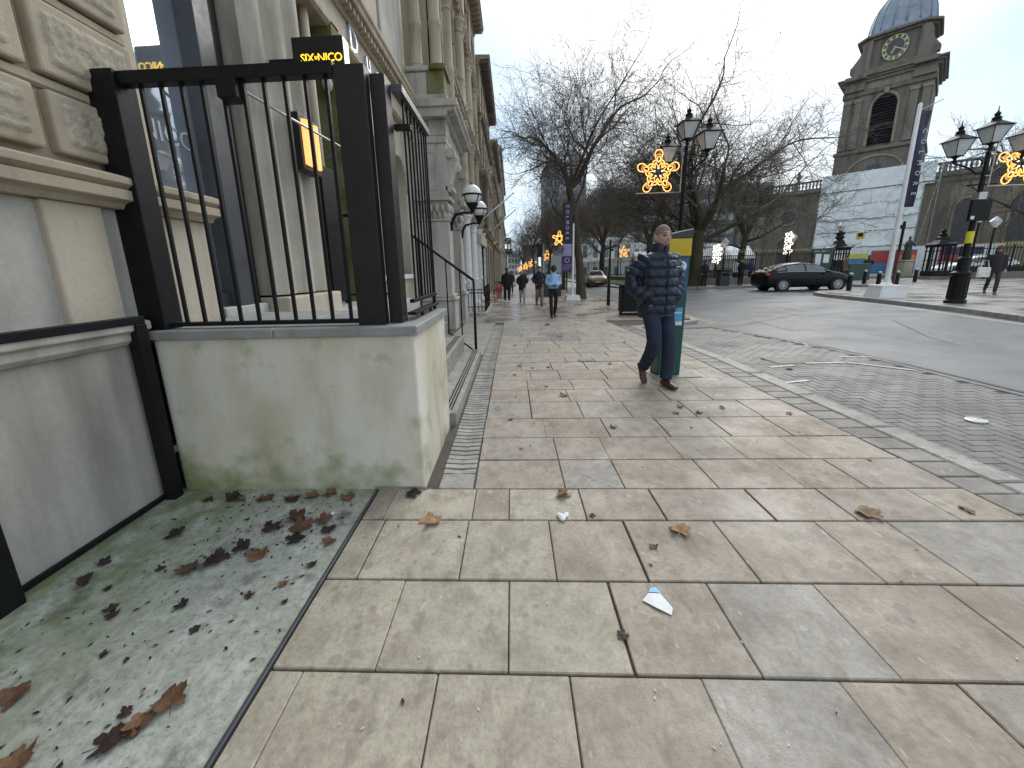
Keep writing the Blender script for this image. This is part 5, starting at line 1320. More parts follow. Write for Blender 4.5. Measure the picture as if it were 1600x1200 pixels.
# pay and display machine
plain('machine_green', (.008, .075, .055), .35, var=.12); plain('machine_yellow', (.58, .41, .012), .45, var=.08); plain('machine_blue', (.02, .10, .26), .4); plain('label_blue', (.10, .35, .62), .4); plain('solar', (.018, .02, .03), .25)
pm = thing('pay_machine', 'dark green parking pay machine with yellow top panel and sloping dark cap behind the man', 'pay machine', (2.0, 5.02, 0), rad(4), local=True)
L_(pm, 'footing', 'channel', MB().cbox(-.22, .38, -.12, .34, -.03, .012, .005))
L_(pm, 'body', 'machine_green', MB().loft([[(-.15+.0*t, .0, z), (.145+.02*t, .0, z), (.145+.02*t, .24, z), (-.15, .24, z)] for z, t in ((.013, 0), (1.50, 1))]), bevel=.012)
L_(pm, 'head', 'machine_yellow', MB().box(-.155, .17, -.006, .246, 1.502, 1.71), bevel=.008)
L_(pm, 'solar_cap', 'solar', MB().prism([(-.16, 1.712), (.175, 1.712), (.175, 1.82), (-.16, 1.755)], -.01, .25, 'y'), bevel=.006)
L_(pm, 'control_panel', 'machine_blue', MB().box(-.12, .135, -.008, -.001, 1.08, 1.47), bevel=.003)
pk_ = L_(pm, 'parking_badge', 'white_paint', MB().tube([(.06, -.0085, 1.385), (.06, -.013, 1.385)], .06, 20))
text('badge_letter', 'P', .09, M['machine_blue'], (2.06, 5.007, 1.385), (1, 0, 0), (0, 0, 1), None, .001).parent = pk_
bl = [o for o in bpy.data.objects if o.name.startswith('badge_letter')][0]; bl.location = (-2.0, -5.02, 0)
L_(pm, 'screen', 'car_glass', MB().box(-.09, .02, -.012, -.0085, 1.26, 1.42)); L_(pm, 'keypad', 'steel', MB().box(-.09, .0, -.013, -.0085, 1.11, 1.21))
ps = L_(pm, 'tariff_label', 'label_blue', MB().box(-.06, .115, -.007, -.001, .66, .88)); L_(ps, 'label_strip', 'white_paint', MB().box(-.06, .115, -.0095, -.0075, .66, .705)); L_(ps, 'label_strip', 'white_paint', MB().box(-.05, .105, -.0095, -.0075, .81, .825)); L_(ps, 'label_strip', 'yellow_sign', MB().box(-.06, .02, -.0095, -.0075, .845, .88))

# banner poles
def wavy_banner(par, name, m, x0, x1, z0, z1, amp=.05, ph=0, y=0):
    g = MB(); nx, nz = 8, 26; a, b = [], []
    for j in range(nz+1):
        z = z0+(z1-z0)*j/nz
        for i in range(nx+1):
            t = i/nx; g.v.append((x0+(x1-x0)*(t if amp < .02 else t*(.92+.08*cos(5*j/nz+ph))), y+amp*t*sin(6*j/nz+ph+t*2), z))
    n1 = len(g.v); g.v += [(p, q+.004, r) for p, q, r in g.v]; k = nx+1
    for j in range(nz):
        for i in range(nx):
            q = (j*k+i, j*k+i+1, (j+1)*k+i+1, (j+1)*k+i); g.f.append(q); g.f.append(tuple(n1+v for v in reversed(q)))
    for j in range(nz):
        for i in (0, nx): g.f.append((j*k+i, (j+1)*k+i, n1+(j+1)*k+i, n1+j*k+i))
    for i in range(nx):
        for j in (0, nz): g.f.append((j*k+i, j*k+i+1, n1+j*k+i+1, n1+j*k+i))
    g.m = [0]*len(g.f)
    return L_(par, name, m, g, smooth=True)
plain('banner_navy', (.022, .022, .055), .6, var=.15); plain('banner_purple', (.10, .045, .24), .6, var=.1); plain('banner_lilac', (.33, .29, .50), .6); plain('banner_ink', (.62, .62, .66), .6, var=.05)
def stand_text(par, txt, size, loc, up, right, m='banner_ink', name='lettering'):
    o = text(name, txt, size, M[m], (0, 0, 0), right, up, None, .0015); o.parent = par; o.location = loc; return o
bp = thing('banner_pole', 'white flagpole with long navy banner on a white block at the plaza kerb', 'banner pole', (13.72, 15.3, .03), rad(-8), local=True)
L_(bp, 'base_block', 'white_paint', MB().loft([[(-a, -a, z), (a, -a, z), (a, a, z), (-a, a, z)] for a, z in ((.44, 0), (.43, .02), (.36, .34), (.35, .46))]), bevel=.015)
L_(bp, 'pole', 'white_paint', MB().lathe([(.20, .461), (.15, .52), (.085, .56), (.07, 3), (.055, 6.4), (.02, 6.45)], 12), auto=40)
nb_ = wavy_banner(bp, 'banner', 'banner_navy', .08, .38, 3.15, 6.2, .09, 1.2)
L_(bp, 'banner_arm', 'steel', MB().tube([(.05, 0, 6.23), (.64, 0, 6.5)], .014, 6))
for i, ch in enumerate('COLMORE'): stand_text(nb_, ch, .20, (.22, -.10, 5.55-.33*i), (1, 0, 0), (0, 0, -1))
bp2 = thing('banner_pole', 'white flagpole with navy and lilac banner on a white block before the street tree', 'banner pole', (3.3, 22.2, G(3.3, 22.2)), 0, local=True)
L_(bp2, 'base_block', 'white_paint', MB().loft([[(-a, -a, z), (a, -a, z), (a, a, z), (-a, a, z)] for a, z in ((.42, 0), (.33, .26))]), bevel=.015)
L_(bp2, 'pole', 'white_paint', MB().lathe([(.12, .261), (.06, .36), (.05, 4.0), (.02, 4.05)], 10), auto=40)
wavy_banner(bp2, 'banner', 'banner_navy', -.07, -.60, 3.0, 5.1, .02, .3); wavy_banner(bp2, 'banner_foot', 'banner_lilac', -.07, -.60, 2.35, 2.995, .02, .3)
for i, ch in enumerate('COLMORE'): stand_text(bp2, ch, .24, (-.34, -.05, 4.9-.27*i), (1, 0, 0), (0, 0, -1))
ps_ = thing('purple_sign', 'purple sign with white ring emblem and lettering lines on a post beside the white flagpole', 'sign', (3.35, 24.2, G(3.3, 24)), 0, local=True)
L_(ps_, 'board', 'banner_purple', MB().cbox(-.42, .20, -.03, .03, 1.5, 2.55, .008)); L_(ps_, 'post', 'black', MB().box(.21, .28, -.04, .04, 0, 2.6)); L_(ps_, 'pale_board', 'concrete_pale', MB().cbox(-1.05, -.43, -.02, .03, 1.5, 2.5, .006))
L_(ps_, 'ring_emblem', 'banner_ink', MB().ring([(-.11+.12*cos(a), -.035, 2.2+.12*sin(a)) for a in [2*pi*k/20 for k in range(20)]], .03, 6))
for i, s_ in enumerate(('COLMORE', 'BUSINESS', 'DISTRICT')): stand_text(ps_, s_, .11, (-.11, -.034, 1.93-.12*i), (0, 0, 1), (1, 0, 0))
bp3 = thing('banner_pole', 'distant white flagpole with small navy banner left of the street trees', 'banner pole', (2.75, 36, G(2.7, 36)), 0, local=True)
L_(bp3, 'base_block', 'white_paint', MB().cbox(-.4, .4, -.4, .4, 0, .3, .05)); L_(bp3, 'pole', 'white_paint', MB().lathe([(.06, .301), (.05, 4.0)], 8)); wavy_banner(bp3, 'banner', 'banner_navy', -.07, -.6, 2.9, 4.0, .02, 1)
# posts, bollards, bins
sp = thing('sign_post', 'plain black post standing on the pavement build-out between bin and tree', 'post', (4.28, 18.0, G(4.28, 18)), 0, local=True)
L_(sp, 'post', 'black', MB().lathe([(.075, 0), (.07, .9), (.05, .95), (.045, 2.78), (.03, 2.82)], 10), auto=40); L_(sp, 'collar', 'black', MB().box(-.02, .14, -.03, .03, 2.35, 2.45))
cp = thing('camera_post', 'slim black and dark red post with small top box beside the banner block', 'post', (17.5, 19.2, .03), 0, local=True)
L_(cp, 'post', 'black', MB().lathe([(.05, 0), (.05, 3.0)], 8)); L_(cp, 'top_box', 'black', MB().cbox(-.26, .04, -.06, .06, 2.7, 2.86, .01)); plain('oxide', (.10, .025, .03), .5); L_(cp, 'lower_sleeve', 'oxide', MB().lathe([(.058, .02), (.058, 1.7)], 8))
bol = None
BL = [((15.66, 19.3), 'short black bollard with pale cap nearest the black car bonnet'), ((20.6, 24.4), 'short black bollard with pale cap behind the first, near the gate pier'), ((17.9, 20.4), 'short black bollard just left of the white banner pole'), ((24.2, 25.2), 'short black bollard in front of the bronze statue'), ((19.2, 20.9), 'short black bollard right of the white banner pole')]
for (x, y), lab in BL:
    if bol is None:
        bol = thing('bollard', lab, 'bollard', (x, y, .03), 0, 'black bollards on the plaza', local=True)
        L_(bol, 'body', 'black', MB().lathe([(.095, 0), (.09, .72), (.075, .76)], 12), auto=40); L_(bol, 'band', 'steel', MB().lathe([(.094, .70), (.094, .73)], 12, cap=False)); L_(bol, 'cap', 'white_paint', MB().lathe([(.076, .761), (.06, .80), (.01, .81)], 12))
        bol0 = bol
    else: dup(bol0, (x, y, .03), 0, lab, 'black bollards on the plaza')
bn = thing('litter_bin', 'black square litter bin behind the man on the build-out', 'bin', (4.02, 13.8, G(4, 13.8)), 0, local=True)
L_(bn, 'body', 'black', MB().cbox(-.33, .33, -.28, .28, .12, .98, .03)); L_(bn, 'plinth', 'black', MB().box(-.30, .30, -.25, .25, 0, .119)); L_(bn, 'trim', 'steel', MB().box(-.335, .335, -.286, -.2805, .10, .13)); L_(bn, 'hood', 'black', MB().cbox(-.35, .35, -.30, .30, .981, 1.04, .02))
gbn = thing('litter_bin', 'grey litter bin standing by the churchyard railing under the tree', 'bin', (13.3, 26.0, .03), 0, local=True)
L_(gbn, 'body', 'slate', MB().cbox(-.30, .30, -.28, .28, 0, .92, .03)); L_(gbn, 'aperture', 'black', MB().box(-.2, .2, -.285, -.2805, .62, .8)); L_(gbn, 'lid', 'black', MB().cbox(-.32, .32, -.3, .3, .921, 1.0, .02))
plain('sign_green', (.03, .07, .05), .5)
nbd = thing('notice_board', 'dark framed notice board with white sheets left of the lantern gate pier', 'notice board', (20.9, 28.3, .03), rad(-5), local=True)
for x in (-.65, .65): L_(nbd, 'leg', 'black', MB().box(x-.04, x+.04, -.04, .04, 0, 2.05))
L_(nbd, 'board', 'sign_green', MB().cbox(-.609, .609, -.03, .03, .9, 2.0, .01)); L_(nbd, 'sheet', 'white_paint', MB().box(-.45, -.1, -.036, -.0305, 1.1, 1.85)); L_(nbd, 'sheet', 'white_paint', MB().box(.05, .4, -.036, -.0305, 1.25, 1.8)); L_(nbd, 'header', 'sign_green', MB().cbox(-.72, .72, -.05, .05, 2.051, 2.2, .01))
gc = thing('green_cabinet', 'low dark green cabinet beside the lantern gate pier', 'cabinet', (24.3, 29.6, .03), 0, local=True)
L_(gc, 'body', 'sign_green', MB().cbox(-.75, .75, -.3, .3, 0, 1.15, .02)); L_(gc, 'door', 'sign_green', MB().box(-.7, -.01, -.308, -.3005, .1, 1.08)); L_(gc, 'door', 'sign_green', MB().box(.01, .7, -.308, -.3005, .1, 1.08))
pb = thing('planter_box', 'dark square planter between the white banner block and the pedestrians', 'planter', (2.35, 26.5, G(2.3, 26.5)), 0, local=True)
L_(pb, 'box', 'slate', MB().cbox(-.8, .8, -.5, .5, 0, .95, .03)); L_(pb, 'soil', 'soil', MB().box(-.7, .7, -.4, .4, .951, .97))
# ---------------------------------------------------------------- bare plane trees
def make_tree(seed, trunk_h, r0, limbs, lens=(3.6, 2.5, 1.65, 1.05, .62), kids_=(5, 5, 4, 4), lean=(0, 0), droop=.0, twig_r=.0075, fork_up=.55):
    rg = random.Random(seed)
    tr, cr, lf = MB(), MB(), MB()
    def path(p, d, L, n, wob, up):
        pts = [p.copy()]; d = d.normalized(); q = p.copy()
        for i in range(n):
            d = (d+Vector((rg.gauss(0, wob), rg.gauss(0, wob), rg.gauss(0, wob)+up))).normalized()
            q = q+d*(L/n); pts.append(q.copy())
        return pts, d
    def branch(p, d, L, r, lv):
        n = (7, 6, 4, 3, 2)[lv]; wob = (.17, .20, .25, .28, .30)[lv]; up = (.03, .045, .03, .02, .01)[lv]-droop*(.5 if lv > 1 else .2)
        pts, de = path(p, d, L, n, wob, up)
        re = max(twig_r*.55, r*(.42 if lv < 4 else .5))
        rr = [r+(re-r)*i/n for i in range(n+1)]
        mb = tr if lv == 0 else cr
        mb.tube(pts, rr, (8, 6, 4, 3, 3)[lv], cap=False)
        if lv == 4:
            if rg.random() < .045:
                c = pts[-1]; a = Vector((rg.gauss(0, 1), rg.gauss(0, 1), rg.gauss(0, 1))).normalized()*.06; b = a.orthogonal().normalized()*.045
                lf.add([c, c+a+b, c+a*2, c+a-b], [(0, 1, 2, 3)])
            return
        k = kids_[lv]
        for i in range(k):
            t = (.22+.78*(i+rg.uniform(.1, .9))/k) if lv > 0 else (.28+.72*(i+rg.uniform(.1, .9))/k)
            f = t*n; j = min(n-1, int(f)); pp = pts[j].lerp(pts[j+1], f-j)
            ax = (pts[j+1]-pts[j]).normalized(); sd = ax.orthogonal().normalized(); sd.rotate(Matrix.Rotation(rg.uniform(0, 2*pi), 3, ax))
            an = rad(rg.uniform(30, 72)); nd = ax*cos(an)+sd*sin(an)
            if lv < 2: nd.z += .12
            rl = (r+(re-r)*t)*rg.uniform(.42, .62)
            branch(pp, nd, lens[lv+1]*rg.uniform(.65, 1.2)*(1.05-.35*t), max(rl, twig_r), lv+1)
        branch(pts[-1], de, lens[lv+1]*rg.uniform(.8, 1.15), max(re*.9, twig_r), lv+1)
    top = Vector((lean[0], lean[1], trunk_h)); n = 8
    tp = [Vector((lean[0]*(i/n)**1.5+rg.gauss(0, .02), lean[1]*(i/n)**1.5+rg.gauss(0, .02), trunk_h*i/n)) for i in range(n+1)]
    rr = [r0*(1.32 if i == 0 else 1.1 if i == 1 else 1.0-.22*i/n) for i in range(n+1)]
    tr.tube(tp, rr, 12, cap=False)
    for z, az, el, L, rf in limbs:
        t = z/trunk_h; p = Vector((lean[0]*t**1.5, lean[1]*t**1.5, min(z, trunk_h-.05)))
        d = Vector((cos(rad(az))*cos(rad(el)), sin(rad(az))*cos(rad(el)), sin(rad(el))))
        branch(p, d, L, r0*rf, 0)
    a = tr.mesh('trunk', M['bark']); a.polygons.foreach_set('use_smooth', [True]*len(a.polygons))
    return a, cr.mesh('crown', M['twig']), lf.mesh('clinging_leaves', M['leaf_dry'])
def tree(meshes, x, y, label, rz=0, sc=1.0, bark=None, z=None):
    t = thing('plane_tree', label, 'tree', (x, y, G(x, y)-.03 if z is None else z), rz, 'bare plane trees', local=True)
    t.scale = (sc, sc, sc) if not isinstance(sc, tuple) else sc
    for nm, me in zip(('trunk', 'crown', 'clinging_leaves'), meshes):
        o = bpy.data.objects.new(nm, me); COL.objects.link(o); o.parent = t
        if nm != 'trunk': o['kind'] = 'stuff'
        elif bark: o.material_slots[0].link = 'OBJECT'; o.material_slots[0].material = M[bark]
    return t
# street tree: slim leaning trunk, fork at about six metres
TA = make_tree(21, 6.0, .235, [(3.9, 165, 22, 2.6, .30), (4.9, 20, 50, 3.0, .34), (5.2, 250, 48, 2.8, .34), (5.5, 80, 50, 2.8, .32), (5.95, 150, 62, 4.0, .62), (5.98, -8, 54, 4.3, .66), (5.9, 300, 70, 3.6, .45), (5.9, 95, 66, 3.7, .48)], (3.9, 2.8, 1.9, 1.15, .68), lean=(-.75, .1))
# big spreading tree of the churchyard: low massive limbs
TB = make_tree(8, 3.6, .42, [(2.6, 172, 16, 3.6, .36), (2.9, 15, 18, 4.0, .40), (3.1, 230, 30, 4.0, .42), (3.3, 60, 34, 4.2, .42), (3.4, 300, 28, 4.2, .44), (3.5, 135, 46, 4.6, .52), (3.55, 0, 50, 4.9, .55), (3.55, 265, 58, 4.8, .5), (3.55, 85, 64, 5.0, .52), (3.55, 190, 68, 5.2, .5)], (5.0, 3.8, 2.5, 1.5, .85), (5, 5, 5, 3), lean=(-.1, 0), droop=.02, twig_r=.009)
TC = make_tree(34, 3.4, .27, [(2.4, 200, 20, 3.0, .36), (2.8, 330, 30, 3.2, .4), (3.2, 80, 46, 3.2, .45), (3.3, 170, 52, 3.6, .55), (3.35, 20, 56, 3.8, .55), (3.35, 270, 64, 3.9, .5)], (3.4, 2.6, 1.8, 1.15, .7), lean=(.2, 0), droop=.02, twig_r=.011)
tree(TA, 3.92, 23.0, 'slim street tree with leaning trunk forking high, beside the white flagpole', 0, 1.0)
tree(TB, 11.95, 26.8, 'massive spreading tree with low heavy limbs right of the pay machine', 0, 1.0, 'bark_mossy')
tree(TC, 12.4, 37.0, 'dark trunked tree directly behind the walking man', 2.2, 1.12)
tree(TC, 18.6, 34.0, 'tree with long low arching limb left of the dark arched door', 5.6, 1.05, 'bark_mossy')
tree(TA, 4.6, 36.5, 'street tree behind the purple sign and banner', 2.0, .70)
tree(TA, 4.15, 47.0, 'further street tree left of the tower block base', 4.1, .66)
tree(TC, 9.8, 45.0, 'churchyard tree between the golden car and the thin post', .8, 1.15)
tree(TA, 3.6, 66.0, 'distant street tree near the end of the street', 5.2, .9)
tree(TC, 3.0, 120.0, 'most distant tree closing the view down the street', 5.2, 1.3)
tree(TB, 40.2, 30.8, 'bare tree whose crown enters at the top right edge', 2.6, 1.12, None, .03)
# ---------------------------------------------------------------- people
def remesh(mb, name, voxel, smooth=3, decimate=None):
    me = mb.mesh(name, [])
    bm = bmesh.new(); bm.from_mesh(me); bmesh.ops.recalc_face_normals(bm, faces=bm.faces); bm.to_mesh(me); bm.free()
    o = bpy.data.objects.new(name, me); COL.objects.link(o)
    r = o.modifiers.new('r', 'REMESH'); r.mode = 'VOXEL'; r.voxel_size = voxel
    if smooth: s_ = o.modifiers.new('s', 'SMOOTH'); s_.iterations = smooth; s_.factor = .5
    dg = bpy.context.evaluated_depsgraph_get(); dg.update()
    out = bpy.data.meshes.new_from_object(o.evaluated_get(dg)); out.name = name
    bpy.data.objects.remove(o); bpy.data.meshes.remove(me)
    out.polygons.foreach_set('use_smooth', [True]*len(out.polygons))
    return out
def ell_ring(c, rx, ry, n=16, tilt=0):
    return [(c[0]+rx*cos(2*pi*k/n), c[1]+ry*sin(2*pi*k/n), c[2]) for k in range(n)]
def torso(mb, secs, n=18): mb.loft([ell_ring((cx, cy, z), rx, ry, n) for z, rx, ry, cx, cy in secs])
def limb(mb, pts, rad_, n=12, sub=3):
    P = [Vector(p) for p in pts]; Q, R_ = [], []
    for i in range(len(P)-1):
        for k in range(sub):
            t = k/sub
            p0, p1, p2, p3 = P[max(i-1, 0)], P[i], P[i+1], P[min(i+2, len(P)-1)]
            q = .5*((2*p1)+(p2-p0)*t+(2*p0-5*p1+4*p2-p3)*t*t+(3*p1-p0-3*p2+p3)*t**3)
            Q.append(q); R_.append(rad_[i]+(rad_[i+1]-rad_[i])*t)
    Q.append(P[-1]); R_.append(rad_[-1]); mb.tube(Q, R_, n)
def head(mb, c, s=1.0, yaw=0):
    n, k = 36, 26; M_ = Matrix.Rotation(yaw, 3, 'Z'); o = []
    def g(x, m, w): return exp(-((x-m)/w)**2)
    for i in range(k+1):
        ph = -pi/2+pi*i/k
        for j in range(n):
            th = 2*pi*j/n; x, y, z = cos(ph)*sin(th), -cos(ph)*cos(th), sin(ph)
            px, py, pz = x*.076, y*.096, z*.118
            if z < 0: px *= 1-.30*(-z)**1.4; py *= 1-.12*(-z)**1.5 if y < 0 else 1-.35*(-z)
            if y < 0:
                f = max(0, -y)
                py -= f*(.024*g(px, 0, .013)*g(pz, -.022, .024)+.010*g(px, 0, .009)*g(pz, .005, .025)+.008*g(pz, .034, .012)*g(px, 0, .05)
                         +.007*g(px, 0, .024)*g(pz, -.062, .010)+.012*g(px, 0, .022)*g(pz, -.098, .016)-.010*g(abs(px), .031, .016)*g(pz, .012, .012)+.006*g(abs(px), .045, .02)*g(pz, -.02, .02))
            o.append(Vector(c)+M_ @ Vector((px, py, pz))*s)
    f = [(i*n+j, i*n+(j+1) % n, (i+1)*n+(j+1) % n, (i+1)*n+j) for i in range(k) for j in range(n)]
    mb.add(o, f)
    for sd in (-1, 1): 
        e = M_ @ Vector((sd*.078, .008, -.005)); mb.ball(tuple(Vector(c)+e*s), .011*s, .02*s, .032*s, 8, 6)
def hand(mb, w, d, side=1, s=1.0):
    w = Vector(w); d = Vector(d).normalized(); sd = d.cross(Vector((0, 1, 0))).normalized() if abs(d.y) < .9 else Vector((1, 0, 0)); fw = sd.cross(d)
    mb.tube([w, w+d*.04*s, w+d*.09*s], [.026*s, .036*s, .032*s], 8, rb=[.02*s, .019*s, .015*s])
    for i, L in enumerate((.068, .078, .072, .055)):
        b = w+d*.085*s+sd*((i-1.5)*.019*s); mb.tube([b-d*.02*s, b+d*L*.45*s+fw*.004*s, b+d*L*.8*s+fw*.018*s, b+d*L*s*.95+fw*.032*s], [.009*s, .0085*s, .008*s, .006*s], 6)
    b = w+d*.03*s+sd*.03*s; mb.tube([b, b+d*.03*s+sd*.022*s+fw*.01*s, b+d*.062*s+sd*.022*s+fw*.02*s], [.012*s, .010*s, .007*s], 6)
def shoe(mb, ankle, toe_dir, pitch=0, s=1.0, L=.27):
    a = Vector(ankle); d = Vector((toe_dir[0], toe_dir[1], 0)).normalized(); sd = Vector((-d.y, d.x, 0)); up = Vector((0, 0, 1))
    if pitch:
        Rm = Matrix.Rotation(pitch, 3, sd); d = Rm @ d; up = Rm @ up
    heel = a-d*.07*s-up*.085*s; rings = []
    for t, w, h, z0 in ((0, .028, .055, .004), (.06, .034, .075, 0), (.25, .038, .095, 0), (.45, .040, .080, .0), (.65, .045, .058, 0), (.85, .042, .046, .004), (.96, .030, .036, .008), (1, .014, .025, .012)):
        c = heel+d*L*t*s
        rings.append([c+sd*(w*s*cos(q))+up*((z0+h/2+h/2*sin(q)*(1 if sin(q) > 0 else 1))*s) for q in [2*pi*k/12 for k in range(12)]])
    mb.loft(rings)
def face_mats(me, c, s, yaw, skin, dark, lip):
    for q in (skin, dark, lip): me.materials.append(q)
    Mi = Matrix.Rotation(-yaw, 3, 'Z'); c = Vector(c)
    for p in me.polygons:
        v = Mi @ (p.center-c)/s
        if v.y < -.05:
            if abs(abs(v.x)-.031) < .013 and abs(v.z-.010) < .0065: p.material_index = 1
            elif abs(abs(v.x)-.032) < .018 and abs(v.z-.031) < .006: p.material_index = 1
            elif abs(v.x) < .022 and abs(v.z+.060) < .007: p.material_index = 2
SK = {}
def skin(name, c): SK[name] = simple('skin_'+name, c, .5, var=.08, scale=20); return SK[name]
skin('fair', (.46, .29, .22)); skin('tan', (.36, .22, .16)); skin('deep', (.09, .05, .035))
dk = simple('brow_dark', (.03, .022, .018), .6); lipm = simple('lip', (.34, .15, .13), .5)
def quilt(me, arms, seams, depth=.017):
    co = np.empty(len(me.vertices)*3); me.vertices.foreach_get('co', co); co = co.reshape(-1, 3)
    no = np.array([v.normal[:] for v in me.vertices]); d = np.zeros(len(co)); dist = np.full(len(co), 9.); sarc = np.zeros(len(co))
    for A in arms:
        A = [np.array(a) for a in A]; acc = 0
        for a, b in zip(A, A[1:]):
            ab = b-a; L = np.linalg.norm(ab); t = np.clip((co-a) @ ab/L**2, 0, 1); dd = np.linalg.norm(co-(a+t[:, None]*ab), axis=1)
            m = dd < dist; dist = np.where(m, dd, dist); sarc = np.where(m, acc+t*L, sarc); acc += L
    isarm = (dist < .092) & (np.abs(co[:, 0]) > .165)
    per = .098
    ph = np.where(isarm, sarc/.088+.35, (co[:, 2]-seams)/per); fr = ph-np.floor(ph)
    e = np.minimum(fr, 1-fr)*per
    d = -depth*np.exp(-(e/.011)**2)+.006*np.sin(np.pi*fr)
    rn = np.random.RandomState(4); wr = .004*np.sin(co[:, 0]*55+co[:, 2]*30)*np.sin(co[:, 2]*21+co[:, 0]*17)
    zip_ = (np.abs(co[:, 0]) < .012) & (co[:, 1] < 0)
    d = np.where(zip_, d*.3-.006, d+wr)
    co += no*d[:, None]; me.vertices.foreach_set('co', co.ravel()); me.update()
def tieparent(t, name, me, mats=None, label=None):
    if mats:
        for q in (mats if isinstance(mats, (list, tuple)) else [mats]): me.materials.append(q)
    o = bpy.data.objects.new(name, me); COL.objects.link(o); o.parent = t
    if label: o['label'] = label
    return o

def person(label, loc, rz, s=1.0, skin_='fair', hair=(.03, .02, .015), hair_style='short', coat=('black', .78), trousers=(.02, .02, .025), shoes=(.02, .02, .02), legs='stride', arms='pockets', vox=.016, bag=None, puffy=1.0, group=None, female=False, skirt=None):
    t = thing('person', label, 'person', loc, rz, group, local=True); t.scale = (s, s, s)
    # pose
    if legs == 'stride': LL = [(.09, 0, .94), (.10, -.14, .52), (.085, -.17, .09)]; RL = [(-.09, .0, .94), (-.09, .02, .50), (-.085, .26, .17)]; lp, rp = 0, rad(35)
    elif legs == 'stride2': LL = [(.09, 0, .94), (.09, .03, .50), (.085, .22, .14)]; RL = [(-.09, 0, .94), (-.10, -.13, .52), (-.085, -.15, .09)]; lp, rp = rad(28), 0
    elif legs == 'lift': LL = [(.085, 0, .94), (.12, -.10, .51), (.10, -.12, .09)]; RL = [(-.09, 0, .94), (-.10, -.15, .54), (-.05, .11, .19)]; lp, rp = 0, rad(58)
    else: LL = [(.09, 0, .94), (.10, -.02, .50), (.10, 0, .09)]; RL = [(-.09, 0, .94), (-.10, -.02, .50), (-.10, .02, .09)]; lp = rp = 0
    sh = .19 if not female else .165
    if arms == 'pockets': AL = [(sh-.03, .01, 1.45), (sh+.10, .07, 1.17), (sh-.06, -.115, 1.0)] 
    elif arms == 'hang': AL = [(sh, .01, 1.46), (sh+.06, .03, 1.17), (sh+.06, -.06, .92)]
    elif arms == 'front': AL = [(sh, .01, 1.46), (sh+.06, .03, 1.19), (.06, -.20, 1.12)]
    AR = [(-x, y, z) for x, y, z in AL]
    hc = (0, -.03, 1.655); hs = 1.07
    bd = MB()
    torso(bd, [(.86, .12, .09, 0, 0), (.95, .15, .10, 0, 0), (1.1, .135, .095, 0, 0), (1.3, .15, .105, 0, 0), (1.44, .165, .09, 0, .005), (1.50, .07, .06, 0, .01), (1.54, .055, .055, 0, .005), (1.62, .052, .055, 0, -.005)])
    for A in (AL, AR):
        limb(bd, A, [.05, .042, .030])
        hand(bd, A[2], Vector(A[2])-Vector(A[1]) if arms != 'pockets' else (-A[2][0]*.35, .03, -.6), s=1.0 if arms != 'pockets' else .8)
    for A in (LL, RL): limb(bd, A, [.085, .058, .042])
    head(bd, hc, hs)
    me = remesh(bd, 'body', min(vox, .010) if vox < .012 else vox*.75, 1)
    face_mats(me, hc, hs, 0, SK[skin_], dk, lipm)
    tieparent(t, 'body', me)
    col, hem = coat; p = puffy
    cm = plain('coat_'+str(len(M)), col, .42 if p > 1.05 else .8, var=.25, scale=14, bump=.25, bscale=70, spec=.45) if isinstance(col, tuple) else M[col]
    jk = MB()
    secs = [(hem, .18*p, .135*p, 0, -.005), (hem+.03, .195*p, .148*p, 0, -.005), (1.05, .195*p, .155*p, 0, -.012), (1.22, .195*p, .148*p, 0, -.005), (1.36, .195*p, .138*p, 0, 0), (1.44, .165*p, .112*p, 0, .005), (1.505, .10, .085, 0, .005), (1.55, .075, .075, 0, 0)]
    if female: secs = [(z, rx*.88, ry*.95, a, b) for z, rx, ry, a, b in secs]
    torso(jk, secs)
    for A in (AL, AR): limb(jk, A, [.070*p, .074*p, .058*p] if p > 1.05 else [.072, .06, .048])
    jm = remesh(jk, 'jacket', vox, 4 if p < 1.05 else 2)
    if p > 1.05: quilt(jm, (AL, AR), hem+.035)
    jo = tieparent(t, 'jacket', jm, cm)
    if p > 1.05:
        cl = MB(); cl.loft([ell_ring((0, .0, 1.49), .098, .092, 20), ell_ring((0, -.005, 1.54), .092, .09, 20), ell_ring((0, -.012, 1.59), .087, .088, 20), ell_ring((0, -.012, 1.597), .074, .075, 20), ell_ring((0, -.005, 1.54), .07, .07, 20)], cap=False)
        local_part(jo, 'collar', cm, cl, smooth=True); local_part(jo, 'zip', 'black', MB().tube([(0, -.163*p, hem+.02), (0, -.158*p, 1.1), (0, -.158*p, 1.3), (0, -.135*p, 1.44), (0, -.102, 1.53), (0, -.102, 1.59)], .006, 5))
    tmat = plain('trousers_'+str(len(M)), trousers, .8, var=.2, scale=10, bump=.3, bscale=60)
    tm = MB(); torso(tm, [(.83, .13, .10, 0, .0), (.90, .165, .125, 0, 0), (1.0, .16, .115, 0, 0)])
    wide = 1.0 if not female else .82
    for A in (LL, RL): limb(tm, A, [.105*wide, .078*wide, .066*wide])
    tieparent(t, 'trousers', remesh(tm, 'trousers', vox, 3), tmat)
    if skirt: local_part(t, 'coat_skirt', cm, MB().loft([ell_ring((0, 0, hem+.05), .19, .14), ell_ring((0, 0, skirt), .25, .19)]), smooth=True)
    smat = plain('shoes_'+str(len(M)), shoes, .4, var=.2, scale=20)
    for A, pt_ in ((LL, lp), (RL, rp)):
        sm = MB(); shoe(sm, A[2], (0, -1), pt_); local_part(t, 'shoe', smat, sm, smooth=True)
    hm = plain('hair_'+str(len(M)), hair, .7, var=.3, scale=40, bump=.5, bscale=120); hb = MB(); n, k = 24, 10
    hv = []
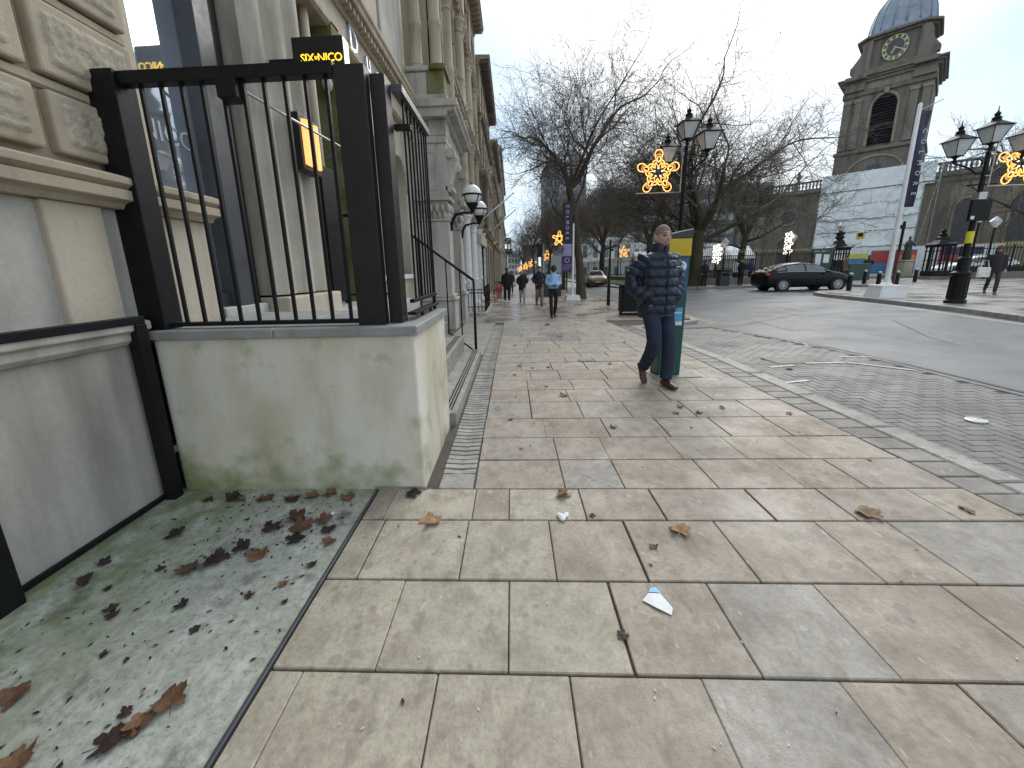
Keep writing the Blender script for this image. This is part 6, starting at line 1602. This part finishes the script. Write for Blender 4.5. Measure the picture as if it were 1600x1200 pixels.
    def hair_shell(lo, off, back=None):
        g = MB(); rings = []
        for i in range(k+1):
            ph = lo+(pi/2-lo)*i/k; rg_ = []
            for j in range(n):
                th = 2*pi*j/n; x, y, z = cos(ph)*sin(th), -cos(ph)*cos(th), sin(ph)
                fr = max(0, -y)**1.5; zz = z+(.42*fr if i == 0 else .42*fr*(1-i/k))
                zz = min(zz, 1.0); q = sqrt(max(0, 1-zz*zz)); l_ = sqrt(x*x+y*y) or 1
                if i == k: rg_.append((hc[0], hc[1], hc[2]+.118*hs+off))
                else: rg_.append((hc[0]+x/l_*q*(.076*hs+off), hc[1]+y/l_*q*(.096*hs+off), hc[2]+zz*(.118*hs+off)))
            rings.append(rg_)
        g.loft(rings, cap=False); return g
    if hair_style == 'short': local_part(t, 'hair', hm, hair_shell(-.18, .006), smooth=True)
    elif hair_style == 'crop': local_part(t, 'hair', hm, hair_shell(.05, .003), smooth=True)
    elif hair_style == 'full': local_part(t, 'hair', hm, hair_shell(-.45, .018), smooth=True)
    elif hair_style == 'long':
        g = hair_shell(-.4, .016); g.loft([ell_ring((0, .03, 1.68), .085, .075), ell_ring((0, .055, 1.52), .10, .06), ell_ring((0, .07, 1.40), .085, .045)]); local_part(t, 'hair', hm, g, smooth=True)
    elif hair_style == 'hat':
        hb.lathe([(.082, 1.665), (.09, 1.69), (.088, 1.74), (.06, 1.785), (.01, 1.80)], 18, (0, -.02, 0), sy=1.15); local_part(t, 'hat', hm, hb, smooth=True)
    if bag:
        bc, bx, bz = bag; bmat = plain('bag_'+str(len(M)), bc, .6)
        local_part(t, 'bag', bmat, MB().cbox(bx-.16, bx+.16, -.14, .0, bz-.36, bz, .03)); local_part(t, 'bag_strap', bmat, MB().tube([(bx-.1, -.07, bz), (bx-.06, -.05, bz+.24), (bx+.06, -.05, bz+.24), (bx+.1, -.07, bz)], .012, 5))
    return t
man = person('man in navy quilted puffer jacket, jeans and brown shoes walking past the pay machine', (1.66, 4.66, 0), rad(14), 1.03, 'fair', (.20, .145, .115), 'crop', ((.006, .0135, .034), .80), (.013, .019, .048), (.075, .020, .014), 'lift', 'pockets', .011, None, 1.12)
g_ = MB()
for i in range(5): g_.box(.10+.012*i, .107+.012*i, -.168, -.160, 1.335, 1.335+.010+.004*(i % 2))
lg = local_part(man, 'chest_logo', 'banner_ink', g_); lg['kind'] = 'stuff'
PG = 'pedestrians walking up the pavement'
person('woman in cropped pale blue jacket and black trousers walking towards the camera', (1.36, 13.4, G(1.36, 13.4)), rad(4), .965, 'deep', (.012, .01, .009), 'full', ((.30, .50, .76), 1.0), (.008, .008, .009), (.01, .01, .01), 'stride2', 'front', .016, None, 1.0, PG, True)
person('person in long black jacket, black trousers and white trainers nearest the facade', (-.30, 21.6, G(0, 21.6)), rad(-3), 1.02, 'deep', (.012, .01, .01), 'hat', ((.010, .010, .012), .72), (.01, .01, .011), (.75, .75, .75), 'stand', 'hang', .018, None, 1.03, PG)
person('fair-haired person in bulky black jacket and pale grey trousers walking mid pavement', (.50, 20.8, G(.5, 20.8)), rad(3), .93, 'fair', (.42, .27, .12), 'full', ((.011, .011, .014), .70), (.36, .35, .33), (.02, .02, .02), 'stride', 'pockets', .018, None, 1.05, PG)
person('man in dark jacket and taupe trousers just left of the woman in blue', (1.24, 18.7, G(1.24, 18.7)), rad(5), 1.02, 'fair', (.05, .04, .035), 'short', ((.016, .017, .022), .76), (.19, .165, .14), (.02, .015, .012), 'stride', 'pockets', .018, None, 1.0, PG)
person('distant walker in dark clothes far behind the man in taupe trousers', (.9, 33, G(.9, 33)), 0, 1.0, 'tan', (.02, .02, .02), 'short', ((.02, .02, .024), .72), (.02, .02, .02), (.02, .02, .02), 'stride2', 'hang', .03, None, 1.0, PG)
person('distant walker carrying a white bag beside the facade, behind the black jacketed person', (-.1, 31.5, G(0, 31.5)), 0, .97, 'tan', (.02, .02, .02), 'short', ((.03, .03, .03), .72), (.02, .02, .02), (.03, .03, .03), 'stride', 'hang', .03, ((.7, .7, .7), .24, .85), 1.0, PG)
PP = 'people on the far plaza'
person('woman in dark coat with brown boots carrying a white bag near the right edge', (17.85, 15.7, .03), rad(-38), .99, 'tan', (.08, .035, .02), 'long', ((.022, .020, .022), .78), (.035, .025, .022), (.10, .055, .035), 'stride', 'hang', .018, ((.75, .75, .74), -.27, 1.0), 1.0, PP, True)
person('person in bulky black coat standing before the red and blue posters', (25.4, 30.0, .03), rad(160), .95, 'tan', (.01, .01, .01), 'hat', ((.008, .008, .010), .66), (.01, .01, .012), (.01, .01, .01), 'stand', 'front', .022, None, 1.1, PP)
person('person in dark jacket walking just left of the white banner pole', (26.9, 30.0, .03), rad(60), .96, 'fair', (.02, .015, .01), 'short', ((.015, .016, .025), .74), (.015, .015, .02), (.02, .02, .02), 'stride', 'pockets', .022, None, 1.0, PP)
person('person in black standing alone on the far kerb between the tree trunks', (12.1, 25.9, .03), rad(10), .9, 'tan', (.01, .01, .01), 'short', ((.01, .01, .011), .72), (.012, .012, .014), (.01, .01, .01), 'stand', 'hang', .022, None, 1.0, PP)
person('person in dark coat by the grey bin under the far tree', (14.5, 26.2, .03), rad(-60), .92, 'fair', (.02, .015, .01), 'hat', ((.012, .012, .014), .66), (.01, .01, .012), (.01, .01, .01), 'stand', 'pockets', .022, None, 1.0, PP)
person('person in white and black top behind the railing, left of the black car', (15.4, 28.6, .03), rad(20), .95, 'fair', (.02, .015, .01), 'short', ((.55, .55, .56), .80), (.012, .012, .014), (.01, .01, .01), 'stand', 'hang', .022, None, 1.0, PP)
person('person in blue jacket behind the railing just above the car boot', (17.0, 29.6, .03), rad(20), .95, 'fair', (.06, .03, .02), 'full', ((.02, .05, .16), .80), (.012, .012, .02), (.01, .01, .01), 'stand', 'hang', .022, None, 1.0, PP)
person('person in brown coat behind the car roof beside the lantern gate pier', (21.6, 27.2, .03), rad(30), .95, 'fair', (.05, .03, .02), 'short', ((.09, .06, .045), .74), (.02, .02, .03), (.01, .01, .01), 'stand', 'hang', .022, None, 1.0, PP)
# ---------------------------------------------------------------- vehicles
def car(label, loc, rz, paint, lights, kind='hatch', s=1.0, group=None):
    t = thing('car', label, 'car', loc, rz, group, local=True); t.scale = (s, s, s)
    if kind == 'hatch':   # x, floor, shoulder z, shoulder half width, roof z, roof half width
        S = [(-2.14, .42, .72, .66, .78, .60), (-2.08, .30, .84, .80, .92, .70), (-1.95, .22, .93, .86, 1.04, .68), (-1.60, .20, .97, .89, 1.23, .62), (-1.05, .20, .97, .90, 1.395, .60), (-.35, .20, .96, .90, 1.46, .60), (.25, .20, .95, .90, 1.42, .59), (.62, .20, .94, .895, 1.28, .62), (1.12, .20, .93, .885, 1.00, .72), (1.60, .22, .84, .86, .90, .66), (1.95, .26, .74, .80, .80, .58), (2.12, .32, .64, .66, .68, .48), (2.18, .40, .58, .52, .60, .38)]
    else:
        S = [(-2.36, .45, .80, .66, .86, .60), (-2.28, .30, .90, .82, .96, .72), (-1.75, .22, .95, .89, 1.01, .74), (-1.30, .20, .95, .90, 1.22, .62), (-.75, .20, .95, .91, 1.42, .58), (-.1, .20, .94, .91, 1.46, .58), (.35, .20, .93, .91, 1.42, .58), (.78, .20, .92, .90, 1.22, .62), (1.18, .20, .91, .89, .99, .74), (1.75, .22, .85, .87, .90, .68), (2.12, .26, .76, .82, .82, .60), (2.30, .32, .66, .70, .70, .50), (2.36, .42, .60, .56, .62, .4)]
    def ring(x, zf, zs, ws, zr, wr):
        half = [(0, zf), (ws*.80, zf), (ws*.96, zf+.10), (ws, zf+(zs-zf)*.55), (ws*.985, zs-.05), (ws*.94, zs), (ws*.94+(wr-ws*.94)*.5, zs+(zr-zs)*.52), (wr*1.0, zr-.055*(zr-zs)/.5), (wr*.80, zr-.005), (0, zr+.01)]
        return [(x, y, z) for y, z in half]+[(x, -y, z) for y, z in reversed(half[1:-1])]
    # refine stations
    def at(x):
        for a, b in zip(S, S[1:]):
            if x <= b[0]:
                u = (x-a[0])/(b[0]-a[0]); return tuple(p+(q-p)*u for p, q in zip(a, b))
        return S[-1]
    xs = []
    for a, b in zip(S, S[1:]):
        n = max(1, int((b[0]-a[0])/.16)); xs += [a[0]+(b[0]-a[0])*i/n for i in range(n)]
    xs.append(S[-1][0])
    b = local_part(t, 'body', paint, MB().loft([ring(*at(x)) for x in xs]), auto=38)
    # side glass
    def sidep(x, u, off=.006):
        _, zf, zs, ws, zr, wr = at(x); y0, z0 = ws*.94, zs; y1, z1 = wr, zr-.055*(zr-zs)/.5
        ym, zm = y0+(y1-y0)*.5, zs+(zr-zs)*.52
        if u < .5: y, z = y0+(ym-y0)*u*2, z0+(zm-z0)*u*2
        else: y, z = ym+(y1-ym)*(u-.5)*2, zm+(z1-zm)*(u-.5)*2
        return y+off, z+off*.3
    wins = [(-1.62, -1.2, .3, .8), (-1.15, -.28, .1, .9), (-.2, .72, .1, .9)] if kind == 'hatch' else [(-1.2, -.75, .3, .75), (-.7, -.05, .1, .9), (.02, .86, .1, .9)]
    for sd in (-1, 1):
        for xa, xb, ua, ub in wins:
            g = MB(); n = 8
            for i in range(n+1):
                x = xa+(xb-xa)*i/n
                hh = at(x); lim = ub if (hh[4]-hh[2]) > .3 else max(ua+.02, ub*.8)
                for u in (ua, .5 if ua < .5 < lim else (ua+lim)/2, lim):
                    y, z = sidep(x, u); g.v.append((x, sd*y, z))
            g.f = [(i*3+j, (i+1)*3+j, (i+1)*3+j+1, i*3+j+1) for i in range(n) for j in range(2)]; g.m = [0]*len(g.f)
            local_part(t, 'side_window', 'car_glass', g)
        tr_ = MB(); n = 12; pts = [(wins[0][0]+(wins[-1][1]-wins[0][0])*i/n) for i in range(n+1)]
        tr_.tube([(x, sd*(sidep(x, .06)[0]+.004), sidep(x, .06)[1]) for x in pts], .010, 5); local_part(t, 'window_trim', 'chrome', tr_)
        hl = MB().ball((S[-3][0]-.12, sd*.62, .70), .20, .16, .075, 12, 8); local_part(t, 'headlight', lights, hl, smooth=True)
        tl = MB().ball((S[1][0]+.08, sd*.70, .86), .13, .14, .09, 12, 8); local_part(t, 'tail_light', 'tail', tl, smooth=True)
        mi = MB().ball((.70, sd*1.0, .98), .08, .10, .06, 10, 6); local_part(t, 'mirror', paint, mi, smooth=True)
        for hx in (-.95, .05): local_part(t, 'door_handle', paint, MB().box(hx, hx+.16, sd*.90-.012, sd*.90+.012, .80, .825))
        for wx in (-1.32, 1.36) if kind == 'hatch' else (-1.38, 1.42):
            y = sd*.80
            local_part(t, 'wheel_arch', 'black', MB().tube([(wx, sd*.905, .33), (wx, sd*.70, .33)], .375, 24))
            wh = local_part(t, 'wheel', 'tyre' if 'tyre' in M else plain('tyre', (.018, .018, .019), .8), MB().lathe([(.21, -.10), (.30, -.105), (.325, -.07), (.325, .07), (.30, .105), (.21, .10)], 24), smooth=False)
            for v in wh.data.vertices: v.co = (v.co.x+wx, v.co.z*sd+sd*.825, v.co.y+.325)
            rm = MB()
            for k in range(10):
                a = 2*pi*k/10; rm.obox((wx+.11*cos(a), sd*.915, .325+.11*sin(a)), (.095*cos(a), 0, .095*sin(a)), (0, .012, 0), (-.022*sin(a), 0, .022*cos(a)))
            rm.ring([(wx+.205*cos(a), sd*.92, .325+.205*sin(a)) for a in [2*pi*k/24 for k in range(24)]], .016, 5); rm.tube([(wx, sd*.90, .325), (wx, sd*.935, .325)], .05, 10)
            local_part(wh, 'rim', 'steel', rm)
    # windscreen and rear window
    def screen(xa, xb, name):
        g = MB(); n, k = 6, 8
        for i in range(n+1):
            x = xa+(xb-xa)*i/n; q = at(x)
            for j in range(k+1):
                v = -1+2*j/k; wr = q[5]*.86; g.v.append((x, v*wr, q[4]+.012-.012*v*v*1.2))
        g.f = [(i*(k+1)+j, (i+1)*(k+1)+j, (i+1)*(k+1)+j+1, i*(k+1)+j+1) for i in range(n) for j in range(k)]; g.m = [0]*len(g.f); local_part(t, name, 'car_glass', g)
    if kind == 'hatch': screen(.32, 1.08, 'windscreen'); screen(-1.92, -1.62, 'rear_window')
    else: screen(.42, 1.12, 'windscreen'); screen(-1.68, -.85, 'rear_window')
    fx = S[-2][0]
    local_part(t, 'grille', 'black', MB().box(fx-.02, fx+.055, -.42, .42, .36, .50)); local_part(t, 'number_plate', 'white_paint', MB().box(fx+.056, fx+.066, -.25, .25, .385, .475))
    return t
plain('paint_black', (.004, .004, .005), .25, var=.1, spec=.25); plain('paint_bronze', (.24, .19, .13), .3, metal=.5, var=.1); plain('paint_silver', (.45, .46, .47), .3, metal=.6, var=.1); plain('paint_white', (.66, .67, .68), .3, var=.05)
car('black hatchback crossing in front of the churchyard railing, seen from its right side', (15.45, 22.35, plz(18.5, 22)-.13), rad(-2), 'paint_black', 'drl', 'hatch', 1.0)
car('bronze saloon coming up the road with both headlights lit, wet glow below it', (8.05, 39.5, G(8, 39.5)-.10), rad(-95), 'paint_bronze', 'headlight', 'saloon')
PC = 'cars parked behind the churchyard railing'
car('white parked car behind the railing, immediately right of the second gate pier', (33.2, 30.6, .03), rad(168), 'paint_white', 'drl', 'hatch', 1.0, PC)
car('silver parked car behind the railing nearest the right edge', (38.6, 29.2, .03), rad(168), 'paint_silver', 'drl', 'saloon', 1.0, PC)
# bicycle / red hire bikes by the facade
plain('bike_red', (.42, .02, .03), .35, var=.1)
def bicycle(loc, rz, label):
    t = thing('bicycle', label, 'bicycle', loc, rz, 'red bicycles by the facade', local=True)
    for x in (-.52, .52):
        wh = local_part(t, 'wheel', 'black', MB().ring([(x+.33*cos(a), 0, .34+.33*sin(a)) for a in [2*pi*k/24 for k in range(24)]], .02, 6)); sp_ = MB()
        for k in range(6): a = pi*k/6; sp_.tube([(x-.32*cos(a), 0, .34-.32*sin(a)), (x+.32*cos(a), 0, .34+.32*sin(a))], .004, 3)
        local_part(wh, 'spokes', 'steel', sp_)
    f = MB()
    for a, b in (((-.52, 0, .34), (-.1, 0, .30)), ((-.52, 0, .34), (-.2, 0, .82)), ((-.1, 0, .30), (-.2, 0, .86)), ((-.1, 0, .30), (.38, 0, .80)), ((-.19, 0, .78), (.36, 0, .86)), ((.36, 0, .95), (.52, 0, .34))): f.tube([a, b], .022, 6)
    local_part(t, 'frame', 'bike_red', f); local_part(t, 'saddle', 'black', MB().ball((-.22, 0, .93), .14, .07, .035, 10, 6), smooth=True); local_part(t, 'handlebar', 'black', MB().tube([(.30, -.28, 1.02), (.36, -.1, 1.0), (.36, .1, 1.0), (.30, .28, 1.02)], .014, 6)); local_part(t, 'mudguard', 'bike_red', MB().tube([(-.52+.38*cos(a), 0, .34+.38*sin(a)) for a in [.3+.25*k for k in range(9)]], .03, 5)); local_part(t, 'pedal_crank', 'steel', MB().tube([(-.1, -.09, .18), (-.1, .09, .42)], .014, 5))
for x, y, r, lab in ((-.78, 23.2, 72, 'nearest red bicycle parked end-on beside the black-jacketed walker'), (-.95, 24.6, 78, 'red bicycle parked behind the nearest one along the facade'), (-.85, 26.2, 100, 'furthest red bicycle parked by the facade')): bicycle((x, y, G(x, y)), rad(r), lab)

# ---------------------------------------------------------------- fallen leaves and litter
RL_ = random.Random(77)
def leaf_mesh(seed, m):
    rg = random.Random(seed); n = 30; pts = []
    for k in range(n):
        a = 2*pi*k/n; lobe = .66+.24*abs(cos(2.5*(a)))+.05*cos(15*a)+rg.uniform(-.03, .03)
        if abs(a-pi) < .35: lobe = .42
        pts.append((lobe*cos(a), lobe*.92*sin(a)))
    c1, c2, ph = rg.uniform(.35, .85), rg.uniform(-.4, .6), rg.uniform(0, 6)
    def z(x, y): return c1*(x*cos(ph)+y*sin(ph))**2+c2*x*y+.10*sin(5*x+ph)*cos(4*y)+.03
    mb = MB(); mb.v = [(0, 0, z(0, 0))]+[(x*.55, y*.55, z(x*.55, y*.55)) for x, y in pts]+[(x, y, z(x, y)) for x, y in pts]
    mb.f = [(0, 1+k, 1+(k+1) % n) for k in range(n)]+[(1+k, 1+n+k, 1+n+(k+1) % n, 1+(k+1) % n) for k in range(n)]; mb.m = [0]*len(mb.f)
    mb.tube([(-.40, 0, z(-.4, 0)), (-.75, .03, .06), (-1.1, .1, .04)], .025, 4)
    lo = min(v[2] for v in mb.v); mb.v = [(a, b, c-lo) for a, b, c in mb.v]
    return mb.mesh('fallen_leaf', M[m])
LM = {m: [leaf_mesh(i*7+len(m), m) for i in range(4)] for m in ('leaf_brown', 'leaf_tan', 'leaf_dark')}
def leaf(x, y, r, m, label, group, z=None, i=None):
    o = bpy.data.objects.new('fallen_leaf', RL_.choice(LM[m]) if i is None else LM[m][i]); COL.objects.link(o)
    o.location = (x, y, (G(x, y) if z is None else z)+.003); o.scale = (r, r, r*RL_.uniform(.6, 1.1)); o.rotation_euler = (RL_.uniform(-.12, .12), RL_.uniform(-.12, .12), RL_.uniform(0, 6.28))
    tag(o, label, 'leaf', group); return o
# named leaves of the pavement
for x, y, r, m, lab in ((-.49, 1.98, .075, 'leaf_tan', 'curled tan leaf on the pale paving in front of the terrace corner'), (.30, 2.25, .055, 'leaf_tan', 'twisted tan leaf just above the crumpled white tissue'), (.88, 1.90, .068, 'leaf_tan', 'pale tan lobed leaf alone on the flags right of the tissue'),
        (.55, 4.25, .06, 'leaf_brown', 'orange brown leaf on the flags left of the walking man'), (1.98, 2.05, .075, 'leaf_tan', 'curled pale brown leaf on the flags towards the right edge'), (-.66, 2.26, .06, 'leaf_dark', 'dark brown leaf at the foot of the terrace wall corner'), (1.02, 8.6, .08, 'leaf_brown', 'brown leaf on the dark paving patch beyond the man'), (.95, 11.0, .09, 'leaf_brown', 'reddish leaf at the feet of the woman in blue'), (3.9, 5.6, .07, 'leaf_tan', 'pale leaf lying on the block paving beside the painted line')):
    leaf(x, y, r, m, lab, None, -.078 if x > 3.3 else None)
LG, LP = 'brown leaves on the mossy concrete', 'small leaves scattered on the flags'
for x, y, r, m in ((-1.30, 2.0, .075, 'leaf_brown'), (-1.22, 1.93, .08, 'leaf_brown'), (-1.38, 1.92, .07, 'leaf_dark'), (-1.12, 1.98, .06, 'leaf_brown'), (-1.20, 1.82, .06, 'leaf_dark'), (-1.45, 1.75, .055, 'leaf_dark'), (-1.33, 1.70, .06, 'leaf_brown'), (-1.52, 1.66, .07, 'leaf_dark'), (-1.05, 1.90, .05, 'leaf_dark'), (-1.62, 1.60, .06, 'leaf_brown'), (-1.9, 1.85, .06, 'leaf_dark'), (-1.0, 1.80, .045, 'leaf_brown')):
    leaf(x, y, r, m, ('reddish brown' if m == 'leaf_brown' else 'wet blackish')+' leaf in the leaf heap at the middle of the mossy concrete', ('reddish' if m == 'leaf_brown' else 'blackish')+' leaves of the heap')
for x, y, r, m in ((-1.22, .93, .05, 'leaf_brown'), (-1.27, .88, .06, 'leaf_dark'), (-1.10, .78, .042, 'leaf_brown'), (-1.36, .78, .05, 'leaf_dark'), (-1.75, 1.0, .06, 'leaf_brown'), (-1.5, .83, .05, 'leaf_brown')):
    leaf(x, y, r, m, ('reddish brown' if m == 'leaf_brown' else 'wet blackish')+' leaf in the left foreground of the mossy concrete', ('reddish' if m == 'leaf_brown' else 'blackish')+' foreground leaves')
leaf(-1.42, .70, .085, 'leaf_tan', 'large orange tan leaf in the bottom left corner of the picture', None); leaf(-1.18, 1.00, .065, 'leaf_brown', 'upright curled brown leaf in the left foreground casting a dark smudge', None)
for x, y, r in [(-1.1-.09*i+RL_.uniform(-.05, .05), 2.27-RL_.uniform(0, .08), RL_.uniform(.04, .065)) for i in range(9)]: leaf(x, y, r, RL_.choice(('leaf_brown', 'leaf_dark')), 'brown leaf in the row drifted along the foot of the terrace wall', LG)
for i in range(24):
    x, y = RL_.uniform(-2.1, -.98), RL_.uniform(.55, 2.2); leaf(x, y, RL_.uniform(.018, .04), RL_.choice(('leaf_dark', 'leaf_dark', 'leaf_brown')), 'small dark leaf scrap scattered on the mossy concrete', 'leaf scraps on the mossy concrete')
for i in range(28):
    y = 1.2+RL_.random()**1.3*9; x = RL_.uniform(-.2, 2.7); leaf(x, y, RL_.uniform(.012, .035)*(1+.06*y), RL_.choice(('leaf_brown', 'leaf_dark', 'leaf_tan')), 'small leaf or leaf scrap scattered across the buff flags', LP)
fl_ = MB()    # crumbs of leaf, grit and blossom-like specks on the ground
for i in range(360):
    if i % 3: x, y = RL_.uniform(-2.1, -.95), RL_.uniform(.5, 2.25)
    elif i % 2: x, y = RL_.uniform(-.8, 2.7), RL_.uniform(.8, 6)
    else: x, y = -1.25+RL_.gauss(0, .22), 1.85+RL_.gauss(0, .14)
    r = RL_.uniform(.003, .016); a = RL_.uniform(0, 6.28); z = G(x, y)+.0035
    fl_.add([(x+r*cos(a), y+r*sin(a), z), (x-r*.4*sin(a), y+r*.4*cos(a), z+.002), (x-r*cos(a), y-r*sin(a), z), (x+r*.4*sin(a), y-r*.4*cos(a), z+.002)], [(0, 1, 2, 3)])
tag(fl_.build('leaf_crumbs', M['leaf_dark']), 'tiny dark leaf crumbs and grit strewn over concrete and flags', kind='stuff')
fl_ = MB()
for i in range(260):
    x, y = RL_.uniform(-.8, 2.9), .9+RL_.random()**1.4*6; r = RL_.uniform(.003, .008); a = RL_.uniform(0, 6.28); z = G(x, y)+.0035
    fl_.add([(x+r*cos(a), y+r*sin(a), z), (x-r*.5*sin(a), y+r*.5*cos(a), z+.002), (x-r*cos(a), y-r*sin(a), z), (x+r*.5*sin(a), y-r*.5*cos(a), z+.002)], [(0, 1, 2, 3)])
plain('grit', (.58, .55, .50), .8); tag(fl_.build('pale_grit', M['grit']), 'tiny pale grit specks strewn over the flags', kind='stuff')
# litter
plain('tissue', (.80, .81, .82), .8, var=.05, bump=.4, bscale=90); plain('mask_blue', (.30, .58, .85), .7)
tm_ = MB()
for dx, dy, r in ((0, 0, .024), (.022, .018, .018), (-.012, .022, .018), (.03, .035, .012), (.0, -.016, .016)): tm_.ball((.262+dx, 2.01+dy, .012), r, r*.9, r*.6, 9, 6)
tag(tm_.build('crumpled_tissue', M['tissue'], smooth=True), 'crumpled white tissue on the flags below a curled leaf', 'tissue')
wr = thing('wrapper', 'flattened white wrapper with blue tip on the grey flags', 'wrapper', (.60, 1.42, .004), rad(28), local=True)
L_(wr, 'sheet', 'tissue', MB().add([(-.05, .05, .001), (.0, .062, .006), (.045, .04, .002), (.03, -.04, .004), (.0, -.06, .001), (-.03, -.01, .006)], [(0, 1, 5), (1, 2, 3, 5), (3, 4, 5)])); L_(wr, 'blue_tip', 'mask_blue', MB().add([(.004, .064, .007), (.05, .041, .003), (.055, .075, .002), (.03, .082, .004)], [(0, 1, 2, 3)]))
tag(MB().cbox(-1.105, -1.085, 2.04, 2.062, .004, .008, .001).build('paper_scrap', M['tissue']), 'tiny white paper scrap among the brown leaf heap', 'scrap')
cupl = thing('cup_lid', 'flattened white plastic lid lying on the block paving at the right edge', 'cup lid', (4.28, 3.62, -.082), .3, local=True)
L_(cupl, 'lid', 'opal', MB().lathe([(.085, 0), (.09, .012), (.07, .02), (.066, .012), (.0, .014)], 20, sy=.8)); L_(cupl, 'straw_stub', 'mask_blue', MB().tube([(.02, 0, .014), (.10, .02, .006)], .005, 6))
